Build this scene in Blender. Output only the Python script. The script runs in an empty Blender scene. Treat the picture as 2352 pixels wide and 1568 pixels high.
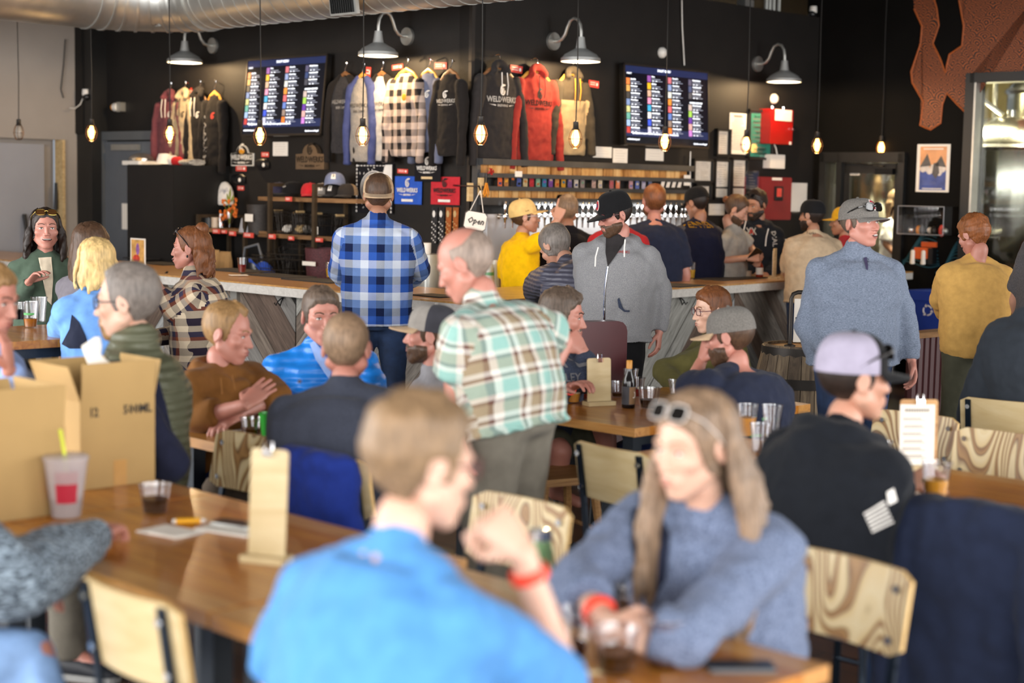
import bpy, bmesh, math, random
import numpy as np
from mathutils import Vector as V, Matrix as M, noise as mnoise
from mathutils.bvhtree import BVHTree
random.seed(7)
PI = math.pi
scn = bpy.context.scene
COL = scn.collection
FPX, CAMH = 3700.0, 1.8
_p, _r = math.atan(354 / FPX), math.radians(1.1)
CF = V((0, math.cos(_p), -math.sin(_p)))
_U0 = V((0, math.sin(_p), math.cos(_p)))
CR = math.cos(_r) * V((1, 0, 0)) + math.sin(_r) * _U0
CU = -math.sin(_r) * V((1, 0, 0)) + math.cos(_r) * _U0
CP = V((0, 0, CAMH))
cam_d = bpy.data.cameras.new('camera')
cam = bpy.data.objects.new('camera', cam_d)
COL.objects.link(cam)
cam.matrix_world = M(((CR.x, CU.x, -CF.x, CP.x), (CR.y, CU.y, -CF.y, CP.y), (CR.z, CU.z, -CF.z, CP.z), (0, 0, 0, 1)))
cam_d.sensor_width = 36
cam_d.lens = FPX / 2352 * 36
cam_d.clip_end = 200
cam_d.dof.use_dof = True
cam_d.dof.focus_distance = 9.7
cam_d.dof.aperture_fstop = 1.6
scn.camera = cam
vs = scn.view_settings
vs.view_transform = 'Standard'
vs.look = 'None'
vs.gamma = 1
vs.use_curve_mapping = False
vs.exposure = 0.5
wd = bpy.data.worlds.new('world')
scn.world = wd
wd.use_nodes = True
wd.node_tree.nodes['Background'].inputs[0].default_value = (.8, .88, 1.0, 1)
wd.node_tree.nodes['Background'].inputs[1].default_value = .3
def area(name, loc, rot, sx, sy, power, col):
 l = bpy.data.lights.new(name, 'AREA')
 l.shape = 'RECTANGLE'
 l.size, l.size_y, l.energy, l.color = sx, sy, power, col
 o = bpy.data.objects.new(name, l)
 o.location, o.rotation_euler = loc, rot
 COL.objects.link(o)
 return o
DAY = (1.0, .985, .97)
for _x in (-5.2, -1.2, 2.8, 6.8):     # daylight in the shopfront windows behind the camera
 area('window_daylight', (_x, -2.92, 2.3), (PI / 2, 0, 0), 3.4, 3.2, 265, DAY)
for _y in (-.6, 3.4, 7.4):            # and in the windows of the side wall on the left
 area('window_daylight', (-7.95, _y, 2.3), (PI / 2, 0, -PI / 2), 3.4, 3.2, 340, DAY)
def ray(x, y):
 return CF * FPX + CR * (x - 1176) - CU * (y - 784)
def at(x, y, Y):
 r = ray(x, y)
 return CP + r * (Y / r.y)
def onz(x, y, z):
 r = ray(x, y)
 return CP + r * ((z - CAMH) / r.z)
def onp(x, y, P, n):
 r = ray(x, y)
 return CP + r * ((P - CP).dot(n) / r.dot(n))
def lin(h):
 if isinstance(h, (tuple, list)):
  return tuple(h) + ((1,) if len(h) == 3 else ())
 c = [int(h[i:i + 2], 16) / 255 for i in (0, 2, 4)]
 return tuple(x / 12.92 if x <= .04045 else ((x + .055) / 1.055) ** 2.4 for x in c) + (1,)
MATS = {}
def N(nt, t, **kw):
 n = nt.nodes.new(t)
 for k, v in kw.items():
  if k.startswith('i_'):
   n.inputs[int(k[2:]) if k[2:].isdigit() else k[2:].replace('_', ' ')].default_value = v
  else:
   setattr(n, k, v)
 return n
def ramp(nt, stops, interp='LINEAR'):
 n = nt.nodes.new('ShaderNodeValToRGB')
 cr = n.color_ramp
 cr.interpolation = interp
 while len(cr.elements) < len(stops):
  cr.elements.new(.5)
 for e, (p, c) in zip(cr.elements, stops):
  e.position = p
  e.color = lin(c)
 return n
def newmat(name):
 m = bpy.data.materials.new(name)
 m.use_nodes = True
 nt = m.node_tree
 b = nt.nodes['Principled BSDF']
 MATS[name] = m
 return m, nt, b
def mat(name, col, rough=.6, metal=0, var=.12, vs=6., bump=0, bs=60., emit=0, sheen=0, spec=.5, coat=0, stretch=None, ecol=None, alpha=1):
 """plain procedural material: colour broken up by noise, optional fine bump"""
 if name in MATS:
  return MATS[name]
 m, nt, b = newmat(name)
 L = nt.links.new
 c = lin(col)
 tc = N(nt, 'ShaderNodeTexCoord')
 src = tc.outputs['Object']
 if stretch:
  mp = N(nt, 'ShaderNodeMapping')
  mp.inputs['Scale'].default_value = stretch
  L(src, mp.inputs[0])
  src = mp.outputs[0]
 nz = N(nt, 'ShaderNodeTexNoise')
 nz.inputs['Scale'].default_value = vs
 nz.inputs['Detail'].default_value = 4
 L(src, nz.inputs['Vector'])
 lo = tuple(x * (1 - var) for x in c[:3])
 hi = tuple(min(1, x * (1 + var)) for x in c[:3])
 rp = ramp(nt, [(.3, lo), (.7, hi)])
 L(nz.outputs[0], rp.inputs[0])
 L(rp.outputs[0], b.inputs['Base Color'])
 b.inputs['Roughness'].default_value = rough
 b.inputs['Metallic'].default_value = metal
 b.inputs['Specular IOR Level'].default_value = spec
 b.inputs['Coat Weight'].default_value = coat
 if sheen:
  b.inputs['Sheen Weight'].default_value = sheen
 if emit:
  b.inputs['Emission Color'].default_value = lin(ecol or col)
  b.inputs['Emission Strength'].default_value = emit
 if bump:
  n2 = N(nt, 'ShaderNodeTexNoise')
  n2.inputs['Scale'].default_value = bs
  n2.inputs['Detail'].default_value = 3
  L(src, n2.inputs['Vector'])
  bp = N(nt, 'ShaderNodeBump')
  bp.inputs['Strength'].default_value = bump
  bp.inputs['Distance'].default_value = .004
  L(n2.outputs[0], bp.inputs['Height'])
  L(bp.outputs[0], b.inputs['Normal'])
 if alpha < 1:
  b.inputs['Alpha'].default_value = alpha
 return m
def wood(name, cols, rough=.4, scale=(1.2, 14, 14), dist=2.2, coat=0, bump=.1):
 """long-grained wood: stretched, distorted noise; grain runs along local X"""
 if name in MATS:
  return MATS[name]
 m, nt, b = newmat(name)
 L = nt.links.new
 tc = N(nt, 'ShaderNodeTexCoord')
 oi = N(nt, 'ShaderNodeObjectInfo')
 ad = N(nt, 'ShaderNodeVectorMath', operation='ADD')
 ml = N(nt, 'ShaderNodeMath', operation='MULTIPLY', i_1=37.)
 L(oi.outputs['Random'], ml.inputs[0])
 L(tc.outputs['Object'], ad.inputs[0])
 L(ml.outputs[0], ad.inputs[1])
 mp = N(nt, 'ShaderNodeMapping')
 mp.inputs['Scale'].default_value = scale
 L(ad.outputs[0], mp.inputs[0])
 nz = N(nt, 'ShaderNodeTexNoise')
 nz.inputs['Scale'].default_value = 1.6
 nz.inputs['Detail'].default_value = 6
 nz.inputs['Distortion'].default_value = dist
 L(mp.outputs[0], nz.inputs['Vector'])
 k = len(cols) - 1
 rp = ramp(nt, [(.28 + .44 * i / k, c) for i, c in enumerate(cols)])
 L(nz.outputs[0], rp.inputs[0])
 L(rp.outputs[0], b.inputs['Base Color'])
 b.inputs['Roughness'].default_value = rough
 b.inputs['Coat Weight'].default_value = coat
 b.inputs['Coat Roughness'].default_value = .12
 bp = N(nt, 'ShaderNodeBump')
 bp.inputs['Strength'].default_value = bump
 bp.inputs['Distance'].default_value = .003
 L(nz.outputs[0], bp.inputs['Height'])
 L(bp.outputs[0], b.inputs['Normal'])
 return m
def zebra(name):
 """laminated plywood face with broad contour bands"""
 if name in MATS:
  return MATS[name]
 m, nt, b = newmat(name)
 L = nt.links.new
 tc = N(nt, 'ShaderNodeTexCoord')
 oi = N(nt, 'ShaderNodeObjectInfo')
 ml = N(nt, 'ShaderNodeMath', operation='MULTIPLY', i_1=9.)
 L(oi.outputs['Random'], ml.inputs[0])
 cb = N(nt, 'ShaderNodeCombineXYZ')
 L(ml.outputs[0], cb.inputs[1])
 mp = N(nt, 'ShaderNodeMapping')
 mp.inputs['Scale'].default_value = (1.0, .2, .34)
 L(tc.outputs['Object'], mp.inputs[0])
 ad = N(nt, 'ShaderNodeVectorMath', operation='ADD')
 L(mp.outputs[0], ad.inputs[0])
 L(cb.outputs[0], ad.inputs[1])
 nz = N(nt, 'ShaderNodeTexNoise')
 nz.inputs['Scale'].default_value = 7
 nz.inputs['Detail'].default_value = 0
 nz.inputs['Distortion'].default_value = .4
 L(ad.outputs[0], nz.inputs['Vector'])
 fr = N(nt, 'ShaderNodeMath', operation='MULTIPLY', i_1=14.)
 L(nz.outputs[0], fr.inputs[0])
 f2 = N(nt, 'ShaderNodeMath', operation='FRACT')
 L(fr.outputs[0], f2.inputs[0])
 rp = ramp(nt, [(0, 'cdbb94'), (.4, 'c2a878'), (.5, '74502a'), (.75, '9c7546'), (.8, '664422'), (.9, 'c8b388')])
 L(f2.outputs[0], rp.inputs[0])
 L(rp.outputs[0], b.inputs['Base Color'])
 b.inputs['Roughness'].default_value = .38
 return m
def plaid(name, us, vsx, size, mode='avg', rough=.85):
 """woven check: us / vsx are lists of (fraction, colour) stripes along the cloth's two thread directions"""
 if name in MATS:
  return MATS[name]
 m, nt, b = newmat(name)
 L = nt.links.new
 uv = N(nt, 'ShaderNodeUVMap', uv_map='UVMap')
 sp = N(nt, 'ShaderNodeSeparateXYZ')
 L(uv.outputs[0], sp.inputs[0])
 outs = []
 for ax, st in ((0, us), (1, vsx)):
  d = N(nt, 'ShaderNodeMath', operation='DIVIDE', i_1=size)
  L(sp.outputs[ax], d.inputs[0])
  f = N(nt, 'ShaderNodeMath', operation='FRACT')
  L(d.outputs[0], f.inputs[0])
  r = ramp(nt, st, 'CONSTANT')
  L(f.outputs[0], r.inputs[0])
  outs.append(r)
 mx = N(nt, 'ShaderNodeMix', data_type='RGBA', blend_type='MIX' if mode == 'avg' else 'MULTIPLY')
 mx.inputs[0].default_value = .5 if mode == 'avg' else 1
 L(outs[0].outputs[0], mx.inputs[6])
 L(outs[1].outputs[0], mx.inputs[7])
 nz = N(nt, 'ShaderNodeTexNoise')
 nz.inputs['Scale'].default_value = 300
 mm = N(nt, 'ShaderNodeMix', data_type='RGBA', blend_type='OVERLAY')
 mm.inputs[0].default_value = .25
 L(mx.outputs[2], mm.inputs[6])
 L(nz.outputs[0], mm.inputs[7])
 L(mm.outputs[2], b.inputs['Base Color'])
 b.inputs['Roughness'].default_value = rough
 b.inputs['Specular IOR Level'].default_value = .15
 b.inputs['Sheen Weight'].default_value = .04
 return wrinkle(m)
def heather(name, c0, c1, scale=120, stretch=(1, 1, 1), bump=.15, rough=.9, thr=(.38, .62)):
 """melange knit: two yarn colours mixed by fine stretched noise"""
 if name in MATS:
  return MATS[name]
 m, nt, b = newmat(name)
 L = nt.links.new
 tc = N(nt, 'ShaderNodeTexCoord')
 mp = N(nt, 'ShaderNodeMapping')
 mp.inputs['Scale'].default_value = stretch
 L(tc.outputs['Object'], mp.inputs[0])
 nz = N(nt, 'ShaderNodeTexNoise')
 nz.inputs['Scale'].default_value = scale
 nz.inputs['Detail'].default_value = 4
 L(mp.outputs[0], nz.inputs['Vector'])
 rp = ramp(nt, [(thr[0], c0), (thr[1], c1)])
 L(nz.outputs[0], rp.inputs[0])
 L(rp.outputs[0], b.inputs['Base Color'])
 b.inputs['Roughness'].default_value = rough
 b.inputs['Specular IOR Level'].default_value = .2
 b.inputs['Sheen Weight'].default_value = .05
 bp = N(nt, 'ShaderNodeBump')
 bp.inputs['Strength'].default_value = bump
 bp.inputs['Distance'].default_value = .003
 L(nz.outputs[0], bp.inputs['Height'])
 L(bp.outputs[0], b.inputs['Normal'])
 return wrinkle(m)
def wrinkle(m, s=.45, scale=6.5):
 """soft creases of worn cloth, added over the weave"""
 nt = m.node_tree
 L = nt.links.new
 b = nt.nodes['Principled BSDF']
 tc = N(nt, 'ShaderNodeTexCoord')
 mp = N(nt, 'ShaderNodeMapping')
 mp.inputs['Scale'].default_value = (1, 1, .6)
 L(tc.outputs['Object'], mp.inputs[0])
 nz = N(nt, 'ShaderNodeTexNoise')
 nz.noise_type = 'RIDGED_MULTIFRACTAL'
 nz.inputs['Scale'].default_value = scale
 nz.inputs['Detail'].default_value = 2
 nz.inputs['Distortion'].default_value = .8
 L(mp.outputs[0], nz.inputs['Vector'])
 bp = N(nt, 'ShaderNodeBump')
 bp.inputs['Strength'].default_value = s
 bp.inputs['Distance'].default_value = .02
 L(nz.outputs[0], bp.inputs['Height'])
 if b.inputs['Normal'].links:
  L(b.inputs['Normal'].links[0].from_socket, bp.inputs['Normal'])
 L(bp.outputs[0], b.inputs['Normal'])
 return m
def cloth(name, col, var=.1, rough=.9):
 if name in MATS:
  return MATS[name]
 return wrinkle(mat(name, col, rough=rough, var=var, vs=25, bump=.25, bs=260, sheen=.05, spec=.15))
def quilt(name, col, bands=38., rough=.5, zz=1.0):
 """puffed synthetic cloth: horizontal stitched channels as bump"""
 if name in MATS:
  return MATS[name]
 m, nt, b = newmat(name)
 L = nt.links.new
 tc = N(nt, 'ShaderNodeTexCoord')
 wv = N(nt, 'ShaderNodeTexWave', bands_direction='Z', wave_type='BANDS')
 wv.inputs['Scale'].default_value = bands / 6.28 * zz
 wv.inputs['Distortion'].default_value = 1.2
 wv.inputs['Detail'].default_value = 1
 L(tc.outputs['Object'], wv.inputs['Vector'])
 nz = N(nt, 'ShaderNodeTexNoise')
 nz.inputs['Scale'].default_value = 30
 L(tc.outputs['Object'], nz.inputs['Vector'])
 ad = N(nt, 'ShaderNodeMath', operation='MULTIPLY_ADD', i_1=.35)
 L(nz.outputs[0], ad.inputs[0])
 L(wv.outputs[0], ad.inputs[2])
 bp = N(nt, 'ShaderNodeBump')
 bp.inputs['Strength'].default_value = .55
 bp.inputs['Distance'].default_value = .012
 L(ad.outputs[0], bp.inputs['Height'])
 L(bp.outputs[0], b.inputs['Normal'])
 b.inputs['Base Color'].default_value = lin(col)
 b.inputs['Roughness'].default_value = rough
 return m
def glassmat(name, col=(1, 1, 1), rough=.03, ior=1.3, mixt=.75):
 """thin clear plastic or glass: mostly see-through with a glossy film"""
 if name in MATS:
  return MATS[name]
 m, nt, b = newmat(name)
 L = nt.links.new
 nt.nodes.remove(b)
 out = nt.nodes['Material Output']
 tr = N(nt, 'ShaderNodeBsdfTransparent')
 tr.inputs[0].default_value = lin(col)
 gl = N(nt, 'ShaderNodeBsdfGlossy')
 gl.inputs['Roughness'].default_value = rough
 fr = N(nt, 'ShaderNodeLayerWeight')
 pw = N(nt, 'ShaderNodeMath', operation='POWER', i_1=4.)
 L(fr.outputs['Facing'], pw.inputs[0])
 md = N(nt, 'ShaderNodeMath', operation='MULTIPLY_ADD', i_1=.75, i_2=max(.03, (1 - mixt) * .8))
 md.use_clamp = True
 L(pw.outputs[0], md.inputs[0])
 mx = N(nt, 'ShaderNodeMixShader')
 L(md.outputs[0], mx.inputs[0])
 L(tr.outputs[0], mx.inputs[1])
 L(gl.outputs[0], mx.inputs[2])
 L(mx.outputs[0], out.inputs[0])
 return m
class MB:
 def __init__(s):
  s.v, s.f, s.m = [], [], []
 def add(s, vs, fs, mi=0):
  o = len(s.v)
  s.v += [tuple(p) for p in vs]
  s.f += [tuple(i + o for i in f) for f in fs]
  s.m += [mi] * len(fs)
  return s
 def box(s, c, d, rz=0, mi=0, rx=0, ry=0):
  c = V(c)
  R = M.Rotation(rz, 3, 'Z') @ M.Rotation(ry, 3, 'Y') @ M.Rotation(rx, 3, 'X')
  vs = [c + R @ V((sx * d[0] / 2, sy * d[1] / 2, sz * d[2] / 2)) for sz in (-1, 1) for sy in (-1, 1) for sx in (-1, 1)]
  return s.add(vs, [(0, 2, 3, 1), (4, 5, 7, 6), (0, 1, 5, 4), (2, 6, 7, 3), (0, 4, 6, 2), (1, 3, 7, 5)], mi)
 def rbox(s, c, d, r, rz=0, mi=0, seg=3, axis='Z'):
  """box with rounded corners about one axis"""
  a = {'Z': (0, 1, 2), 'Y': (0, 2, 1), 'X': (1, 2, 0)}[axis]
  pts = []
  for k, (sx, sy) in enumerate(((1, 1), (-1, 1), (-1, -1), (1, -1))):
   for j in range(seg + 1):
    t = PI / 2 * (k + j / seg)
    pts.append((sx * (d[a[0]] / 2 - r) + r * math.cos(t), sy * (d[a[1]] / 2 - r) + r * math.sin(t)))
  R = M.Rotation(rz, 3, 'Z')
  vs = []
  for h in (-.5, .5):
   for p in pts:
    q = [0, 0, 0]
    q[a[0]], q[a[1]], q[a[2]] = p[0], p[1], h * d[a[2]]
    vs.append(V(c) + R @ V(q))
  n = len(pts)
  fs = [tuple(range(n - 1, -1, -1)), tuple(range(n, 2 * n))] + [(i, (i + 1) % n, n + (i + 1) % n, n + i) for i in range(n)]
  return s.add(vs, fs, mi)
 def tube(s, path, r, n=8, mi=0, cap=True, flat=1.0):
  path = [V(p) for p in path]
  rs = r if isinstance(r, (list, tuple)) else [r] * len(path)
  vs, fs = [], []
  up = V((0, 0, 1))
  for i, p in enumerate(path):
   t = (path[min(i + 1, len(path) - 1)] - path[max(i - 1, 0)])
   t = t.normalized() if t.length > 1e-9 else V((0, 0, 1))
   a = up - t * up.dot(t)
   if a.length < .05:
    a = V((1, 0, 0)) - t * t.x
   a.normalize()
   b = t.cross(a)
   up = a
   for k in range(n):
    w = 2 * PI * k / n
    vs.append(p + (a * math.cos(w) + b * math.sin(w) * flat) * rs[i])
  for i in range(len(path) - 1):
   for k in range(n):
    fs.append((i * n + k, i * n + (k + 1) % n, (i + 1) * n + (k + 1) % n, (i + 1) * n + k))
  if cap:
   fs.append(tuple(range(n - 1, -1, -1)))
   fs.append(tuple(range((len(path) - 1) * n, len(path) * n)))
  return s.add(vs, fs, mi)
 def cyl(s, c, r, h, n=20, mi=0, r2=None):
  c = V(c)
  return s.tube([c, c + V((0, 0, h))], [r, r if r2 is None else r2], n, mi)
 def lathe(s, prof, c=(0, 0, 0), n=20, mi=0, sx=1, sy=1, closed=True):
  c = V(c)
  vs = [c + V((r * math.cos(2 * PI * k / n) * sx, r * math.sin(2 * PI * k / n) * sy, z)) for r, z in prof for k in range(n)]
  fs = [(i * n + k, i * n + (k + 1) % n, (i + 1) * n + (k + 1) % n, (i + 1) * n + k) for i in range(len(prof) - 1) for k in range(n)]
  if closed:
   fs.append(tuple(range(n - 1, -1, -1)))
   fs.append(tuple(range((len(prof) - 1) * n, len(prof) * n)))
  return s.add(vs, fs, mi)
 def caps(s, p0, p1, r0, r1, n=12, mi=0):
  """tapered capsule"""
  p0, p1 = V(p0), V(p1)
  d = p1 - p0
  t = d.normalized() if d.length > 1e-6 else V((0, 0, 1))
  pa, ra = [], []
  for a in (88, 60, 30):
   a = math.radians(a)
   pa.append(p0 - t * r0 * math.sin(a)); ra.append(r0 * math.cos(a))
  pa += [p0, p1]; ra += [r0, r1]
  for a in (30, 60, 88):
   a = math.radians(a)
   pa.append(p1 + t * r1 * math.sin(a)); ra.append(r1 * math.cos(a))
  return s.tube(pa, ra, n, mi)
 def ell(s, c, r, n=14, mi=0, R=None):
  c = V(c)
  m = n // 2
  vs = [V((0, 0, -r[2]))]
  for i in range(1, m):
   a = -PI / 2 + PI * i / m
   for k in range(n):
    w = 2 * PI * k / n
    vs.append(V((r[0] * math.cos(a) * math.cos(w), r[1] * math.cos(a) * math.sin(w), r[2] * math.sin(a))))
  vs.append(V((0, 0, r[2])))
  if R is not None:
   vs = [R @ p for p in vs]
  fs = [(0, 1 + (k + 1) % n, 1 + k) for k in range(n)]
  for i in range(m - 2):
   for k in range(n):
    fs.append((1 + i * n + k, 1 + i * n + (k + 1) % n, 1 + (i + 1) * n + (k + 1) % n, 1 + (i + 1) * n + k))
  o = 1 + (m - 2) * n
  fs += [(o + k, o + (k + 1) % n, o + n) for k in range(n)]
  return s.add([c + p for p in vs], fs, mi)
 def loft(s, rings, n=20, mi=0):
  """rings: (centre, x axis, y axis, a, b)"""
  vs = []
  for c, x, y, a, b in rings:
   for k in range(n):
    w = 2 * PI * k / n
    vs.append(V(c) + x * (a * math.cos(w)) + y * (b * math.sin(w)))
  m = len(rings)
  fs = [(i * n + k, i * n + (k + 1) % n, (i + 1) * n + (k + 1) % n, (i + 1) * n + k) for i in range(m - 1) for k in range(n)]
  fs += [tuple(range(n - 1, -1, -1)), tuple(range((m - 1) * n, m * n))]
  return s.add(vs, fs, mi)
 def prism(s, poly, y0, y1, mi=0, plane='XZ'):
  """polygon in the XZ plane (or XY) extruded between y0 and y1"""
  n = len(poly)
  if plane == 'XZ':
   vs = [(x, y0, z) for x, z in poly] + [(x, y1, z) for x, z in poly]
  else:
   vs = [(x, z, y0) for x, z in poly] + [(x, z, y1) for x, z in poly]
  return s.add(vs, [tuple(range(n)), tuple(range(2 * n - 1, n - 1, -1))] + [(i, n + i, n + (i + 1) % n, (i + 1) % n) for i in range(n)], mi)
 def mesh(s, name='m', smooth=False, ang=None):
  me = bpy.data.meshes.new(name)
  me.from_pydata(s.v, [], s.f)
  me.polygons.foreach_set('material_index', s.m)
  bm = bmesh.new()
  bm.from_mesh(me)
  bmesh.ops.recalc_face_normals(bm, faces=bm.faces)
  bm.to_mesh(me)
  bm.free()
  if smooth:
   me.polygons.foreach_set('use_smooth', [True] * len(me.polygons))
   try:
    me.set_sharp_from_angle(angle=math.radians(ang or 40))
   except Exception:
    pass
  me.update()
  return me
 def obj(s, name, mats, parent=None, smooth=False, loc=None, rz=None, ang=None, kind=None, label=None):
  return mkobj(name, s.mesh(name, smooth, ang), mats, parent, loc, rz, kind, label)
def mkobj(name, me, mats, parent=None, loc=None, rz=None, kind=None, label=None):
 o = bpy.data.objects.new(name, me)
 if mats is not None:
  for m in (mats if isinstance(mats, (list, tuple)) else [mats]):
   me.materials.append(MATS[m] if isinstance(m, str) else m)
 COL.objects.link(o)
 if parent:
  o.parent = parent
 if loc is not None:
  o.location = loc
 if rz is not None:
  o.rotation_euler[2] = rz
 if kind:
  o['kind'] = kind
 if label:
  o['label'] = label
 return o
def tag(o, label, cat, group=None):
 o['label'], o['category'] = label, cat
 if group:
  o['group'] = group
 return o
def thing(name, label, cat, loc=(0, 0, 0), rz=0, group=None):
 o = bpy.data.objects.new(name, None)
 o.empty_display_size = .1
 COL.objects.link(o)
 o.location = loc
 o.rotation_euler = (0, 0, rz)
 return tag(o, label, cat, group)
def copy_tree(o, parent=None):
 c = o.copy()
 COL.objects.link(c)
 c.parent = parent
 for ch in list(o.children):
  copy_tree(ch, c)
 return c
def text_mesh(body, size, ext=.0008, align='CENTER', sx=1, shear=0, bold=0):
 cu = bpy.data.curves.new('txt', 'FONT')
 cu.body, cu.size, cu.extrude, cu.align_x, cu.align_y = body, size, ext, align, 'CENTER'
 cu.resolution_u = 1
 cu.shear = shear
 cu.offset = bold
 o = bpy.data.objects.new('txt', cu)
 me = bpy.data.meshes.new_from_object(o)
 bpy.data.objects.remove(o)
 bpy.data.curves.remove(cu)
 co = np.empty(len(me.vertices) * 3)
 me.vertices.foreach_get('co', co)
 co = co.reshape(-1, 3)
 fs = [tuple(p.vertices) for p in me.polygons]
 bpy.data.meshes.remove(me)
 return [(p[0] * sx, -p[2], p[1]) for p in co], fs
def put_text(mb, body, size, pos, mi=0, align='CENTER', sx=1, shear=0, bold=0, rot=0, ext=.0008):
 vs, fs = text_mesh(body, size, ext, align, sx, shear, bold)
 c, s_ = math.cos(rot), math.sin(rot)
 mb.add([(pos[0] + x * c - z * s_, pos[1] + y, pos[2] + x * s_ + z * c) for x, y, z in vs], fs, mi)
def clip_poly(poly, x0, x1, z0, z1):
 def cut(p, ins, inter):
  out = []
  for i in range(len(p)):
   a, b = p[i], p[(i + 1) % len(p)]
   if ins(a):
    out.append(a)
    if not ins(b):
     out.append(inter(a, b))
   elif ins(b):
    out.append(inter(a, b))
  return out
 for ax, val, sg in ((0, x0, 1), (0, x1, -1), (1, z0, 1), (1, z1, -1)):
  if not poly:
   return poly
  poly = cut(poly, lambda a: sg * (a[ax] - val) >= 0,
     lambda a, b: tuple(a[i] + (b[i] - a[i]) * (val - a[ax]) / (b[ax] - a[ax]) for i in (0, 1)))
 return poly
# ================================================================== walls as planes
S2 = math.sqrt(.5)
class Wall:
 def __init__(s, o, rz):
  s.o, s.rz = V((o[0], o[1], 0)), rz
  s.x = V((math.cos(rz), math.sin(rz), 0))      # to the right, seen from the room
  s.n = V((-math.sin(rz), math.cos(rz), 0))     # into the wall
 def pt(s, px, py, off=0):
  return onp(px, py, s.o - s.n * off, s.n)
 def uz(s, px, py, off=0):
  p = s.pt(px, py, off)
  return (p - s.o).dot(s.x), p.z
 def at(s, u, z, off=0):
  return s.o + s.x * u - s.n * off + V((0, 0, z))
 def rect(s, x0, y0, x1, y1, off=0):
  cx, cy = (x0 + x1) / 2, (y0 + y1) / 2
  return (s.pt(cx, cy, off), s.uz(x1, cy, off)[0] - s.uz(x0, cy, off)[0], s.uz(cx, y0, off)[1] - s.uz(cx, y1, off)[1])
 def thing(s, name, label, cat, px, py, off=0, group=None):
  return thing(name, label, cat, s.pt(px, py, off), s.rz, group)
CX, CY = -.37, 13.2
LW = Wall((CX, CY), -PI / 4)
RW = Wall((CX, CY), PI / 4)
DX, DY = CX + 4.86 * S2, CY + 4.86 * S2
MW = Wall((DX, DY), -PI / 4)
_uE = LW.uz(211, 300)[0]
WW = Wall(LW.at(_uE, 0)[:2], PI / 4)
BC = V((-.32, 10.27, 0))
BL = Wall(BC[:2], -PI / 4)                    # left bar front (counter edge)
BR = Wall(BC[:2], math.radians(52.1))         # right bar front
mat('black_paint', '161311', rough=.65, var=.25, vs=3, bump=.35, bs=90, spec=.35)  # warm tint puts the brown lamp light of the bar walls into the colour
mat('black_paint_shaded', '080706', rough=.75, var=.25, vs=3, bump=.3, bs=90, spec=.12)  # same black paint, shade put into its colour for the wall far from the lamps
mat('black_trim', '141414', rough=.45)
mat('white_paint', '9f978f', rough=.85, var=.06, vs=2, bump=.15, bs=60)
mat('white_panel', '97989e', rough=.7, var=.05, vs=2)
mat('ceiling_dark', '2a211b', rough=.9, var=.3, vs=2)
wood('joist_wood', ['2c1c12', '4a3020', '5d4028'], rough=.8, scale=(.6, 8, 8))
mat('galv', 'b9bab6', rough=.4, metal=.85, var=.14, vs=5, bump=.06, bs=20)
mat('steel', 'c9c6bf', rough=.22, metal=1, var=.06)
mat('chrome', 'e4e4e6', rough=.08, metal=1, var=.02)
mat('dark_metal', '3a3633', rough=.45, metal=.7, var=.15)
mat('black_metal', '17181a', rough=.4, metal=.6, var=.1)
mat('grey_door', '5d6167', rough=.6, var=.05)
mat('grey_frame', '53575b', rough=.5, var=.05)
wood('pine_trim', ['a98b5f', 'c4a878', 'd3ba8c'], rough=.6)
mat('white_plastic', 'd9d7d2', rough=.4, var=.03)
mat('black_plastic', '101012', rough=.3, var=.05)
mat('rubber_mat', '1d1a19', rough=.75, var=.2, bump=.2, bs=300)
mat('paper', 'e6e0d6', rough=.8, var=.03)
mat('ink', '2c2a28', rough=.8)
mat('ink_soft', '8b8378', rough=.8)
mat('red_card', 'd2483c', rough=.55, var=.12, vs=30)
mat('pane', 'ffffff', rough=.05)
glassmat('window_glass', (.93, .95, .95), mixt=.95)
glassmat('clear_plastic', (.97, .97, .97), mixt=.93)
def floor_mat():
 m, nt, b = newmat('floor_boards')
 L = nt.links.new
 tc = N(nt, 'ShaderNodeTexCoord')
 mp = N(nt, 'ShaderNodeMapping')
 mp.inputs['Rotation'].default_value = (0, 0, PI / 4)
 L(tc.outputs['Object'], mp.inputs[0])
 br = N(nt, 'ShaderNodeTexBrick')
 br.inputs['Color1'].default_value = lin('4b2f1d')
 br.inputs['Color2'].default_value = lin('37200f')
 br.inputs['Mortar'].default_value = lin('120b07')
 br.inputs['Scale'].default_value = 1
 br.inputs['Brick Width'].default_value = 1.4
 br.inputs['Row Height'].default_value = .16
 br.inputs['Mortar Size'].default_value = .004
 L(mp.outputs[0], br.inputs[0])
 nz = N(nt, 'ShaderNodeTexNoise')
 nz.inputs['Scale'].default_value = 5
 nz.inputs['Detail'].default_value = 5
 L(mp.outputs[0], nz.inputs[0])
 mx = N(nt, 'ShaderNodeMix', data_type='RGBA', blend_type='OVERLAY')
 mx.inputs[0].default_value = .5
 L(br.outputs[0], mx.inputs[6])
 L(nz.outputs[0], mx.inputs[7])
 L(mx.outputs[2], b.inputs['Base Color'])
 b.inputs['Roughness'].default_value = .38
floor_mat()
def struct(o):
 o['kind'] = 'structure'
 return o
struct(MB().box((0, 8, -.05), (24, 34, .1)).obj('floor', 'floor_boards'))
CZ = 4.5
struct(MB().box((0, 6, CZ + .05), (24, 30, .1)).obj('ceiling', 'ceiling_dark'))
WT = 3.58                                     # top of the black walls
def wall_piece(mb, W, u0, u1, z0, z1, t=.15, front=0):
 c = W.at((u0 + u1) / 2, (z0 + z1) / 2, -t / 2 + front)
 mb.box(c, (u1 - u0, t, z1 - z0), W.rz)
mb = MB(); wall_piece(mb, LW, _uE, 0, 0, WT); struct(mb.obj('wall_back_left', 'black_paint'))
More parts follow.
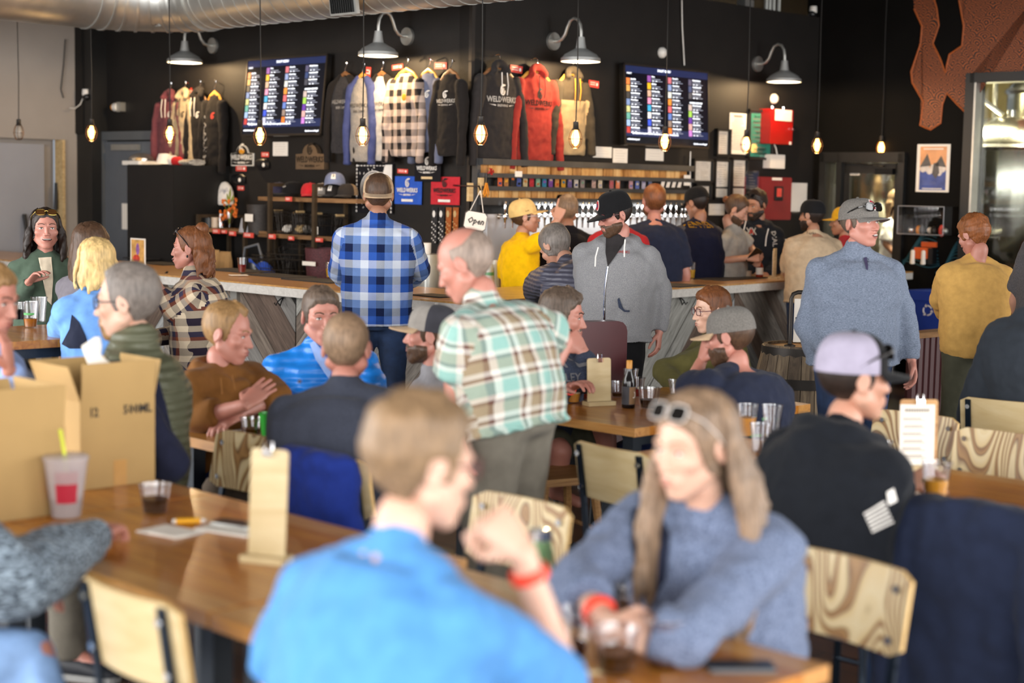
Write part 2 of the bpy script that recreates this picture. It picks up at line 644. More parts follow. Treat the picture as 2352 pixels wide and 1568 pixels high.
mb = MB(); wall_piece(mb, RW, 0, 4.86, 0, WT); struct(mb.obj('wall_back_right', 'black_paint'))
mb = MB(); wall_piece(mb, LW, _uE - 2, 1, WT, CZ, .1, -1.6); wall_piece(mb, RW, -1, 8, WT, CZ, .1, -1.6)
struct(mb.obj('wall_roof_space', 'ceiling_dark'))
mb = MB(); mb.box((CX, CY - .012, WT / 2), (.035, .035, WT), PI / 4); struct(mb.obj('trim_corner_guard', 'dark_metal'))
du0, du1 = MW.uz(1888, 420)[0], MW.uz(2080, 420)[0]
dz1 = MW.uz(1985, 352)[1]
wu0 = MW.uz(2232, 300)[0]
wu1 = wu0 + 1.7
wz1 = MW.uz(2290, 178)[1]
wz0 = .95
mb = MB()
wall_piece(mb, MW, -.15, du0, 0, CZ); wall_piece(mb, MW, du0, du1, dz1, CZ); wall_piece(mb, MW, du1, wu0, 0, CZ)
wall_piece(mb, MW, wu0, wu1, wz1, CZ); wall_piece(mb, MW, wu0, wu1, 0, wz0); wall_piece(mb, MW, wu1, 9, 0, CZ)
wmural = struct(mb.obj('wall_mural', 'black_paint_shaded'))
ME = MW.at(9, 0)
def window_wall(name, x0, y0, x1, y1, wins, z0=.7, z1=3.9):
 """straight wall with window openings given as (start, end) along it"""
 a, b = V((x0, y0, 0)), V((x1, y1, 0))
 d = (b - a).normalized(); rz = math.atan2(d.y, d.x); L_ = (b - a).length
 mb = MB()
 def pc(s0, s1, za, zb):
  c = a + d * ((s0 + s1) / 2); mb.box((c.x, c.y, (za + zb) / 2), (s1 - s0, .16, zb - za), rz)
 s = 0
 for w0, w1 in wins:
  pc(s, w0, 0, CZ); pc(w0, w1, 0, z0); pc(w0, w1, z1, CZ); s = w1
 pc(s, L_, 0, CZ)
 struct(mb.obj(name, 'white_paint'))
 for i, (w0, w1) in enumerate(wins):
  c = a + d * ((w0 + w1) / 2)
  win = struct(thing('window_%d' % (window_wall.n), 'tall shopfront window behind the seating', 'window', (c.x, c.y, 0), rz))
  del win['category'], win['label']
  window_wall.n += 1
  f = MB(); w = w1 - w0
  for k in range(4):
   f.box((-w / 2 + w * k / 3, 0, (z0 + z1) / 2), (.06, .1, z1 - z0))
  for z in (z0, 2.9, z1):
   f.box((0, 0, z), (w, .1, .06))
  f.obj('window_frame', 'black_trim', win)
window_wall.n = 2
window_wall('wall_rear', -8.1, -3.1, ME.x, -3.1, [(1.2, 4.6), (5.2, 8.6), (9.2, 12.6), (13.2, 16.6)])
window_wall('wall_left', -8.1, -3.1, -8.1, 14.3, [(.8, 4.2), (4.8, 8.2), (8.8, 12.2)])
window_wall('wall_right', ME.x, -3.1, ME.x, ME.y, [(.8, 4.2), (4.8, 8.2), (8.8, 12.2)])
for _y in (-.6, 3.4, 7.4):
 area('window_daylight', (ME.x - .12, _y, 2.3), (PI / 2, 0, PI / 2), 3.4, 3.2, 260, DAY)
ru1 = WW.uz(147, 450)[0]
rz1 = WW.uz(90, 319)[1]
mb = MB()
wall_piece(mb, WW, ru1, .05, 0, CZ); wall_piece(mb, WW, -5, ru1, rz1, CZ); wall_piece(mb, WW, -5, ru1, 0, CZ, .1, -.22)
struct(mb.obj('wall_white_left', 'white_paint'))
mb = MB(); c = WW.at(ru1 - .015, rz1 / 2, -.05); mb.box(c, (.03, .16, rz1), WW.rz); struct(mb.obj('trim_1', 'pine_trim'))
mb = MB(); c = WW.at(ru1 - 1.3, rz1 / 2 + .2, -.17); mb.box(c, (2.3, .06, rz1 - .5), WW.rz); struct(mb.obj('trim_2', 'white_panel'))
u1 = LW.uz(246, 350)[0]
mb = MB(); mb.box(LW.at((_uE + u1) / 2, CZ / 2, .08), (u1 - _uE, .2, CZ), LW.rz); struct(mb.obj('trim_black_column', 'black_trim'))
ub = WW.uz(172, 200)[0]; zb = WW.uz(190, 309)[1]
mb = MB(); mb.rbox(WW.at(ub / 2, (zb + CZ) / 2, .06), (-ub, .14, CZ - zb), .02, WW.rz, axis='Y'); struct(mb.obj('trim_bulkhead', 'black_paint'))
p, w, h = LW.rect(250, 300, 352, 640)
z1 = LW.uz(300, 303)[1]
d = struct(thing('door_1', '', '', LW.at(LW.uz(303, 400)[0], 0), LW.rz)); del d['category'], d['label']
f = MB()
for sx in (-1, 1):
 f.box((sx * .52, -.02, z1 / 2), (.09, .09, z1))
f.box((0, -.02, z1 - .04), (1.13, .09, .09)); f.obj('door_frame', 'grey_frame', d)
MB().box((0, -.005, z1 / 2 - .05), (.96, .05, z1 - .1)).obj('door_leaf', 'grey_door', d)
MB().box((-.02, -.06, z1 - .16), (.5, .05, .06)).obj('door_closer', 'galv', d)
mb = MB(); mb.box((-.08, -.034, 1.42), (.12, .004, .27)); mb.box((.03, -.034, 1.4), (.1, .004, .3)); mb.obj('paper_notice', 'paper', d)
dr = struct(thing('door_2', '', '', MW.at((du0 + du1) / 2, 0), MW.rz)); del dr['category'], dr['label']
W_ = du1 - du0
f = MB()
for x in (-W_ / 2 + .03, W_ / 2 - .03):
 f.box((x, .05, dz1 / 2), (.07, .2, dz1))
f.box((0, .05, dz1 - .04), (W_, .2, .1))
xs = MW.uz(1932, 420)[0] - (du0 + du1) / 2
f.box((xs, .05, dz1 / 2), (.05, .2, dz1)); f.obj('door_frame', 'black_trim', dr)
x0 = xs + .025; x1 = W_ / 2 - .065
f = MB()
lh = dz1 - .1
for x in (x0 + .035, x1 - .03):
 f.box((x, .03, lh / 2), (.06, .05, lh))
f.box(((x0 + x1) / 2, .03, lh - .05), (x1 - x0, .05, .1)); f.box(((x0 + x1) / 2, .03, .12), (x1 - x0, .05, .24))
leaf = f.obj('door_leaf', 'black_trim', dr)
MB().box(((x0 + x1) / 2, .03, lh / 2), (x1 - x0 - .1, .008, lh - .1)).obj('door_pane', 'window_glass', leaf)
MB().box(((-W_ / 2 + .065 + xs) / 2, .03, dz1 / 2), (xs + W_ / 2 - .09, .008, dz1 - .1)).obj('sidelight_pane', 'window_glass', dr)
m_ = MB(); m_.box((x1 - .16, -.02, lh - .08), (.2, .05, .06)); m_.tube([(x1 - .16, -.04, lh - .03), (x1 - .45, -.05, lh + .0)], .008); m_.obj('door_closer', 'black_metal', leaf)
p, w, h = MW.rect(1943, 382, 1972, 402)
ls = MW.o
sg = thing('danger_sign', 'small white DANGER sign stuck to the glass brewery door', 'sign', p + MW.n * .02, MW.rz)
MB().box((0, 0, 0), (w, .003, h)).obj('sign_plate', 'paper', sg)
mat('danger_red', 'c03a30', rough=.5)
m_ = MB(); m_.ell((0, -.003, h * .27), (w * .42, .003, h * .2)); m_.obj('danger_oval', 'danger_red', sg, True)
m_ = MB(); put_text(m_, 'DANGER', h * .22, (0, -.008, h * .27), sx=.8)
for k in range(3):
 m_.box((0, -.003, -h * (.08 + .15 * k)), (w * .8, .001, h * .05))
m_.obj('sign_lettering', 'ink', sg)
wn = struct(thing('window_1', '', '', MW.at((wu0 + wu1) / 2, 0), MW.rz)); del wn['category'], wn['label']
W_ = wu1 - wu0
f = MB()
for x in (-W_ / 2, W_ / 2):
 f.box((x, .03, (wz0 + wz1) / 2), (.09, .22, wz1 - wz0 + .09))
for z in (wz0, wz1):
 f.box((0, .03, z), (W_, .22, .09))
f.obj('window_frame', 'black_trim', wn)
f = MB(); f.box((-W_ / 2 + .06, -.02, (wz0 + wz1) / 2), (.02, .12, wz1 - wz0 - .08)); f.obj('frame_strip', 'galv', wn)
MB().box((0, .04, (wz0 + wz1) / 2), (W_ - .08, .008, wz1 - wz0 - .08)).obj('window_pane', 'window_glass', wn)
mat('brew_wall', '8d7f55', rough=.8, var=.15)
mb = MB(); wall_piece(mb, MW, -2.5, 8, 0, CZ, .1, -4.6); struct(mb.obj('wall_brewery', 'brew_wall'))
mat('brushed_steel', 'b9b6a6', rough=.2, metal=1, var=.12, vs=1.5, stretch=(1, 1, .3))
def tank(label, u, off, r, z0, z1, conez=.35):
 t = thing('brewing_tank', label, 'tank', MW.at(u, 0, -off), MW.rz)
 m = MB(); m.lathe([(r * .2, z0 - conez), (r, z0), (r, z1), (r * .97, z1 + .06), (r * .8, z1 + r * .3), (r * .45, z1 + r * .48), (.02, z1 + r * .52)], n=40); m.obj('shell', 'brushed_steel', t, True, ang=60)
 m = MB(); m.lathe([(r + .012, z1 - .03), (r + .03, z1), (r + .012, z1 + .03)], n=40); m.obj('shoulder_ring', 'steel', t, True)
 for k in range(3):
  a = 2 * PI * k / 3 + .5
  MB().tube([(r * .85 * math.cos(a), r * .85 * math.sin(a), z0 + .05), (r * .85 * math.cos(a), r * .85 * math.sin(a), 0)], .04).obj('leg', 'steel', t)
 m = MB(); m.lathe([(.0, z1 + r * .5), (.05, z1 + r * .5), (.05, z1 + r * .62), (.0, z1 + r * .62)], (.0, 0, 0), n=14); m.obj('top_port', 'steel', t, True)
 m = MB(); m.tube([(-r * .7, -r - .12, z0 - .2), (-r * .7, -r - .12, z1 + .4), (-r * .6, -r * .5, z1 + .62), (-.1, 0, z1 + r * .55)], .028); m.obj('fill_pipe', 'steel', t, True)
 m = MB(); m.tube([(0, -r - .02, z0 + .55), (0, -r - .12, z0 + .55), (.05, -r - .12, z0 + .8)], .015)
 m.lathe([(.05, 0), (.05, .03)], (.05, -r - .13, z0 + .82), n=16); m.obj('pressure_gauge', 'chrome', t, True)
 m = MB(); m.tube([(-.3, -r - .08, z0 + .5), (.3, -r - .08, z0 + .5)], .022); m.tube([(-.1, -r - .08, z0 + .3), (-.1, -r - .08, z0 + .62)], .018); m.obj('valve_pipe', 'chrome', t, True)
 return t
def tank_at(px, py, off):
 return MW.uz(px, py, -off)[0], off
tank('polished steel fermenter with domed top behind the big black-framed window', *tank_at(2318, 400, 1.1), .62, .9, 2.28)
tank('steel tank seen through the glazed brewery door', *tank_at(1985, 430, 1.2), .6, .8, 3.2)
tank('steel tank at the back, right of the fermenter window', *tank_at(2440, 400, 2.2), .6, .8, 2.9)
for (u, z) in ((du0 - .3, 3.6), (du0 + .3, 3.9), (wu0 + .8, 4.2)):  # unseen area lights added behind the glass to brighten the tank fronts
 p = MW.at(u + .5, z, -.55)
 area('brewery_fill_light', (p.x, p.y, p.z), (0, 0, MW.rz), 1.8, .6, 260, (1, .9, .62))
for k in range(7):
 c = RW.at(2.2 + k * .5, CZ - .22, -.6 + .0)
 o = MB().box((0, 0, 0), (.09, 3.2, .3)).obj('trim_joist', 'joist_wood', None, loc=c, rz=RW.rz); struct(o)
for i, px in enumerate((1797, 1805, 1814, 1826)):
 u = RW.uz(px, 20)[0]
 m = MB(); m.tube([(0, 0, -.12), (0, 0, 1.0)], .02, 8)
 tag(m.obj('conduit', 'galv', None, True, loc=RW.at(u, WT + .1, -.2)), 'grey steel conduit rising over the black wall, %s from left' % ('first', 'second', 'third', 'fourth')[i], 'conduit', 'conduits above the wall')
p = RW.pt(1712, 12, -.1)
tag(MB().rbox((0, 0, 0), (.14, .1, .1), .01, axis='Y').obj('junction_box', 'galv', None, loc=p, rz=RW.rz), 'small grey junction box on top edge of the black wall', 'junction box')
DK = 11.55
uD = V((-S2, S2, 0))                # away to the left along the bar wall
def duct_pt(t):
 return V((DK / 2, DK / 2, 3.42)) + uD * t
mdu = thing('spiral_duct', 'large round galvanised ventilation duct under the ceiling', 'duct', duct_pt(8), 0)
o0 = duct_pt(8)
R_ = .3
uL = WW.uz(20, 60)[0]
tE = 12.0
path = [duct_pt(t) for t in np.linspace(-1, tE, 40)]
body = MB(); body.tube([p - o0 for p in path], R_, 32); body.obj('duct_run', 'galv', mdu, True)
el = [duct_pt(tE)]
cen = duct_pt(tE) + V((-S2, -S2, 0)) * .75
for k in range(1, 9):
 a = PI / 2 * k / 8
 el.append(cen + V((S2, S2, 0)) * .75 * math.cos(a) + uD * .75 * math.sin(a))
el += [el[-1] + V((-S2, -S2, 0)) * t for t in (.3, 2.5)]
m = MB(); m.tube([p - o0 for p in el], R_ * 1.03, 32); m.obj('duct_elbow', 'galv', mdu, True)
for i, t in enumerate(np.arange(1.0, 12.0, .16)):
 q = duct_pt(t) - o0
 m = MB(); m.tube([q - uD * .004, q + uD * .004], R_ + .005, 32)
 m.obj('seam', 'galv', mdu, True)
for k in range(0, 9):
 q = el[k] - o0; dd = (el[k + 1] - el[k]).normalized()
 m = MB(); m.tube([q - dd * .012, q + dd * .012], R_ * 1.03 + .01, 32); m.obj('seam', 'galv', mdu, True)
for (px, py) in ((342, 40), (790, 8)):
 r = ray(px, py); n_ = V((S2, S2, 0)); P0 = duct_pt(0) - n_ * (R_ * .93)
 g = CP + r * ((P0 - CP).dot(n_) / r.dot(n_)) - o0
 gp = MB(); gp.box((0, 0, 0), (.32, .03, .17)); gr = gp.obj('vent_frame', 'galv', mdu, loc=g, rz=LW.rz); gr.rotation_euler = (.15, 0, LW.rz)
 for k in range(11):
  m = MB(); m.box((-.13 + .026 * k, -.02, 0), (.006, .02, .14)); m.obj('vent_slat', 'black_metal', gr)
mat('lamp_shade', '9a9c9b', rough=.5, metal=.5, var=.08)
mat('lamp_inside', 'e9dfc8', rough=.6)
mat('lamp_glow', 'ffdca0', emit=6, ecol='ffcf8a')
def wall_lamp(W, px, py, label):
 t = thing('wall_lamp', label, 'lamp', W.pt(px, py), W.rz, 'gooseneck barn lamps over the bar wall')
 m = MB(); m.tube([(0, 0, 0), (0, -.025, 0)], .075, 24); m.obj('wall_plate', 'galv', t, True)
 pth = [(0, -.02, 0), (0, -.07, .0)]
 pth += [(0, -.11, .012), (0, -.145, .05), (0, -.17, .11), (0, -.2, .16), (0, -.245, .18), (0, -.29, .165), (0, -.32, .12), (0, -.33, .06), (0, -.33, .0)]
 m = MB(); m.tube(pth, .014, 10); m.obj('gooseneck', 'galv', t, True)
 s = MB(); y = -.33; z = -.04
 pr = [(.03, .06), (.038, .0), (.045, -.035), (.09, -.06), (.135, -.085), (.15, -.105), (.165, -.115), (.168, -.145)]
 pr = pr + [(r - .006, zz) for r, zz in reversed(pr)]
 s.lathe([(r, z + zz) for r, zz in pr], (0, y, 0), n=32, closed=False); s.obj('shade', 'lamp_shade', t, True)
 b = MB(); b.ell((0, y, z - .085), (.03, .03, .04)); b.obj('bulb', 'lamp_glow', t, True)
 l = bpy.data.lights.new('lamp_light', 'POINT'); l.energy = 34; l.color = (1, .68, .36); l.shadow_soft_size = .03
 o = bpy.data.objects.new('lamp_light', l); COL.objects.link(o); o.parent = t; o.location = (0, y, z - .135)
 return t
wall_lamp(LW, 491, 105, 'grey gooseneck barn lamp above the four hoodies at far left')
wall_lamp(LW, 938, 84, 'grey gooseneck barn lamp above the checked shirt on hangers')
wall_lamp(RW, 1269, 95, 'grey gooseneck barn lamp above the red hoodie')
wall_lamp(RW, 1738, 147, 'grey gooseneck barn lamp above the red fire panel')
mat('bulb_lit', 'ffb347', emit=14, ecol='ffae4e')
mat('bulb_off', 'a9a39a', rough=.1)
mat('cage_wire', '6b4a2c', rough=.35, metal=.9)
mat('cord_black', '16130f', rough=.7)
PEND = [(43, 300, 'over the far left end of the bar, unlit'), (210, 301, 'in front of the black column'), (390, 303, 'in front of the maroon hoodie'),
  (597, 307, 'at the lower left corner of the left screen'), (833, 306, 'in front of the grey and blue baseball shirt'), (1104, 303, 'at the sleeve of the black hoodie'),
  (1322, 313, 'in front of the tan and grey hoodie'), (1527, 321, 'in front of the right screen'), (1714, 327, 'in front of the green framed notice'),
  (1877, 330, 'left of the glazed door'), (2024, 337, 'above the glazed door')]
for i, (px, py, where) in enumerate(PEND):
 W = BL if px < 1060 else BR
 p = W.pt(px, py, -.45)
 t = thing('pendant_lamp', 'caged bulb on black cord ' + where, 'pendant lamp', p, random.uniform(0, 2), 'caged pendant bulbs over the bar')
 m = MB(); m.tube([(0, 0, .1), (.004, 0, .5), (-.004, .003, 1.1), (0, 0, CZ - p.z)], .0045, 6); m.obj('cord', 'cord_black', t, True)
 m = MB(); m.lathe([(.008, .11), (.02, .105), (.022, .06), (.026, .055), (.026, .045)], n=14); m.obj('socket', 'dark_metal', t, True)
 m = MB(); m.lathe([(.012, .05), (.018, .035), (.03, .0), (.031, -.02), (.024, -.05), (.01, -.068), (.001, -.072)], n=16); m.obj('bulb', 'bulb_off' if i == 0 else 'bulb_lit', t, True)
 for k in range(6):
  a = 2 * PI * k / 6
  m = MB(); m.tube([(r * math.cos(a), r * math.sin(a), z) for r, z in ((.024, .055), (.042, .02), (.05, -.02), (.04, -.06), (.022, -.085))], .0026, 5); m.obj('cage_wire', 'cage_wire', t, True)
 m = MB(); m.lathe([(.022, -.083), (.025, -.085), (.022, -.088)], n=12); m.lathe([(.049, -.018), (.052, -.02), (.049, -.022)], n=14); m.obj('cage_ring', 'cage_wire', t, True, kind='stuff')
 if i:
  l = bpy.data.lights.new('pendant_light', 'POINT'); l.energy = 5; l.color = (1, .6, .24); l.shadow_soft_size = .03
  o = bpy.data.objects.new('pendant_light', l); COL.objects.link(o); o.parent = t; o.location = (0, 0, -.1)
wood('bar_wood', ['9a6d3c', 'b98a50', 'cf9f62'], rough=.35, scale=(1, 10, 10), coat=.3)
wood('bar_edge', ['b4afa8', 'c2bdb6', 'ccc8c1'], rough=.5, scale=(1, 12, 12))
WP = [wood('weathered_%d' % i, c, rough=.75, scale=(1.4, 16, 16), bump=.3) for i, c in enumerate((
 ['4a4743', '6d6a66', '86837e'], ['57504a', '7a736b', '918a80'], ['3a2e26', '54443a', '6a594c'], ['666560', '8a8983', '9d9b95'], ['453a32', '60544a', '7b6f63'], ['70706e', '8f9090', 'a3a3a1']))]
LB, RB = 8.2, 6.85
HB, DEP = 1.06, .85
bar = thing('bar_counter', 'L-shaped bar with pale plank top and chevron front of weathered boards', 'bar', BC, 0)
def bar_local(W, u, off, z):
 p = W.at(u, z, -off) - BC
 return p
def inner(off):   # meeting point of the two bars at a given inward offset
 a, b = BL.at(0, 0, -off), BR.at(0, 0, -off)
 A = np.array([[BL.x.x, -BR.x.x], [BL.x.y, -BR.x.y]])
 s, t = np.linalg.solve(A, np.array([b.x - a.x, b.y - a.y]))
 return a + BL.x * s - BC
ci = inner(DEP)
for nm, W, a, b in (('left', BL, -LB, 0), ('right', BR, 0, RB)):
 far = a if nm == 'left' else b
 o_, i_ = W.at(far, 0) - BC, W.at(far, 0, -DEP) - BC
 poly = [(0, 0), (o_.x, o_.y), (i_.x, i_.y), (ci.x, ci.y)]
 m = MB(); m.prism(poly, HB - .012, HB, plane='XY'); m.obj('counter_top', 'bar_wood', bar)
 m = MB(); m.prism(poly, HB - .075, HB - .0125, plane='XY'); m.obj('counter_edge', 'bar_edge', bar)
 off = .17
 c0 = inner(off); c1 = inner(off + .08)
 f_ = W.at(far, 0, -off) - BC; g_ = W.at(far, 0, -off - .08) - BC
 m = MB(); m.prism([(c0.x, c0.y), (f_.x, f_.y), (g_.x, g_.y), (c1.x, c1.y)], 0, HB - .08, plane='XY'); m.obj('carcass', 'black_trim', bar)
 L_ = LB if nm == 'left' else RB
 cx = c0 if True else 0
 uc = (c0 + BC - W.o).dot(W.x)
 u0, u1 = (a, uc) if nm == 'left' else (uc, b)
 pw = 1.75; u = u1 if nm == 'left' else u0
 sgn = -1 if nm == 'left' else 1
 k = 0
 slant = 1 if nm == 'left' else -1
 while (u > u0 + .01 if sgn < 0 else u < u1 - .01):
  ua, ub_ = (max(u0, u - pw), u) if sgn < 0 else (u, min(u1, u + pw))
  wd_ = .145; step = wd_ * math.sqrt(2)
  for j in range(-10, 16):
   q = ua + j * step
   z0, z1 = -.3, HB + .3
   if slant > 0:
    poly = [(q + z0, z0), (q + z0 + step - .006, z0), (q + z1 + step - .006, z1), (q + z1, z1)]
   else:
    poly = [(q - z0, z0), (q - z0 + step - .006, z0), (q - z1 + step - .006, z1), (q - z1, z1)]
   poly = clip_poly(poly, ua + .003, ub_ - .003, .02, HB - .08)
   if len(poly) < 3:
    continue
   area_ = abs(sum(poly[i][0] * poly[(i + 1) % len(poly)][1] - poly[(i + 1) % len(poly)][0] * poly[i][1] for i in range(len(poly)))) / 2
   if area_ < .004:
    continue
   ang = PI / 4 * slant
   mx_ = sum(x for x, _ in poly) / len(poly); mz_ = sum(z for _, z in poly) / len(poly)
   ca, sa = math.cos(-ang), math.sin(-ang)
   lp = [((x - mx_) * ca - (z - mz_) * sa, (x - mx_) * sa + (z - mz_) * ca) for x, z in poly]
   th = random.uniform(.014, .024)
   m = MB(); m.prism(lp, -th, 0)
   o = m.obj('plank', random.choice(WP), bar, loc=bar_local(W, mx_, off, mz_))
   o.rotation_euler = M.Rotation(W.rz, 4, 'Z').to_3x3().to_4x4().to_euler() if False else (M.Rotation(W.rz, 3, 'Z') @ M.Rotation(-ang, 3, 'Y')).to_euler()
  slant = -slant
  u = ua if sgn < 0 else ub_
p = BR.at(6.7, 0, -.1) - BC
m = MB(); m.tube([p, p + V((0, 0, HB - .08))], .03, 10); m.obj('end_post', 'galv', bar, True)
for (W, px, py) in ((BL, 541, 684),):
 q = W.pt(px, py, -.14) - BC
 o = MB().rbox((0, 0, 0), (.085, .04, .13), .006, axis='Y').obj('socket_box', 'galv', bar, loc=q, rz=W.rz)
for (W, px, py) in ((BL, 650, 692), (BL, 385, 632), (BR, 1560, 690)):
 q = W.pt(px, py, -.14) - BC
 m = MB()
 for sx in (-.02, .02):
  m.tube([(sx * .2, 0, .03), (sx, -.03, .0), (sx * 1.3, -.045, -.03), (sx * 1.3, -.06, -.01)], .005, 6)
 m.obj('coat_hook', 'black_metal', bar, loc=q, rz=W.rz)
# ================================================================== screens
mat('tv_bezel', '0d0d0e', rough=.25)
mat('tv_screen', '0b0c12', rough=.16, emit=.25, ecol='141a2c')
mat('tv_band', '1c2442', rough=.2, emit=.45, ecol='26305a')
mat('tv_text', 'e8eef8', rough=.5, emit=1.1, ecol='dfe8f8')
mat('tv_text_dim', '8790a5', rough=.5, emit=.55, ecol='8b93a8')
mat('tv_gold', 'c79a3c', rough=.5, emit=.7, ecol='c79a3c')
TILEC = ['d9783c', 'c79a55', '3c3a38', '6f87b5', 'b9bd86', '5fa398', '8fb0dc', 'b03c3a', '8a4fa0', 'e0ad20', 'c9a58e', 'd98ab0', '2f9fd0', 'dfe0e4', '3050d0', 'b9bfdc',
   'c46a78', '7f95c4', 'd6dcd6', 'e58a2e', 'd9606a', '5878c0', '8a7a72', 'e07828', '4a4a68', '1f3a6a', '30384a', 'b7a9a6', '8cc04a', '5a2c9a', 'cda0a0', 'b878c8']
for i, c in enumerate(TILEC):
 mat('tile_%d' % i, c, rough=.5, var=.3, vs=60, emit=.45, ecol=c)
NAMES = [['Juicy Bits', 'Hefeweizen', 'Long Dance Western Lager', 'West Pilsner', 'Fasting Bines 2023', 'Fruit Dynamics', 'Sub Dual Moose', 'Nelson DDH Juicy Bits'],
   ['Nova', 'Milk Bar', "It's A Unicorn Thing", 'Plantain Foot Bee', 'Worldwide Contract', 'Extra Extra DDH Juicy Bits', 'Blueberry Cobbler', 'Candy Hearts'],
   ['Cherry Pie', 'Classic Berry', 'Sour Lemon Strawberry Banana', 'P.O.G. Jubilee', 'Strawberry Cheesecake', 'Coffee Coconut Stout', 'Barrel Aged Medianoche', 'Double Mug 2023'],
   ['Birthday Medianoche', 'Coconut Medianoche 2023', 'Reserve Medianoche', 'Mocha Achromatic', 'Primo Juice', 'Blueberry Basil Sour', 'Raspberry Swirl Sour', 'Mixed Berry Pie']]
def tv(W, px, py, tilt, label, side):
 p = W.pt(px, py, .11)
 t = thing('wall_screen', label, 'television', p, W.rz, 'menu screens above the bar')
 t.rotation_euler = (M.Rotation(W.rz, 3, 'Z') @ M.Rotation(-tilt, 3, 'X')).to_euler()
 w, h = 1.2, .72
 m = MB(); m.box((0, .02, 0), (w, .05, h)); m.box((0, .06, 0), (.5, .05, .4)); m.obj('housing', 'tv_bezel', t)
 b = MB()
 for sx in (-1, 1):
  b.box((sx * (w / 2 - .008), -.008, 0), (.016, .012, h))
 for sz in (-1, 1):
  b.box((0, -.008, sz * (h / 2 - .009)), (w, .012, .018))
 b.obj('bezel', 'dark_metal', t)
 s = MB().box((0, -.006, 0), (w - .03, .004, h - .03)).obj('screen', 'tv_screen', t)
 MB().box((0, -.0085, h / 2 - .05), (w - .03, .001, .06)).obj('title_band', 'tv_band', s)
 MB().box((0, -.0085, -h / 2 + .115), (w - .03, .001, .07)).obj('footer_band', 'tv_band', s)
 tx = MB(); dm = MB(); gd = MB()
 X = lambda f: -w / 2 + f * w
 Z = lambda f: h / 2 - f * h
 put_text(tx, 'DRAFT MENU', .03, (X(.46), -.011, Z(.06)), bold=.0006)
 put_text(tx, 'DRAFT', .022, (X(.03), -.011, Z(.12)), align='LEFT')
 k = 0
 for ci_, (fx, rows) in enumerate(((.02, [.17 + .085 * i for i in range(8)]), (.26, [.12 + .0905 * i for i in range(8)]), (.50, [.12 + .0905 * i for i in range(8)]), (.745, [.12, .205, .29, .44, .522, .604, .686, .768]))):
  for ri, fz in enumerate(rows):
   xx, zz = X(fx), Z(fz + .03)
   MB().box((xx + .03, -.0095, zz - .012), (.046, .002, .055)).obj('menu_tile', 'tile_%d' % (k % 32), s)
   k += 1
   nm = NAMES[ci_][ri]
   put_text(tx, nm, .0195, (xx + .065, -.011, zz + .008), align='LEFT', sx=min(1, 14 / max(14, len(nm)) * .95), bold=.0004)
   dm.box((xx + .065 + .06, -.0095, zz - .014), (.12, .001, .006)); dm.box((xx + .065 + .075, -.0095, zz - .03), (.15, .001, .005))
   tx.box((xx + .085, -.0096, zz - .03), (.02, .001, .008)); tx.box((xx + .13, -.0096, zz - .03), (.02, .001, .008))
   if ci_ == 3 and ri in (0, 2):
    gd.box((xx + .08, -.0096, zz + .008), (.025, .001, .012))
 put_text(tx, 'ON PREMISES CANS/BOTTLES', .02, (X(.745) + .02, -.011, Z(.425)), align='LEFT', sx=.7, bold=.0006)
 put_text(tx, '**Tips and gratuities are donated to WeldWerks Community Foundation, supporting local community needs.', .0225, (X(.075), -.011, Z(.848)), align='LEFT', sx=.66, bold=.0004)
 put_text(tx, 'weldwerksbrewing.com/', .021, (X(.03), -.011, Z(.925)), align='LEFT', sx=.8, bold=.0004)
 put_text(tx, 'Subscribe to us on Untappd!', .021, (X(.97), -.011, Z(.945)), align='RIGHT', sx=.8, bold=.0004)
 tx.obj('menu_lettering', 'tv_text', s, kind='stuff'); dm.obj('menu_small_print', 'tv_text_dim', s, kind='stuff'); gd.obj('menu_new_marks', 'tv_gold', s, kind='stuff')
tv(LW, 652, 221, .10, 'wide black screen with beer menu, right of the hanging dark hoodies', 'l')
tv(RW, 1532, 246, .05, 'wide black screen with beer menu, right of the tan and grey hoodie', 'r')
for (px, lab) in ((1519, 'small round white strobe on black wall above the right screen'), (1776, 'round cream sounder on black wall above the red panel')):
 py = 121 if px == 1519 else 227
 m = MB(); m.lathe([(.05, 0), (.05, .02), (.035, .04), (.0, .05)], n=20)
 o = m.obj('alarm_sounder', 'white_plastic', None, True, loc=RW.pt(px, py)); o.rotation_euler = (PI / 2, 0, RW.rz)
 tag(o, lab, 'alarm')
for W, pts, nm, lab, mt in ((RW, [(1566, 0), (1567, 60), (1572, 150)], 'power_cable', 'pale cable hanging down the wall to the right screen', 'white_plastic'),
       (RW, [(1586, 348), (1585, 380), (1586, 430)], 'power_cable', 'pale cable running down from the right screen', 'white_plastic'),
       (WW, [(150, 90), (146, 150), (140, 205), (146, 225)], 'power_cable', 'thin dark cable dangling on the white wall', 'cord_black'),
       (WW, [(205, 212), (192, 222), (184, 240), (172, 249), (160, 248)], 'power_cable', 'white cable looping from the small camera', 'white_plastic')):
 c = W.pt(*pts[0], .02)
 m = MB(); m.tube([W.pt(x, y, .02 if W is not WW else (.15 if 'white cable' in lab else .02)) - c for x, y in pts], .006, 6)
 tag(m.obj(nm, mt, None, True, loc=c), lab, 'cable')
def seccam(W, px, py, off, label):
 t = thing('security_camera', label, 'camera', W.pt(px, py, off), W.rz)
 m = MB(); m.lathe([(.0, .05), (.035, .05), (.04, .0), (.035, -.02)], n=16); m.obj('base', 'white_plastic', t, True)
 m = MB(); m.ell((0, -.01, -.03), (.04, .05, .04)); m.obj('lens_dome', 'black_plastic', t, True)
seccam(WW, 197, 216, .2, 'small white and black camera on the black bulkhead at left')
seccam(MW, 1868, 26, .06, 'small camera high in the corner above the glazed door')
t = LW.thing('warning_beacon', 'orange warning beacon on a grey box on the black wall', 'beacon', 283, 246)
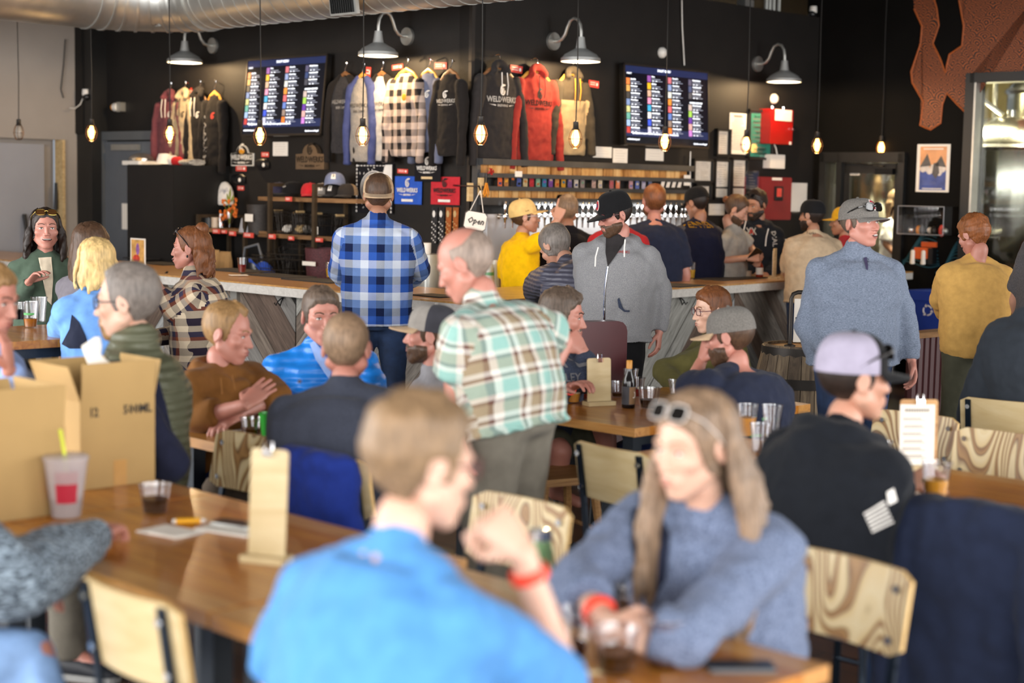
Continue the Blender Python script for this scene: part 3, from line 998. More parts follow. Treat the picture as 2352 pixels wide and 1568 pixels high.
MB().rbox((0, -.03, 0), (.09, .06, .1), .01, axis='Y').obj('box', 'galv', t)
mat('amber', 'd98a1a', rough=.25)
m = MB(); m.tube([(-.04, -.035, 0), (-.1, -.035, 0)], .045, 16); m.obj('collar', 'white_plastic', t, True)
m = MB(); m.tube([(-.1, -.035, 0), (-.14, -.035, 0), (-.16, -.035, 0)], [.035, .034, .012], 16); m.obj('dome', 'amber', t, True)
for i, (py) in enumerate((415, 446)):
 o = MB().rbox((0, -.01, 0), (.055, .02, .1), .006, axis='Y').obj('switch_plate', 'black_plastic', None, loc=WW.pt(201, py), rz=WW.rz)
 tag(o, ('upper' if i == 0 else 'lower') + ' black switch plate on the white wall beside the column', 'switch')
for (xa, ya, xb, yb, lab, mt) in ((130, 420, 126, 560, 'black-gripped pole leaning in the white wall recess', 'black_plastic'), (56, 492, 66, 560, 'red and black stick leaning in the white recess', 'red_card')):
 a = WW.pt(xa, ya, -.1); b = WW.pt(xb, yb, -.02)
 d_ = (a - b).normalized()
 b = a - d_ * (a.z / d_.z)
 t = thing('pole', lab, 'tool', (b.x, b.y, 0), 0)
 m = MB(); m.tube([a - b, (a - b) * .84], .022, 10); m.obj('grip', 'black_plastic', t, True)
 m = MB(); m.tube([(a - b) * .84, (0, 0, 0)], .011, 8); m.obj('shaft', 'red_card' if mt == 'red_card' else 'dark_metal', t, True)
# ================================================================== papers, frames and boxes on the walls
def lines(mb, w, h, n, y=-.004, top=.35, fill=.75, th=.012):
 for k in range(n):
  z = h * (top - (top + .38) * k / max(1, n - 1))
  ww = w * fill * random.uniform(.6, 1)
  mb.box((-(w * fill - ww) / 2 * random.choice((0, 1)), y, z), (ww, .001, th * h))
def sheet(W, box, label, n=8, name='notice_paper', cat='paper', m='paper', off=.004, title=None, rot=0):
 p, w, h = W.rect(*box, off)
 t = thing(name, label, cat, p, W.rz)
 MB().box((0, 0, 0), (w, .004, h)).obj('sheet', m, t)
 tx = MB(); lines(tx, w, h, n)
 if title:
  put_text(tx, title, h * .1, (0, -.004, h * .42), sx=.8)
 tx.obj('print', 'ink_soft', t, kind='stuff')
 return t
def framed(W, box, label, papers, mt='paper', fm='black_trim'):
 p, w, h = W.rect(*box, 0)
 t = thing('framed_document', label, 'framed document', p, W.rz)
 b = MB()
 fw = .022
 for sx in (-1, 1):
  b.box((sx * (w / 2 - fw / 2), -.02, 0), (fw, .04, h))
 for sz in (-1, 1):
  b.box((0, -.02, sz * (h / 2 - fw / 2)), (w, .04, fw))
 b.obj('frame', fm, t)
 MB().box((0, -.008, 0), (w - .03, .01, h - .03)).obj('backing', 'black_trim', t)
 for (f0, f1) in papers:
  z0, z1 = h / 2 - h * f0, h / 2 - h * f1
  c = (z0 + z1) / 2
  MB().box((0, -.016, c), (w - .07, .004, z0 - z1)).obj('document', mt, t)
  tx = MB(); lines(tx, w - .07, z0 - z1, 9, y=-.0195, th=.015)
  for i in range(len(tx.v)):
   tx.v[i] = (tx.v[i][0], tx.v[i][1], tx.v[i][2] + c)
  tx.obj('print', 'ink_soft', t, kind='stuff')
 MB().box((0, -.022, 0), (w - .04, .002, h - .04)).obj('glazing', 'clear_plastic', t)
 return t
sheet(LW, (627, 326, 661, 358), 'square white notice under the left screen', 5)
sheet(RW, (1362, 337, 1405, 362), 'white notice under the tan hoodie, left of three', 4)
sheet(RW, (1408, 341, 1441, 374), 'square white notice between two papers under the right screen', 5)
sheet(RW, (1483, 342, 1524, 369), 'white notice under the lit bulb before the right screen', 4)
sheet(RW, (1675, 260, 1715, 354), 'tall white WARNING notice between screen and green frame', 16, title='WARNING')
framed(RW, (1640, 296, 1673, 359), 'narrow black frame with certificate beside the right screen', [(.05, .95)])
framed(RW, (1587, 365, 1634, 420), 'black framed certificate under the right edge of the screen', [(.05, .95)])
framed(RW, (1592, 422, 1630, 458), 'small black framed paper behind the black cap', [(.06, .94)])
framed(RW, (1635, 366, 1673, 458), 'tall black frame with two documents, left of pair', [(.05, .68), (.73, .95)])
framed(RW, (1674, 363, 1712, 458), 'tall black frame with two documents, right of pair', [(.05, .68), (.73, .95)])
sheet(RW, (1628, 468, 1664, 494), 'small white paper on the wall above the man with hair bun', 3)
mat('green_print', '2f8f7d', rough=.5, var=.08)
t = framed(RW, (1714, 252, 1772, 367), 'large black frame with green tips notice', [(.06, .94)], 'green_print')
p, w, h = RW.rect(1714, 252, 1772, 367)
tx = MB()
for k, s_ in enumerate(('Tips and gratuities are', 'donated to WeldWerks', 'Community Foundation', 'supporting local', 'community needs', 'THANK YOU!')):
 put_text(tx, s_, .036, (0, -.03, h * (.36 - .105 * k)), sx=.78)
put_text(tx, '(COMMUNITY', .04, (0, -.03, -h * .3), sx=.7); put_text(tx, 'FOUNDATION)', .04, (0, -.03, -h * .38), sx=.7)
tx.obj('notice_lettering', 'ink', t, kind='stuff')
mat('fire_red', '96110f', rough=.4, var=.06)
mat('maroon_red', '7a1a1e', rough=.5, var=.1)
def cabinet_box(W, box, depth, label, mt, cat, name, extra=None):
 p, w, h = W.rect(*box, depth)
 t = thing(name, label, cat, p + W.n * depth, W.rz)
 MB().rbox((0, -depth / 2, 0), (w, depth, h), .006, axis='Y').obj('body', mt, t)
 if extra:
  extra(t, w, h, -depth)
 return t
def ex1(t, w, h, y):
 MB().box((.02, y - .003, h * .33), (w * .74, .004, h * .32)).obj('label_plate', 'paper', t)
 tx = MB(); lines(tx, w * .6, h * .25, 4, y=y - .006); tx.v = [(a + .02, b, c + h * .33) for a, b, c in tx.v]; tx.obj('print', 'ink_soft', t, kind='stuff')
 m = MB(); m.tube([(w * .42, y - .02, -h * .05), (w * .52, y - .02, -h * .05)], .01, 8); m.obj('key', 'chrome', t)
 MB().box((w * .4, y - .003, -h * .46), (.03, .004, .03)).obj('sticker', 'paper', t)
 for sx in (-.2, .3):
  m = MB(); m.lathe([(.02, h / 2), (.02, h / 2 + .03), (0, h / 2 + .035)], (sx * w, y * .5, 0), n=12); m.obj('knob', 'chrome', t, True)
def ex2(t, w, h, y):
 MB().rbox((-.0, y - .006, .0), (w * .96, .012, h * .97), .01, axis='Y').obj('door', 'maroon_red', t)
 MB().rbox((.03, y - .016, .05), (w * .26, .014, h * .34), .01, axis='Y').obj('handle_pocket', 'black_plastic', t)
 MB().box((.03, y - .025, .06), (w * .14, .004, h * .2)).obj('handle_window', 'red_card', t)
 MB().box((.0, y - .014, h * .46), (w * .3, .004, .025)).obj('label_strip', 'paper', t)
cabinet_box(RW, (1770, 251, 1821, 331), .14, 'bright red fire alarm panel with white label', 'fire_red', 'fire panel', 'fire_panel', ex1)
cabinet_box(RW, (1770, 355, 1803, 387), .09, 'small white box under the red fire panel', 'white_plastic', 'box', 'control_box')
m = MB(); c = RW.pt(1778, 331, .05)
m.tube([RW.pt(x, y, .04) - c for x, y in ((1778, 331), (1782, 340), (1785, 355))], .007, 6); tag(m.obj('conduit', 'white_plastic', None, True, loc=c), 'thin white conduit between red panel and white box', 'conduit')
cabinet_box(RW, (1744, 407, 1817, 505), .2, 'dark red fire extinguisher cabinet with black handle pocket', 'maroon_red', 'cabinet', 'extinguisher_cabinet', ex2)
sheet(RW, (1817, 420, 1853, 486), 'blank white board beside the dark red cabinet', 0, 'white_board', 'board', 'white_plastic')
p, w, h = RW.rect(1712, 392, 1742, 455, .3)
t = thing('menu_holder', 'clear acrylic holder with dark menu left of the dark red cabinet', 'menu holder', p, RW.rz)
MB().box((0, .004, 0), (w * .85, .003, h * .96)).obj('menu_sheet', 'black_plastic', t)
MB().box((0, 0, 0), (w, .004, h)).obj('acrylic_front', 'clear_plastic', t)
tx = MB(); lines(tx, w * .8, h, 8, y=-.004); tx.obj('print', 'ink_soft', t, kind='stuff')
MB().box((0, .05, -h / 2 - .25), (w, .1, .5)).obj('stand', 'black_plastic', t)
mat('sign_white', 'e4ded2', rough=.5)
mat('sign_dark', '241f1c', rough=.5)
mat('sign_amber', 'c98a1e', rough=.4)
mat('sign_metal', '7d6a55', rough=.35, metal=.6, var=.2)
mat('sign_metal_dark', '33291f', rough=.5, metal=.4)
def emblem(mb, x, z, r, y, mi):
 """flame-and-drop emblem: round body with a leaf-like tail"""
 n = 22
 ring = [(x + r * math.cos(2 * PI * k / n) * .8, z + r * math.sin(2 * PI * k / n)) for k in range(n)]
 inn = [(x + r * .7 * math.cos(2 * PI * k / n) * .8, z + r * .7 * math.sin(2 * PI * k / n)) for k in range(n)]
 vs = [(a, y, b) for a, b in ring] + [(a, y, b) for a, b in inn]
 mb.add(vs, [(k, (k + 1) % n, n + (k + 1) % n, n + k) for k in range(4, n)], mi)
 for q in (-.35, 0, .35):
  mb.add([(x + q * r - r * .1, y, z - r * .55), (x + q * r + r * .1, y, z - r * .55), (x + q * r + r * .1, y, z + r * .45), (x + q * r - r * .1, y, z + r * .5)], [(0, 1, 2, 3)], mi)
 mb.add([(x + r * .1, y, z + r * .75), (x + r * .9, y, z + r * .9), (x + r * 1.05, y, z + r * 1.15), (x + r * .4, y, z + r * 1.25), (x - r * .2, y, z + r * 1.1)], [(0, 1, 2, 3, 4)], mi)
def brand(mb, w, y, mi, z0=0, word='WELDWERKS', sub='BREWING', emb=True):
 put_text(mb, word, w * .2, (0, y, z0), mi, sx=.86, bold=w * .004)
 if sub:
  put_text(mb, sub, w * .085, (0, y, z0 - w * .15), mi, sx=1.0, bold=w * .002)
  for sx in (-1, 1):
   mb.add([(sx * w * .24, y, z0 - w * .135), (sx * w * .45, y, z0 - w * .12), (sx * w * .24, y, z0 - w * .16)], [(0, 1, 2)], mi)
 if emb:
  emblem(mb, 0, z0 + w * .24, w * .13, y, mi)
def sign_shape(w, h):
 pl = [(-w / 2, -h / 2), (w / 2, -h / 2), (w / 2, h * .1), (w * .3, h * .12)]
 for k in range(0, 11):
  a = PI * k / 10
  pl.append((w * .26 * math.cos(a), h * .14 + h * .36 * math.sin(a)))
 pl += [(-w * .3, h * .12), (-w / 2, h * .1)]
 return pl
p, w, h = LW.rect(533, 333, 584, 381)
t = thing('logo_sign', 'white-edged logo sign with amber drop on black wall', 'sign', p, LW.rz)
m = MB(); m.prism(sign_shape(w, h), -.012, 0); m.obj('sign_edge', 'sign_white', t)
m = MB(); m.prism(sign_shape(w * .93, h * .92), -.016, -.012); m.obj('sign_face', 'sign_dark', t)
m = MB(); m.ell((.0, -.018, h * .2), (w * .13, .006, h * .14)); m.obj('amber_drop', 'sign_amber', t, True)
m = MB(); brand(m, w * .92, -.022, 0, -h * .1); m.obj('sign_lettering', 'sign_white', t, kind='stuff')
p, w, h = LW.rect(687, 331, 752, 389)
t = thing('logo_sign', 'layered brown metal logo sign under the left screen', 'sign', p, LW.rz)
m = MB(); m.prism([(a + .03, b) for a, b in sign_shape(w, h)], -.015, 0); m.obj('back_layer', 'sign_metal_dark', t)
m = MB(); m.prism(sign_shape(w, h), -.04, -.015); m.obj('front_layer', 'sign_metal', t)
m = MB(); brand(m, w * .92, -.042, 0, -h * .12); m.obj('sign_lettering', 'sign_metal_dark', t, kind='stuff')
CARDS = [(LW, 554, 387, 24, 12, 0, 'under the white-edged logo sign', 0), (LW, 609, 355, 17, 11, 0, 'above the folded black mask'), (LW, 501, 409, 15, 12, .25, 'above the grey knit hat', 0),
   (LW, 553, 432, 15, 10, 0, 'below the lower black mask', 0), (LW, 438, 212, 9, 16, -.5, 'between the cream and black hoodies', 0), (LW, 846, 166, 11, 24, .1, 'beside the hanger of the grey and blue shirt', 0),
   (LW, 913, 154, 25, 12, -.05, 'left of the checked shirt hanger', 0), (LW, 1012, 151, 28, 15, .03, 'left of the black long-sleeve hanger', 0), (LW, 925, 393, 24, 10, .03, 'above the blue bandana', 0),
   (RW, 1186, 159, 28, 17, .05, 'between the black and red hoodies', 0), (RW, 1364, 193, 23, 16, .05, 'at the shoulder of the tan hoodie', 0)]
for c in CARDS:
 W, px, py, w_, h_, rot, where = c[:7]
 p, w, h = W.rect(px - w_ / 2, py - h_ / 2, px + w_ / 2, py + h_ / 2, .006)
 t = thing('price_card', 'small red price card ' + where, 'price card', p, W.rz, 'red price cards')
 R = M.Rotation(W.rz, 3, 'Z') @ M.Rotation(rot, 3, 'Y'); t.rotation_euler = R.to_euler()
 MB().box((0, 0, 0), (w, .003, h)).obj('card', 'red_card', t)
 tx = MB()
 for k in range(2):
  tx.box((-w * .12, -.003, h * (.2 - .3 * k)), (w * .5, .001, h * .1))
 m_ = tx; m_.ell((w * .3, -.003, 0), (w * .1, .001, h * .25), 10)
 tx.obj('card_print', 'paper', t, kind='stuff')
# ================================================================== cloth goods on the left bar wall
def wavy_sheet(w, h, mats_fn=None, nx=10, nz=10, amp=.008, seed=0):
 rnd = random.Random(seed)
 a, b = rnd.uniform(0, 6), rnd.uniform(0, 6)
 vs, fs = [], []
 for j in range(nz + 1):
  for i in range(nx + 1):
   x, z = w * (i / nx - .5), h * (j / nz - .5)
   y = -.006 - amp * (.5 + .5 * math.sin(x * 18 + a) * math.cos(z * 9 + b)) * (1.1 - j / nz)
   vs.append((x, y, z))
 n = (nx + 1) * (nz + 1)
 vs += [(x, y + .003, z) for x, y, z in vs]
 for j in range(nz):
  for i in range(nx):
   q = j * (nx + 1) + i
   fs += [(q, q + 1, q + nx + 2, q + nx + 1), (n + q, n + q + nx + 1, n + q + nx + 2, n + q + 1)]
 return MB().add(vs, fs)
cloth('bandana_black', '17161a'); cloth('bandana_blue', '2d55b4'); cloth('bandana_red', 'b72d36')
mat('print_white', 'dcd8d2', rough=.8); mat('print_black', '1e1b1c', rough=.8); mat('print_tan', 'cdb48a', rough=.8)
def bandana(box, label, mt, pm, logo=True, strip=None, off=.01):
 p, w, h = LW.rect(*box, off)
 t = thing('bandana', label, 'bandana', p, LW.rz, 'bandanas pinned to the bar wall')
 wavy_sheet(w, h, amp=.006, seed=len(label)).obj('cloth', mt, t, True)
 m = MB()
 if logo:
  brand(m, w * .74, -.02, 0, h * .0)
 m.obj('print', pm, t, kind='stuff')
 if strip:
  MB().box((0, -.018, -h * .36), (w * .42, .002, h * .09)).obj('paper_band', strip, t)
 return t, w, h
bandana((908, 405, 970, 469), 'blue bandana with white logo print', 'bandana_blue', 'print_white', strip='print_white')
bandana((991, 406, 1057, 470), 'red bandana with dark logo print', 'bandana_red', 'print_black', strip='print_white')
bandana((954, 356, 1014, 417), 'plain black bandana with white logo print overlapping the others', 'bandana_black', 'print_white', strip='print_tan', off=.03)
t, w, h = bandana((819, 376, 905, 490), 'large black paisley bandana with white border behind the man at bar', 'bandana_black', 'print_white', logo=False)
m = MB(); rnd = random.Random(3)
for sx in (-1, 1):
 for k in range(13):
  m.box((sx * w * .46, -.018, h * (-.46 + .92 * k / 12)), (w * .03, .001, h * .045))
for k in range(11):
 m.box((w * (-.42 + .84 * k / 10), -.018, h * .46), (w * .05, .001, h * .02))
for k in range(34):
 a = rnd.uniform(0, 6.28); x, z = rnd.uniform(-.4, .4) * w, rnd.uniform(-.42, .42) * h
 if abs(x) < w * .27 and abs(z) < h * .3:
  continue
 q = .014
 m.add([(x + q * math.cos(a), -.018, z + q * math.sin(a)), (x + q * .5 * math.cos(a + 2), -.018, z + q * .5 * math.sin(a + 2)), (x - q * math.cos(a), -.018, z - q * math.sin(a)), (x + q * .4 * math.cos(a - 1.6), -.018, z + q * .4 * math.sin(a - 1.6))], [(0, 1, 2, 3)])
n = 26
for rr in (.30, .34):
 vs = [(w * rr * f * math.cos(2 * PI * k / n), -.018, h * rr * f * math.sin(2 * PI * k / n)) for f in (1, 1.06) for k in range(n)]
 m.add(vs, [(k, (k + 1) % n, n + (k + 1) % n, n + k) for k in range(n)])
m.add([(w * .48, -.019, h * .48), (w * .48, -.019, -h * .3), (w * .2, -.019, h * .2), (w * .3, -.019, h * .48)], [(0, 1, 2, 3)])
m.obj('paisley_print', 'print_white', t, kind='stuff')
heather('sock_black', '1b1a1e', '3c3a3a', 60); heather('sock_rust', '8a4a22', 'a35c2e', 60)
mat('sock_fleck', 'b59a6a', rough=.8)
for i, (x0, mt, lab) in enumerate(((992, 'sock_black', 'left black patterned sock hanging beside its twin'), (1008, 'sock_black', 'right black patterned sock hanging next to the rust pair'), (1024, 'sock_rust', 'left rust brown patterned sock of the hanging pair'), (1040, 'sock_rust', 'right rust brown patterned sock by the wall corner'))):
 p, w, h = LW.rect(x0, 476, x0 + 13, 560, .015)
 t = thing('sock', lab, 'sock', p, LW.rz, 'socks on the bar wall')
 m = MB(); m.loft([(V((0, 0, z * h)), V((1, 0, 0)), V((0, 1, 0)), w * a, .012) for z, a in ((.5, .5), (.2, .47), (-.2, .45), (-.4, .5), (-.5, .3))], 14); m.obj('knit', mt, t, True)
 m = MB()
 for k in range(12):
  m.ell(((k % 3 - 1) * w * .3, -.0125, h * (.1 - .05 * k)), (.007, .003, .007), 6)
 m.ell((0, -.0125, h * .32), (.018, .003, .03), 8)
 m.obj('knit_pattern', 'print_white' if mt == 'sock_black' else 'sock_fleck', t, kind='stuff')
mat('mask_black', '121214', rough=.35, var=.3, vs=30)
for i, (box, lab) in enumerate((((590, 364, 622, 391), 'folded black mask in a glossy sleeve, upper of two'), ((535, 399, 567, 425), 'folded black mask in a glossy sleeve, lower of two'))):
 p, w, h = LW.rect(*box, .0)
 t = thing('face_mask', lab, 'mask', p, LW.rz, 'packed masks')
 m = MB(); m.loft([(V((w * x, -.02, h * .06 * math.sin(x * 9))), V((0, 0, 1)), V((0, 1, 0)), h * a, b) for x, a, b in ((-.5, .25, .006), (-.3, .45, .02), (0, .5, .03), (.3, .45, .02), (.5, .3, .006))], 12)
 m.obj('cloth', 'mask_black', t, True)
 m = MB(); m.ell((w * .25, -.045, -h * .05), (w * .1, .003, h * .18), 12); m.obj('round_label', 'paper', t, True)
heather('hat_marble', 'd9d4cc', '8f8f96', 18, thr=(.5, .68)); heather('hat_dark', '2c2b2c', '4c4a48', 60)
for (box, mt, lab, nm) in (((493, 417, 535, 471), 'hat_marble', 'marbled white knit hat hanging on the wall above the flowers', 'knit_hat'), ((478, 412, 505, 460), 'hat_dark', 'dark charcoal knit hat hanging behind the white one', 'knit_hat')):
 p, w, h = LW.rect(*box, .07)
 t = thing(nm, lab, 'knit hat', p, LW.rz)
 m = MB(); m.loft([(V((w * dx, 0, h * z)), V((1, 0, 0)), V((0, 1, 0)), w * a, .06 * b) for z, a, b, dx in ((-.5, .44, .8, .0), (-.45, .5, 1, .0), (-.2, .5, 1, .0), (.1, .45, .9, .02), (.3, .33, .7, .04), (.45, .15, .4, .06), (.5, .04, .1, .07))], 18); m.obj('knit', mt, t, True)
# ================================================================== shelves behind the left bar
wood('shelf_wood', ['5b4026', '7c5a38', '94704a'], rough=.55)
mat('shelf_steel', '4b3f30', rough=.45, metal=.5, var=.2)
SW = Wall(LW.at(0, 0, .42)[:2], -PI / 4)          # plane of the shelf fronts
def shelf_unit(label, px_posts, ztop_px, shelf_py, xl, xr):
 """steel posts and plank shelves; px taken on the front plane"""
 us = [SW.uz(x, 520)[0] for x in px_posts]
 zt = SW.uz(px_posts[0], ztop_px)[1]
 u0 = us[0]
 t = thing('shelf_unit', label, 'shelf', SW.at(u0, 0), SW.rz)
 for u in us:
  m = MB(); m.box((u - u0, .015, (zt + .93) / 2), (.035, .035, zt - .93)); m.obj('front_post', 'shelf_steel', t)
  m = MB(); m.box((u - u0 + .0, .36, (zt + .93) / 2), (.03, .03, zt - .93)); m.obj('rear_post', 'shelf_steel', t)
  m = MB(); m.box((u - u0, .19, zt - .015), (.03, .34, .03)); m.obj('side_rail', 'shelf_steel', t)
 m = MB(); m.box(((us[-1] - u0) / 2, .36, zt - .015), (us[-1] - u0, .025, .025)); m.obj('top_rail', 'shelf_steel', t)
 a, b = SW.uz(xl, 520)[0] - u0, SW.uz(xr, 520)[0] - u0
 zs = []
 for (x, y) in shelf_py:
  z = SW.uz(x, y)[1]
  zs.append(z)
  m = MB(); m.box(((a + b) / 2, .18, z), (b - a, .3, .035)); m.obj('shelf_board', 'shelf_wood', t)
 return t, us, zs
t1, us1, zs1 = shelf_unit('tall steel shelf with caps on top and wire baskets below', (617, 719), 420, ((670, 458), (670, 544)), 586, 812)
t2, us2, zs2 = shelf_unit('low steel shelf with mugs and flowers left of the cap shelf', (453, 560), 492, ((500, 530),), 440, 606)
zcap, zbk = zs1[0] + .018, zs1[1] + .018
zmug = zs2[0] + .018
def spos(px, z, off=.42 - .18):
 """place on the shelf at pixel column px"""
 p = Wall(LW.at(0, 0, off)[:2], -PI / 4).pt(px, 500)
 return V((p.x, p.y, z))
for i, (px, py, w_, h_, where) in enumerate(((663, 457, 15, 10, 'under the black caps on the tall shelf'), (625, 543, 16, 11, 'on the tall shelf edge under the growler'), (669, 547, 13, 9, 'on the shelf edge below the wire basket'), (733, 551, 17, 9, 'on the shelf edge under the black bag'),
            (497, 531, 17, 10, 'at the left of the low shelf edge'), (515, 532, 13, 8, 'beside the first card on the low shelf edge'), (534, 536, 16, 10, 'under the goblet on the low shelf edge'), (571, 540, 23, 11, 'under the white lamp shade'))):
 p, w, h = SW.rect(px - w_ / 2, py - h_ / 2, px + w_ / 2, py + h_ / 2, .012)
 t = thing('price_card', 'small red price card ' + where, 'price card', p, SW.rz, 'red price cards')
 MB().box((0, 0, 0), (w, .003, h)).obj('card', 'red_card', t)
 tx = MB()
 for k in range(2):
  tx.box((-w * .1, -.003, h * (.2 - .3 * k)), (w * .6, .001, h * .12))
 tx.obj('card_print', 'paper', t, kind='stuff')
def cap_parts(par, k, crown_m, brim_m, back_m=None, patch=None, logo_fn=None, Mx=None, brim_len=.075, flat=.35, high=1.0, front_az=75):
 """baseball cap in head space: +Y forward, z up; crown, brim, button; returns crown"""
 Mx = Mx or M.Identity(4)
 az_n, el_n = 28, 9
 vs, fs, mi = [], [], []
 rx, ry, rz_ = .083 * k, .102 * k, .088 * k * high
 c = V((0, -.010 * k, .03 * k))
 for j in range(el_n + 1):
  e = PI / 2 * j / el_n
  for i in range(az_n):
   a = 2 * PI * i / az_n
   ce = math.cos(e) ** .62
   vs.append(Mx @ (c + V((rx * ce * math.sin(a), ry * ce * math.cos(a), rz_ * math.sin(e) ** .95))))
 for j in range(el_n):
  for i in range(az_n):
   fs.append((j * az_n + i, j * az_n + (i + 1) % az_n, (j + 1) * az_n + (i + 1) % az_n, (j + 1) * az_n + i))
   aa = abs(((360 * (i + .5) / az_n + 180) % 360) - 180)
   mi.append(1 if back_m and aa > front_az else 0)
 m = MB(); m.v = [tuple(v) for v in vs]; m.f = fs; m.m = mi
 lo = [Mx @ (c + V((rx * 1.005 * math.sin(2 * PI * i / az_n), ry * 1.005 * math.cos(2 * PI * i / az_n), -.012 * k))) for i in range(az_n)]
 b0 = len(m.v); m.v += [tuple(v) for v in lo]
 for i in range(az_n):
  m.f.append((b0 + i, b0 + (i + 1) % az_n, (i + 1) % az_n, i))
  aa = abs(((360 * (i + .5) / az_n + 180) % 360) - 180)
  m.m.append(1 if back_m and aa > front_az else 0)
 cr = m.obj('cap_crown', [crown_m] + ([back_m] if back_m else []), par, True, ang=70)
 n = 14
 vs = []
 for s_ in range(5):
  f = s_ / 4
  for i in range(n + 1):
   a = math.radians(-62 + 124 * i / n)
   ex = brim_len * k * f * (math.cos(a * 1.35) ** .6 if abs(a * 1.35) < PI / 2 else 0)
   x = rx * math.sin(a) * (1 + .06 * f)
   y = ry * math.cos(a) + ex
   z = -.008 * k - flat * k * (x / k) ** 2 * 6 * f * .5 - .012 * k * f
   vs.append(Mx @ (c + V((x, y, z))))
 N_ = len(vs)
 up = (Mx.to_3x3() @ V((0, 0, 1))) * .005 * k
 vs2 = [v - up for v in vs]
 fs = []
 for s_ in range(4):
  for i in range(n):
   q = s_ * (n + 1) + i
   fs += [(q, q + 1, q + n + 2, q + n + 1), (N_ + q, N_ + q + n + 1, N_ + q + n + 2, N_ + q + 1)]
 for i in range(n):
  q = 4 * (n + 1) + i
  fs.append((q, q + 1, N_ + q + 1, N_ + q))
 MB().add(vs + vs2, fs).obj('cap_brim', brim_m, par, True, ang=60)
 b = MB(); b.ell(Mx @ (c + V((0, 0, rz_ + .002))), (.008 * k, .008 * k, .005 * k), 8); b.obj('cap_button', crown_m, par, True)
 def on_front(az, zz, mesh_fn, name, mt):
  """curved patch on the crown; mesh_fn fills an MB in a flat XZ plane"""
  f = MB(); mesh_fn(f)
  out = []
  for x, y, z in f.v:
   a = az + x / (ry * 1.0)
   s = min(.98, max(0, (zz * k + z) / rz_))
   e = math.asin(s)
   ce = math.cos(e) ** .62
   q = 1.012 + (-y) * 4
   out.append(tuple(Mx @ (c + V((rx * ce * math.sin(a) * q, ry * ce * math.cos(a) * q, rz_ * s)))))
  f.v = out
  return f.obj(name, mt, par, True)
 if patch:
  for (az, zz, fn, nm, mt) in patch:
   on_front(az, zz, fn, nm, mt)
 return cr
def sq_patch(w, h):
 def fn(f):
  n = 5
  vs = [(w * (i / n - .5), 0, h * (j / n - .5)) for j in range(n + 1) for i in range(n + 1)]
  f.add(vs, [(j * (n + 1) + i, j * (n + 1) + i + 1, (j + 1) * (n + 1) + i + 1, (j + 1) * (n + 1) + i) for j in range(n) for i in range(n)])
 return fn
def txt_patch(s, size, sx=1, dz=0, **kw):
 def fn(f):
  put_text(f, s, size, (0, -.002, dz), sx=sx, ext=.0002, **kw)
 return fn
for nm, c in (('cap_black', '141416'), ('cap_blue', '6d7796'), ('cap_grey', '8b8680'), ('cap_red', 'b5262e'), ('cap_char', '2b2725'), ('cap_denim', '39364a'), ('cap_royal', '2b52c0')):
 cloth(nm, c)
heather('cap_mesh_tan', '6e5c48', '8f7d64', 90)
LC = lambda nm, lab, px, z, yaw, crown, brim, back=None, patch=None, tilt=0, k=1.0, off=.24: cap_parts(
 thing('display_cap', lab, 'cap', spos(px, z + .012, off), SW.rz + yaw, 'caps on the shelf'), k, crown, brim, back, patch, Mx=M.Translation((0, 0, .0)) @ M.Rotation(tilt, 4, 'X'))
LOGO = [(0, .045, sq_patch(.05, .045), 'patch', 'paper'), (0, .05, lambda f: emblem(f, 0, .0, .012, -.003, 0), 'patch_emblem', 'print_black')]
WORD = [(-.55, .04, txt_patch('Wildpines', .02, .9), 'word_print', 'print_white'), (.5, .045, sq_patch(.03, .04), 'round_badge', 'cap_grey')]
LC('c', 'speckled dark cap at the left end of the cap shelf', 640, zcap, PI + .5, 'cap_denim', 'cap_black')
LC('c', 'black snapback cap with white word on the cap shelf', 672, zcap, PI - .3, 'cap_black', 'cap_black', None, [(-.1, .045, txt_patch('Wildpines', .022, .9), 'word_print', 'print_white')], k=1.08, off=.2)
LC('c', 'red cap half behind the shelf post', 712, zcap, PI + .9, 'cap_red', 'cap_red')
LC('c', 'light grey cap with white patch beside the red cap', 740, zcap, PI + .7, 'cap_grey', 'cap_grey', None, LOGO)
LC('c', 'charcoal trucker cap with white patch on cap shelf', 768, zcap, PI + .35, 'cap_char', 'cap_char', 'cap_mesh_tan', LOGO, off=.2)
LC('c', 'tan mesh trucker cap at the right end of the shelf', 797, zcap, PI + .3, 'cap_char', 'cap_char', 'cap_mesh_tan')
LC('c', 'slate blue cap with white patch resting on other caps', 768, zcap + .085, PI + .75, 'cap_blue', 'cap_blue', None, LOGO, tilt=.12, k=1.1)
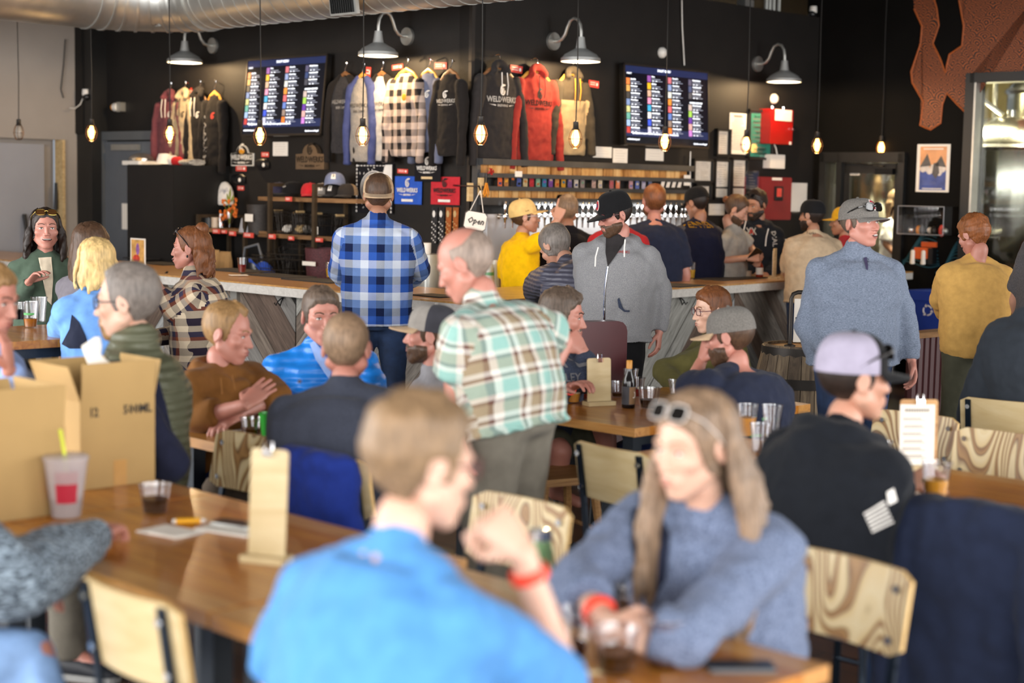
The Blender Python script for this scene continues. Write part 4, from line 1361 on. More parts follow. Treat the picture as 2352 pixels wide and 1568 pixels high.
def wire_basket(label, px, z, yaw, w, d, h, off=.24, tiltx=0, flare=1.25, handles=True):
 t = thing('wire_basket', label, 'basket', spos(px, z, off), SW.rz + yaw, 'wire baskets on the shelves')
 t.rotation_euler = (M.Rotation(SW.rz + yaw, 3, 'Z') @ M.Rotation(tiltx, 3, 'X')).to_euler()
 m = MB()
 for zz, f in ((.004, 1), (h * .5, 1 + (flare - 1) * .5), (h * .85, 1 + (flare - 1) * .85), (h, flare)):
  a, b = w / 2 * f, d / 2 * f
  m.tube([(-a, -b, zz), (a, -b, zz), (a, b, zz), (-a, b, zz), (-a, -b, zz)], .0035, 5)
 for i in range(9):
  x = w * (i / 8 - .5)
  for sy in (-1, 1):
   m.tube([(x, sy * d / 2, 0), (x * flare, sy * d / 2 * flare, h)], .0025, 4)
  m.tube([(x, -d / 2, .003), (x, d / 2, .003)], .0025, 4)
 for i in range(6):
  y = d * (i / 5 - .5)
  for sx in (-1, 1):
   m.tube([(sx * w / 2, y, 0), (sx * w / 2 * flare, y * flare, h)], .0025, 4)
 m.obj('wire_mesh', 'dark_metal', t, True, kind='stuff')
 if handles:
  for sx in (-1, 1):
   m = MB(); m.tube([(sx * w * .5 * flare, -.05, h - .05), (sx * (w * .5 * flare + .01), -.05, h), (sx * (w * .5 * flare + .01), .05, h), (sx * w * .5 * flare, .05, h - .05)], .004, 5); hd = m.obj('handle', 'dark_metal', t, True)
   m = MB(); m.tube([(sx * (w * .5 * flare + .01), -.045, h), (sx * (w * .5 * flare + .01), .045, h)], .011, 8); m.obj('wooden_grip', 'pine_trim', hd, True)
 return t
wire_basket('wire basket with wooden grips and packets, left on the middle shelf', 664, zbk, 0, .24, .2, .2)
wire_basket('wire basket with wooden grips behind the shelf post', 706, zbk, .1, .2, .2, .19)
wire_basket('wire basket at the right of the middle shelf', 752, zbk, 0, .26, .2, .18, off=.17)
wire_basket('tilted wire basket lying at the foot of the tall shelf', 690, .935, .3, .32, .26, .3, off=.42, tiltx=.25, handles=False)
wire_basket('small wire basket holding black bags below the shelf', 632, .935, 0, .26, .22, .22, off=.42, handles=False)
mat('mesh_maroon', '4a2026', rough=.7, var=.5, vs=80, bump=.8, bs=120)
mat('mesh_dark', '2a2522', rough=.6, var=.5, vs=80, bump=.8, bs=120)
for (px, py0, py1, wpx, mt, lab) in ((748, 570, 660, 60, 'mesh_maroon', 'dark red mesh bin with cream tag under the shelf'), (597, 470, 538, 36, 'mesh_dark', 'brown mesh basket with cream labels left of the tall shelf')):
 p, w, h = SW.rect(px - wpx / 2, py0, px + wpx / 2, py1, 0 if px > 700 else -.1)
 t = thing('mesh_bin', lab, 'bin', (p.x, p.y, p.z - h / 2), SW.rz)
 pr = [(w * .44, 0), (w * .5, h), (w * .48, h), (w * .42, .01)]
 m = MB(); m.lathe(pr, n=24); m.obj('bin_wall', mt, t, True)
 for k in range(2 if px < 700 else 1):
  MB().box((0, -w * .5 - .002, h * (.62 - .12 * k)), (w * .5, .003, .035)).obj('bin_tag', 'paper', t)
cloth('bag_black', '0f0f11'); glassmat('wrap_film', (.95, .93, .9), rough=.2, mixt=.7)
for (px, z, off, sz, lab, mt) in ((744, zbk, .24, (.1, .07, .13), 'folded black bag with white logo card on the middle shelf', 'bag_black'), (618, zbk, .24, (.05, .05, .15), 'dark glass growler with white logo on middle shelf', 'black_plastic')):
 t = thing('merch_bag' if 'bag' in lab else 'growler', lab, 'bag' if 'bag' in lab else 'growler', spos(px, z, off), SW.rz)
 m = MB()
 if 'bag' in lab:
  m.loft([(V((0, 0, q * sz[2])), V((1, 0, 0)), V((0, 1, 0)), sz[0] * a, sz[1] * b) for q, a, b in ((0, .9, .8), (.1, 1, 1), (.6, .85, .6), (1, .7, .15))], 14)
  m.obj('bag_body', mt, t, True)
  MB().box((-.03, -.07, .045), (.075, .003, .065)).obj('logo_card', 'paper', t)
  k_ = MB(); brand(k_, .06, -.073, 0, .035); k_.v = [(a - .03, b, c) for a, b, c in k_.v]; k_.obj('card_print', 'ink', t, kind='stuff')
 else:
  m.lathe([(.045, 0), (.055, .01), (.055, .11), (.04, .15), (.018, .19), (.016, .225), (.02, .23), (.0, .232)], n=18); m.obj('bottle', mt, t, True)
  m = MB(); m.lathe([(.02, .19), (.021, .22), (.0, .226)], n=12); m.obj('stopper', 'chrome', t, True)
  k_ = MB(); emblem(k_, 0, .075, .018, -.057, 0); k_.obj('logo', 'paper', t)
for i, (px, py) in enumerate(((660, 534), (690, 530), (705, 535), (724, 530))):
 p = spos(px, zbk + .01, .24)
 m = MB(); m.ell((0, 0, .035), (.05, .04, .035), 12)
 for j in range(len(m.v)):
  v = V(m.v[j]); m.v[j] = tuple(v * (1 + .15 * math.sin(v.x * 190 + v.z * 230 + i)))
 o = m.obj('snack_packet', ('paper', 'pine_trim', 'galv', 'wrap_film')[i], None, loc=p, rz=i)
 tag(o, ('pale packet in the left wire basket', 'tan packet beside the wire basket', 'silver packet behind the post', 'clear packet by the black bag')[i], 'packet')
mat('mug_dark', '3e4144', rough=.3); mat('mug_beige', 'bba790', rough=.35)
for px, mt, lab in ((481, 'mug_dark', 'dark grey mug on the low shelf'), (496, 'mug_beige', 'beige mug with small mark on the low shelf')):
 t = thing('mug', lab, 'mug', spos(px, zmug), SW.rz)
 m = MB(); m.lathe([(.034, 0), (.042, .004), (.044, .1), (.04, .1), (.038, .008), (.0, .006)], n=20); m.obj('cup', mt, t, True)
 m = MB(); m.tube([(.042, 0, .08), (.07, 0, .075), (.072, 0, .035), (.042, 0, .025)], .006, 8); m.obj('handle', mt, t, True)
glassmat('goblet_glass', (.97, .97, .97), mixt=.9)
t = thing('goblet', 'stemmed beer glass holding orange dried flowers on the low shelf', 'glass', spos(527, zmug), SW.rz)
m = MB(); m.lathe([(.035, 0), (.034, .004), (.006, .01), (.006, .045), (.03, .06), (.042, .1), (.038, .16), (.036, .16), (.04, .1), (.0, .055)], n=22); m.obj('glass_bowl', 'goblet_glass', t, True)
k_ = MB(); put_text(k_, 'WELDWERKS', .014, (0, -.044, .1)); k_.obj('logo', 'ink', t)
t = thing('dried_flowers', 'bunch of orange dried flowers with green leaves in the goblet', 'flowers', spos(527, zmug + .1), SW.rz)
mat('flower_orange', 'd06a1c', rough=.7, var=.25, vs=40); mat('leaf_olive', '7f8a2c', rough=.6, var=.2)
rnd = random.Random(5)
for i in range(16):
 a = rnd.uniform(0, 6.28); r = rnd.uniform(.03, .1); x, y = r * math.cos(a), r * .5 * math.sin(a)
 dz = rnd.uniform(-.05, .12)
 m = MB(); m.tube([(0, 0, -.06), (x * .4, y * .4, .06), (x, y, .06 + dz)], .002, 4); st = m.obj('stem', 'leaf_olive', t)
 f_ = MB()
 for q in range(4):
  f_.ell((x + rnd.uniform(-.012, .012), y + rnd.uniform(-.012, .012), .06 + dz + rnd.uniform(-.03, .02)), (.012, .012, .014), 8)
 f_.obj('blossom', 'flower_orange', st, True, kind='stuff')
for i, (x, z) in enumerate(((-.03, .2), (.01, .24), (.05, .19), (-.05, .16), (.0, .18))):
 m = MB(); m.loft([(V((x * q, .0, .1 + (z - .1) * q)), V((1, 0, 0)), V((0, 1, 0)), wq, .002) for q, wq in ((.5, .004), (.75, .016), (.95, .018), (1.15, .01), (1.3, .001))], 8); m.obj('leaf', 'leaf_olive', t, True)
t = thing('glass_jar', 'clear jar with orange blooms beside the goblet', 'jar', spos(508, zmug), SW.rz)
m = MB(); m.lathe([(.03, 0), (.036, .004), (.036, .1), (.03, .12), (.032, .14), (.029, .14), (.028, .12), (.033, .1), (.033, .008)], n=18); m.obj('glass', 'goblet_glass', t, True)
m = MB()
for q in range(9):
 m.ell((rnd.uniform(-.02, .02), rnd.uniform(-.02, .02), rnd.uniform(.03, .16)), (.012, .012, .014), 8)
m.obj('blooms', 'flower_orange', t, True, kind='stuff')
t = thing('lamp', 'small lamp with pale grey shade at the end of low shelf', 'lamp', spos(567, zmug - .02, .36), SW.rz)
m = MB(); m.lathe([(.075, .0), (.05, .13), (.048, .13), (.072, .0)], n=22); m.obj('lamp_shade', 'white_panel', t, True)
m = MB(); m.lathe([(.04, -.0), (.008, .01), (.008, .1)], n=12); m.obj('lamp_base', 'dark_metal', t, True)
mat('kraft', 'a58254', rough=.85, var=.15, bump=.4, bs=12)
back = thing('back_counter', 'dark back counter under the shelves behind the bar', 'counter', LW.at(0, 0), LW.rz)
ua_, ub_ = LW.uz(440, 600)[0], LW.uz(1000, 600)[0]
MB().box(((ua_ + ub_) / 2, -.3, .45), (ub_ - ua_, .6, .9)).obj('cabinet_run', 'black_trim', back)
MB().box(((ua_ + ub_) / 2, -.3, .915), (ub_ - ua_ + .02, .64, .03)).obj('worktop', 'black_plastic', back)
for i, (px, w_, h_) in enumerate(((491, .12, .24), (518, .09, .23), (470, .1, .2))):
 t = thing('paper_sack', ('brown paper sack, larger, standing behind the bar', 'narrow brown paper sack behind the bar', 'brown paper sack half hidden behind the red-haired woman')[i], 'paper bag', spos(px, .93, .45), SW.rz + .2 * i)
 m = MB(); m.loft([(V((0, 0, h_ * q)), V((1, 0, 0)), V((0, 1, 0)), w_ * a, w_ * .6 * b) for q, a, b in ((0, .9, 1), (.3, 1, .9), (.6, .95, .8), (.85, .8, .5), (1, .75, .15))], 10); m.obj('sack', 'kraft', t)
t = thing('display_cap', 'royal blue cap with white letters propped behind the bar', 'cap', spos(598, .98, .5), SW.rz + PI - .3)
cap_parts(t, 1.05, 'cap_royal', 'cap_royal', None, [(.0, .04, txt_patch('WW', .03), 'letters', 'print_white')], Mx=M.Rotation(.9, 4, 'X'))
t = thing('hand_bag', 'grey and blue shoulder bag behind the bar', 'bag', spos(578, .93, .5), SW.rz)
m = MB(); m.loft([(V((0, 0, .2 * q)), V((1, 0, 0)), V((0, 1, 0)), .15 * a, .07) for q, a in ((0, .8), (.1, 1), (.8, .95), (1, .7))], 14); m.obj('bag_body', 'black_plastic', t, True)
m = MB(); m.tube([(-.12, 0, .18), (-.1, 0, .28), (.1, 0, .32), (.16, 0, .2)], .012, 8); m.obj('strap', 'grey_door', t, True)
p = spos(985, .93, .35)
t = thing('drink_dispenser', 'grey metal dispenser at the bar behind the man in blue check', 'dispenser', p, SW.rz)
MB().rbox((0, 0, .16), (.24, .24, .32), .03).obj('housing', 'galv', t, True)
m = MB(); m.lathe([(.03, .32), (.035, .33), (.036, .41), (.0, .41)], (-.02, 0, 0), n=16); m.obj('cup_stack', 'paper', t, True)
p0 = Wall(LW.at(0, 0, .62)[:2], LW.rz)
ua_, ub_ = p0.uz(294, 480)[0], p0.uz(400, 480)[0]
zc = p0.uz(350, 378)[1]
t = thing('tall_cabinet', 'tall plain black cabinet behind the left bar with clutter on top', 'cabinet', LW.at((ua_ + ub_) / 2, 0), LW.rz)
mat('cab_side', '0c0c0c', rough=.5)
MB().box((0, -.31, zc / 2), (ub_ - ua_, .62, zc)).obj('carcass', 'cab_side', t)
MB().box((-.0, -.625, zc / 2), (ub_ - ua_ - .01, .012, zc - .02)).obj('door', 'black_paint', t)
def top(px, off, dz=0):
 q = Wall(LW.at(0, 0, off)[:2], LW.rz).pt(px, 375)
 return V((q.x, q.y, zc + dz))
t = thing('plush_hat', 'red and white plush hat lying on the black cabinet', 'hat', top(405, .35), LW.rz)
mat('plush_white', 'ded8d0', rough=.95, var=.08, bump=.6, bs=40); mat('plush_red', 'b5191c', rough=.9, var=.1)
m = MB(); m.loft([(V((x, 0, .04 + z)), V((0, 1, 0)), V((0, 0, 1)), a, a) for x, z, a in ((-.04, 0, .045), (.05, .0, .045), (.1, -.01, .03), (.13, -.015, .01))], 14); m.obj('crown', 'plush_red', t, True)
m = MB(); m.loft([(V((x, 0, .045)), V((0, 1, 0)), V((0, 0, 1)), a, a) for x, a in ((-.1, .03), (-.08, .05), (-.03, .05), (-.02, .03))], 14); m.obj('fur_band', 'plush_white', t, True)
t = thing('western_hat', 'white felt hat on top of the black cabinet', 'hat', top(378, .35), LW.rz + .3)
m = MB(); m.lathe([(.16, .01), (.15, .02), (.085, .02), (.08, .06), (.06, .11), (.0, .115)], n=24, sy=.8); m.obj('felt', 'plush_white', t, True)
t = thing('wrapped_bundle', 'clear-wrapped pale bundle at the left on the cabinet', 'bundle', top(325, .3), LW.rz)
m = MB(); m.rbox((0, 0, .02), (.34, .26, .04), .03); m.obj('base_tray', 'paper', t)
for k in range(6):
 m = MB(); m.ell((rnd.uniform(-.12, .12), rnd.uniform(-.08, .08), .055), (.05, .035, .02), 10); m.obj('cookie', ('pine_trim', 'paper')[k % 2], t, True)
m = MB(); m.ell((0, 0, .05), (.16, .12, .07), 14); m.obj('wrap', 'wrap_film', t, True)
t = thing('striped_scarf', 'folded grey striped scarf at the right edge of the cabinet', 'scarf', top(440, .3), LW.rz)
heather('scarf_grey', 'c9c2b6', '77716a', 30, (1, 1, 6))
m = MB(); m.loft([(V((x, 0, .03)), V((0, 1, 0)), V((0, 0, 1)), .1, .03) for x in (-.08, -.06, .06, .09)], 12); m.obj('scarf', 'scarf_grey', t, True)
# ================================================================== tap wall on the right
TW = Wall(RW.at(0, 0, .1)[:2], RW.rz)
ut0, ut1 = TW.uz(1098, 400)[0], TW.uz(1577, 400)[0]
def zz(py):
 return TW.uz(1340, py)[1]
tap = thing('tap_rail_board', 'dark steel rails framing rows of wooden blocks above the taps', 'rail board', TW.at((ut0 + ut1) / 2, 0), TW.rz)
wl = ut1 - ut0
mat('rail_steel', '4a4c4f', rough=.4, metal=.6, var=.15)
MB().box((0, .06, (zz(378) + zz(470)) / 2), (wl, .04, zz(378) - zz(470))).obj('backboard', 'black_trim', tap)
for py, hh in ((379, .05), (408, .035), (436, .035), (464, .06)):
 MB().box((0, -.03, zz(py)), (wl + .04, .09, hh)).obj('rail', 'rail_steel', tap)
MB().box((-wl / 2 - .02, 0, (zz(372) + zz(500)) / 2), (.04, .06, zz(372) - zz(500))).obj('side_post', 'rail_steel', tap)
BLK = [wood('block_%d' % i, c, rough=.6, scale=(8, 8, 2)) for i, c in enumerate((['a8743a', 'c48f4e', 'd6a766'], ['8f5f2e', 'ad7a40', 'c08e54'], ['b98850', 'd0a468', 'dcb67e']))]
rnd = random.Random(11)
for za, zb_ in ((zz(383), zz(405)), (zz(440), zz(459))):
 x = -wl / 2 + .01
 while x < wl / 2 - .02:
  bw = min(rnd.uniform(.06, .13), wl / 2 - x)
  dpt = rnd.uniform(.03, .06)
  MB().box((x + bw / 2, .04 - dpt / 2, (za + zb_) / 2), (bw - .006, dpt, za - zb_)).obj('wood_block', rnd.choice(BLK), tap)
  x += bw
CC = [('e06a3a', 'orange'), ('b07a4a', 'brown'), ('2c2c30', 'black'), ('4a5a98', 'dotted blue'), ('c7b48c', 'cream'), ('b8323c', 'red'), ('7fa58a', 'green'), ('2f7fa0', 'teal'), ('7a4a98', 'purple'), ('c98a4a', 'sunset'), ('d8a030', 'amber'), ('6a5a90', 'violet'), ('c9c0b6', 'white and navy'), ('9a8a88', 'grey'),
  ('b99a90', 'pink'), ('cdb99a', 'sand'), ('a82a34', 'crimson'), ('d8702a', 'bright orange'), ('b8808a', 'rose'), ('3a58b0', 'royal blue'), ('a8a0b8', 'lilac'), ('3a4a78', 'navy')]
for i, (c, nm) in enumerate(CC):
 mat('can_card_%d' % i, c, rough=.3, var=.45, vs=45)
px = 1148
for i, (c, nm) in enumerate(CC):
 p = TW.pt(px, 423, .02)
 t = thing('can_label_card', nm + ' can label card standing on the tap wall rail', 'label card', (p.x, p.y, zz(433)), TW.rz, 'can label cards on the tap wall')
 MB().box((0, 0, .048), (.048, .004, .09)).obj('card', 'can_card_%d' % i, t)
 MB().box((0, -.003, .03 + .02 * (i % 3)), (.03, .001, .02)).obj('card_art', 'can_card_%d' % ((i * 7 + 3) % 22), t)
 MB().box((0, -.004, .048), (.052, .001, .094)).obj('sleeve', 'clear_plastic', t)
 px += 14.6 if i not in (13, 15, 17) else (26 if i != 17 else 30)
for i in range(4):
 p = TW.pt(1522 + 13 * i, 423, .05)
 o = MB().box((0, 0, 0), (.045, .003, .06), rx=.3).obj('slip', 'paper', None, loc=p, rz=TW.rz); tag(o, 'white paper slip on the tap rail, %s from left' % ('first', 'second', 'third', 'fourth')[i], 'paper slip', 'paper slips')
t = TW.thing('scissors', 'orange-handled scissors hanging at the left of the tap wall', 'scissors', 1117, 420, .09)
m = MB(); m.prism([(-.004, .0), (.008, .0), (.003, .13)], -.002, .002); m.obj('blades', 'chrome', t)
mat('orange_plastic', 'd98a1e', rough=.4)
for sx in (-1, 1):
 m = MB(); m.tube([(sx * .004, 0, 0), (sx * .02, 0, -.05), (sx * .03, 0, -.09), (sx * .018, 0, -.11), (sx * .004, 0, -.08), (0, 0, -.02)], .006, 6); m.obj('finger_loop', 'orange_plastic', t, True)
for i, (px, py0, py1, lab) in enumerate(((1104, 408, 448, 'upper pale wooden clip board on the tap wall post'), (1079, 420, 462, 'pale wooden strip on the corner of the wall'))):
 p, w, h = TW.rect(px - 4, py0, px + 5, py1, .05)
 tag(MB().box((0, 0, 0), (w, .03, h)).obj('wooden_strip', 'pine_trim', None, loc=p, rz=TW.rz), lab, 'strip')
sheet(TW, (1183, 393, 1199, 406), 'little white handwritten note on the tap rail', 3, off=.08)
sheet(TW, (1571, 402, 1585, 426), 'small sticker with dark bird at the right of tap rail', 1, off=.06, cat='sticker', name='wall_sticker')
t = TW.thing('red_ribbon', 'red ribbon tied at the left of the upper rail', 'ribbon', 1127, 394, .1)
for k in range(4):
 m = MB(); m.tube([(0, 0, 0), (.02 * math.cos(k * 1.6), -.01, .02 * math.sin(k * 1.6)), (.035 * math.cos(k * 1.6 + .5), 0, .03 * math.sin(k * 1.6 + .5))], [.004, .012, .004], 6); m.obj('loop', 'fire_red', t, True)
mat('splash_steel', 'd8dade', rough=.36, metal=.45, var=.05, vs=2)
uz0, uz1 = TW.uz(1114, 540)[0], TW.uz(1612, 540)[0]
t = thing('steel_splashback', 'bright stainless steel panel behind the beer taps', 'panel', TW.at((uz0 + uz1) / 2, 0), TW.rz)
MB().box((0, 0, (zz(492) + .95) / 2), (uz1 - uz0, .05, zz(492) - .95)).obj('sheet', 'splash_steel', t)
MB().box((0, -.12, .95), (uz1 - uz0, .22, .04)).obj('drip_tray', 'steel', t)
MB().box((0, -.02, .46), (uz1 - uz0, .06, .92)).obj('base_cabinet', 'black_trim', t)
zt = zz(497)
_p = TW.at(TW.uz(1370, 470)[0], zz(470), .16)
_l = area('tap_wall_strip_light', _p, (.35, 0, TW.rz), 1.9, .05, 12, (1, .97, .92))
proto = thing('beer_tap', 'chrome beer tap on the steel panel', 'beer tap', (0, 0, 0), TW.rz, 'row of beer taps')
m = MB(); m.tube([(0, -.02, 0), (0, -.09, 0)], .013, 10); m.obj('shank', 'chrome', proto, True)
m = MB(); m.lathe([(.012, .03), (.017, .02), (.017, -.02), (.011, -.03), (.01, -.06), (.008, -.095), (.006, -.095)], (0, -.1, 0), n=12); m.obj('faucet', 'chrome', proto, True)
m = MB(); m.lathe([(.006, .03), (.01, .045), (.012, .06), (.011, .12), (.009, .125), (0, .126)], (0, -.1, 0), n=10); m.obj('handle', 'chrome', proto, True)
m = MB(); m.lathe([(.024, 0), (.024, .006)], n=14); m.v = [(a, -.03 - c, b) for a, b, c in m.v]; m.obj('flange', 'steel', proto, True)
taps = [1140, 1157, 1172, 1187, 1202, 1217, 1231, 1245, 1260, 1275, 1290, 1305, 1318, 1331, 1345, 1360, 1375, 1390, 1405, 1428, 1443, 1454, 1467, 1479, 1493, 1507, 1520, 1533, 1546, 1554, 1566]
ORD = 'first second third fourth fifth sixth seventh eighth ninth tenth eleventh twelfth thirteenth fourteenth fifteenth sixteenth seventeenth eighteenth nineteenth twentieth'.split()
for i, px in enumerate(taps):
 o = proto if i == 0 else copy_tree(proto)
 o.location = TW.at(TW.uz(px, 497)[0], zt, 0)
 n_ = len(taps)
 o['label'] = 'chrome beer tap on the steel panel, %s from the %s' % ((ORD[i], 'left') if i < 16 else (ORD[n_ - 1 - i], 'right'))
mat('cup_clear', 'dfe3de', rough=.15, alpha=.55); mat('cup_green', '5a9a6a', rough=.4)
for i, (px, n_) in enumerate(((1124, 4), (1138, 5))):
 p = TW.pt(px, 600, .3)
 t = thing('cup_stack', ('shorter', 'taller')[i] + ' stack of upturned clear cups beside the taps', 'cup stack', (p.x, p.y, .97), TW.rz)
 for k in range(n_):
  m = MB(); m.lathe([(.044, k * .03), (.03, k * .03 + .13), (0, k * .03 + .13)], n=18, closed=False); m.obj('cup', 'cup_clear', t, True)
 m = MB(); m.lathe([(.04, .05 + n_ * .02), (.037, .075 + n_ * .02)], n=18, closed=False); m.obj('printed_band', 'cup_green', t, True)
OW = Wall(RW.at(0, 0, .9)[:2], math.radians(14))
p, w, h = OW.rect(1067, 487, 1116, 528)
t = thing('open_sign', 'small hanging board with notched corners reading Open', 'sign', p, OW.rz)
t.rotation_euler = (M.Rotation(OW.rz, 3, 'Z') @ M.Rotation(.16, 3, 'Y')).to_euler()
def notched(w, h, n):
 return [(-w / 2 + n, -h / 2), (w / 2 - n, -h / 2), (w / 2, -h / 2 + n), (w / 2, h / 2 - n), (w / 2 - n, h / 2), (-w / 2 + n, h / 2), (-w / 2, h / 2 - n), (-w / 2, -h / 2 + n)]
m = MB(); m.prism(notched(w * 1.06, h * 1.08, .02), -.002, .012); m.obj('board_edge', 'sign_dark', t)
m = MB(); m.prism(notched(w, h, .02), -.008, -.002); m.obj('board_face', 'paper', t)
m = MB(); put_text(m, 'Open', h * .5, (0, -.011, 0), shear=.25, bold=.0014, sx=.85); m.obj('lettering', 'ink', t)
for sx in (-1, 1):
 m = MB(); m.tube([(sx * w * .32, .002, h * .5), (0, .002, h * .5 + .17)], .003, 5); m.obj('cord', 'paper', t)
m = MB(); m.tube([(0, 0, h * .5 + .17), (-.01, .03, h * .5 + .2), (-.03, .9, h * .5 + .2)], .006, 6); m.obj('bracket_arm', 'black_metal', t)
# ================================================================== mural wall
def scales():
 m, nt, b = newmat('mural_scales')
 L = nt.links.new
 tc = N(nt, 'ShaderNodeTexCoord'); sp = N(nt, 'ShaderNodeSeparateXYZ')
 nz = N(nt, 'ShaderNodeTexNoise'); nz.inputs['Scale'].default_value = 2.2
 L(tc.outputs['Object'], nz.inputs[0])
 ad0 = N(nt, 'ShaderNodeVectorMath', operation='MULTIPLY_ADD'); ad0.inputs[1].default_value = (.25, .25, .25)
 L(nz.outputs['Color'], ad0.inputs[0]); L(tc.outputs['Object'], ad0.inputs[2]); L(ad0.outputs[0], sp.inputs[0])
 def mth(op, a, b_=None, c=None):
  n = N(nt, 'ShaderNodeMath', operation=op)
  for i, v in enumerate((a, b_, c)):
   if v is None:
    continue
   if isinstance(v, (int, float)):
    n.inputs[i].default_value = v
   else:
    L(v, n.inputs[i])
  return n.outputs[0]
 u = mth('MULTIPLY', sp.outputs[0], 1 / .11); v = mth('MULTIPLY', sp.outputs[2], 1 / .058)
 def dist(row):
  par = mth('MULTIPLY', mth('FRACT', mth('MULTIPLY', row, .5)), 1.0)
  uu = mth('SUBTRACT', mth('FRACT', mth('ADD', u, par)), .5)
  vv = mth('MULTIPLY', mth('SUBTRACT', v, row), .53)
  return mth('SQRT', mth('ADD', mth('MULTIPLY', uu, uu), mth('MULTIPLY', vv, vv)))
 r0 = mth('FLOOR', v)
 d0 = dist(r0); rm = mth('SUBTRACT', r0, 1); d1 = dist(rm)
 use0 = mth('LESS_THAN', d0, .5)
 use1 = mth('LESS_THAN', d1, .5)
 d = mth('ADD', mth('MULTIPLY', use1, d1), mth('MULTIPLY', mth('SUBTRACT', 1, use1), d0))
 st = mth('FRACT', mth('MULTIPLY', d, 6.0))
 ln = mth('LESS_THAN', st, .42)
 mx = N(nt, 'ShaderNodeMix', data_type='RGBA')
 L(ln, mx.inputs[0])
 mx.inputs[6].default_value = lin('1d1512'); mx.inputs[7].default_value = lin('a3531f')
 L(mx.outputs[2], b.inputs['Base Color'])
 b.inputs['Roughness'].default_value = .6
scales()
mat('mural_orange', 'a3531f', rough=.6, var=.1); mat('mural_teal', '21505c', rough=.6, var=.1)
OUT1 = [(2093, -60), (2130, -60), (2152, 20), (2157, 58), (2143, 100), (2160, 135), (2172, 168), (2175, 150), (2181, 125), (2210, 105), (2214, 60), (2203, 0), (2215, -60), (2420, -60), (2420, 176), (2229, 176), (2222, 262), (2195, 235), (2175, 214), (2165, 240), (2161, 283), (2138, 298), (2114, 288), (2122, 235), (2096, 190), (2093, 165), (2115, 100), (2118, 60), (2100, 20)]
pol = [MW.uz(x, y) for x, y in OUT1]
mm = MB()
bmm = bmesh.new()
vsb = [bmm.verts.new((u, -.003, z)) for u, z in pol]
fb = bmm.faces.new(vsb); bmesh.ops.triangulate(bmm, faces=[fb])
me = bpy.data.meshes.new('mural_paint'); bmm.to_mesh(me); bmm.free()
mkobj('mural_paint', me, 'mural_scales', wmural, loc=MW.o, rz=MW.rz, kind='stuff')
m = MB(); m.tube([(u, -.004, z) for u, z in pol[:12]], .008, 5); m.tube([(u, -.004, z) for u, z in pol[16:]], .008, 5); mkobj('mural_outline', m.mesh(), 'mural_orange', wmural, loc=MW.o, rz=MW.rz, kind='stuff')
m = MB()
for fam, (cx0, cy0, w0, n_) in enumerate(((2070, 620, 80, 11), (2160, 640, 60, 10))):
 for k in range(n_):
  pts = []
  for q in range(12):
   s = q / 11
   x = cx0 + (w0 + k * 2) * s - k * 1.2
   y = cy0 - 10 - (75 - k * 7) * math.sin(min(1, s * 1.25) * PI * .55) + 9 * math.sin(s * 5 + k * .4)
   pts.append(V((MW.uz(x, y)[0], -.003, MW.uz(x, y)[1])))
  m.tube(pts, .006, 4)
mkobj('mural_waves', m.mesh(), 'mural_teal', wmural, loc=MW.o, rz=MW.rz, kind='stuff')
p, w, h = MW.rect(2105, 331, 2181, 441, .004)
t = thing('poster', 'illustrated beer festival poster in orange and blue on the black wall', 'poster', p, MW.rz)
mat('poster_sky', 'd79a6a', rough=.4, var=.15, vs=8); mat('poster_blue', '3d4f8f', rough=.4, var=.35, vs=9); mat('poster_cloud', 'cfc6bd', rough=.5, var=.2, vs=12); mat('poster_fig', '54504f', rough=.5, var=.3, vs=20)
MB().box((0, 0, 0), (w, .003, h)).obj('sheet', 'paper', t)
MB().box((0, -.002, h * .2), (w * .8, .001, h * .5)).obj('printed_sky', 'poster_sky', t)
MB().box((0, -.002, -h * .25), (w * .8, .001, h * .42)).obj('printed_water', 'poster_blue', t)
m = MB()
for q in range(7):
 m.ell((w * (-.3 + .1 * q), -.003, h * (-.02 + .05 * math.sin(q * 2.1))), (w * .09, .001, h * (.07 + .03 * (q % 2))), 12)
m.obj('printed_foam', 'poster_cloud', t, kind='stuff')
m = MB()
for pts in (((-.4, .02), (-.18, .3), (-.05, .05)), ((.05, .05), (.24, .26), (.4, .02)), ((-.02, -.12), (.02, .1), (.16, .12), (.2, -.1), (.1, -.22))):
 m.add([(w * a, -.0045, h * b) for a, b in pts], [tuple(range(len(pts)))])
m.obj('printed_figures', 'poster_fig', t, kind='stuff')
m = MB(); lines(m, w * .6, h * .1, 3, y=-.005); m.v = [(a - w * .1, b, c - h * .3) for a, b, c in m.v]; m.box((0, -.005, -h * .43), (w * .6, .001, h * .02)); m.box((0, -.005, h * .4), (w * .6, .001, h * .025)); m.obj('printed_lettering', 'paper', t, kind='stuff')
p, w, h = MW.rect(2079, 474, 2184, 538, .16)
t = thing('acrylic_box', 'clear acrylic box of odds and ends on the black wall', 'box', p + MW.n * .16, MW.rz)
for c, d in (((0, -.3, 0), (w, .005, h)), ((0, -.15, -h / 2), (w, .3, .005)), ((-w / 2, -.15, 0), (.005, .3, h)), ((w / 2, -.15, 0), (.005, .3, h)), ((0, -.15, h / 2), (w, .3, .005))):
 MB().box(c, d).obj('acrylic_side', 'clear_plastic', t)
m = MB()
for (a, b) in (((-w / 2, -.3, -h / 2), (w / 2, -.3, -h / 2)), ((-w / 2, -.3, h / 2), (w / 2, -.3, h / 2)), ((-w / 2, -.3, -h / 2), (-w / 2, -.3, h / 2)), ((w / 2, -.3, -h / 2), (w / 2, -.3, h / 2))):
 m.tube([a, b], .004, 4)
m.obj('bright_edges', 'white_panel', t, kind='stuff')
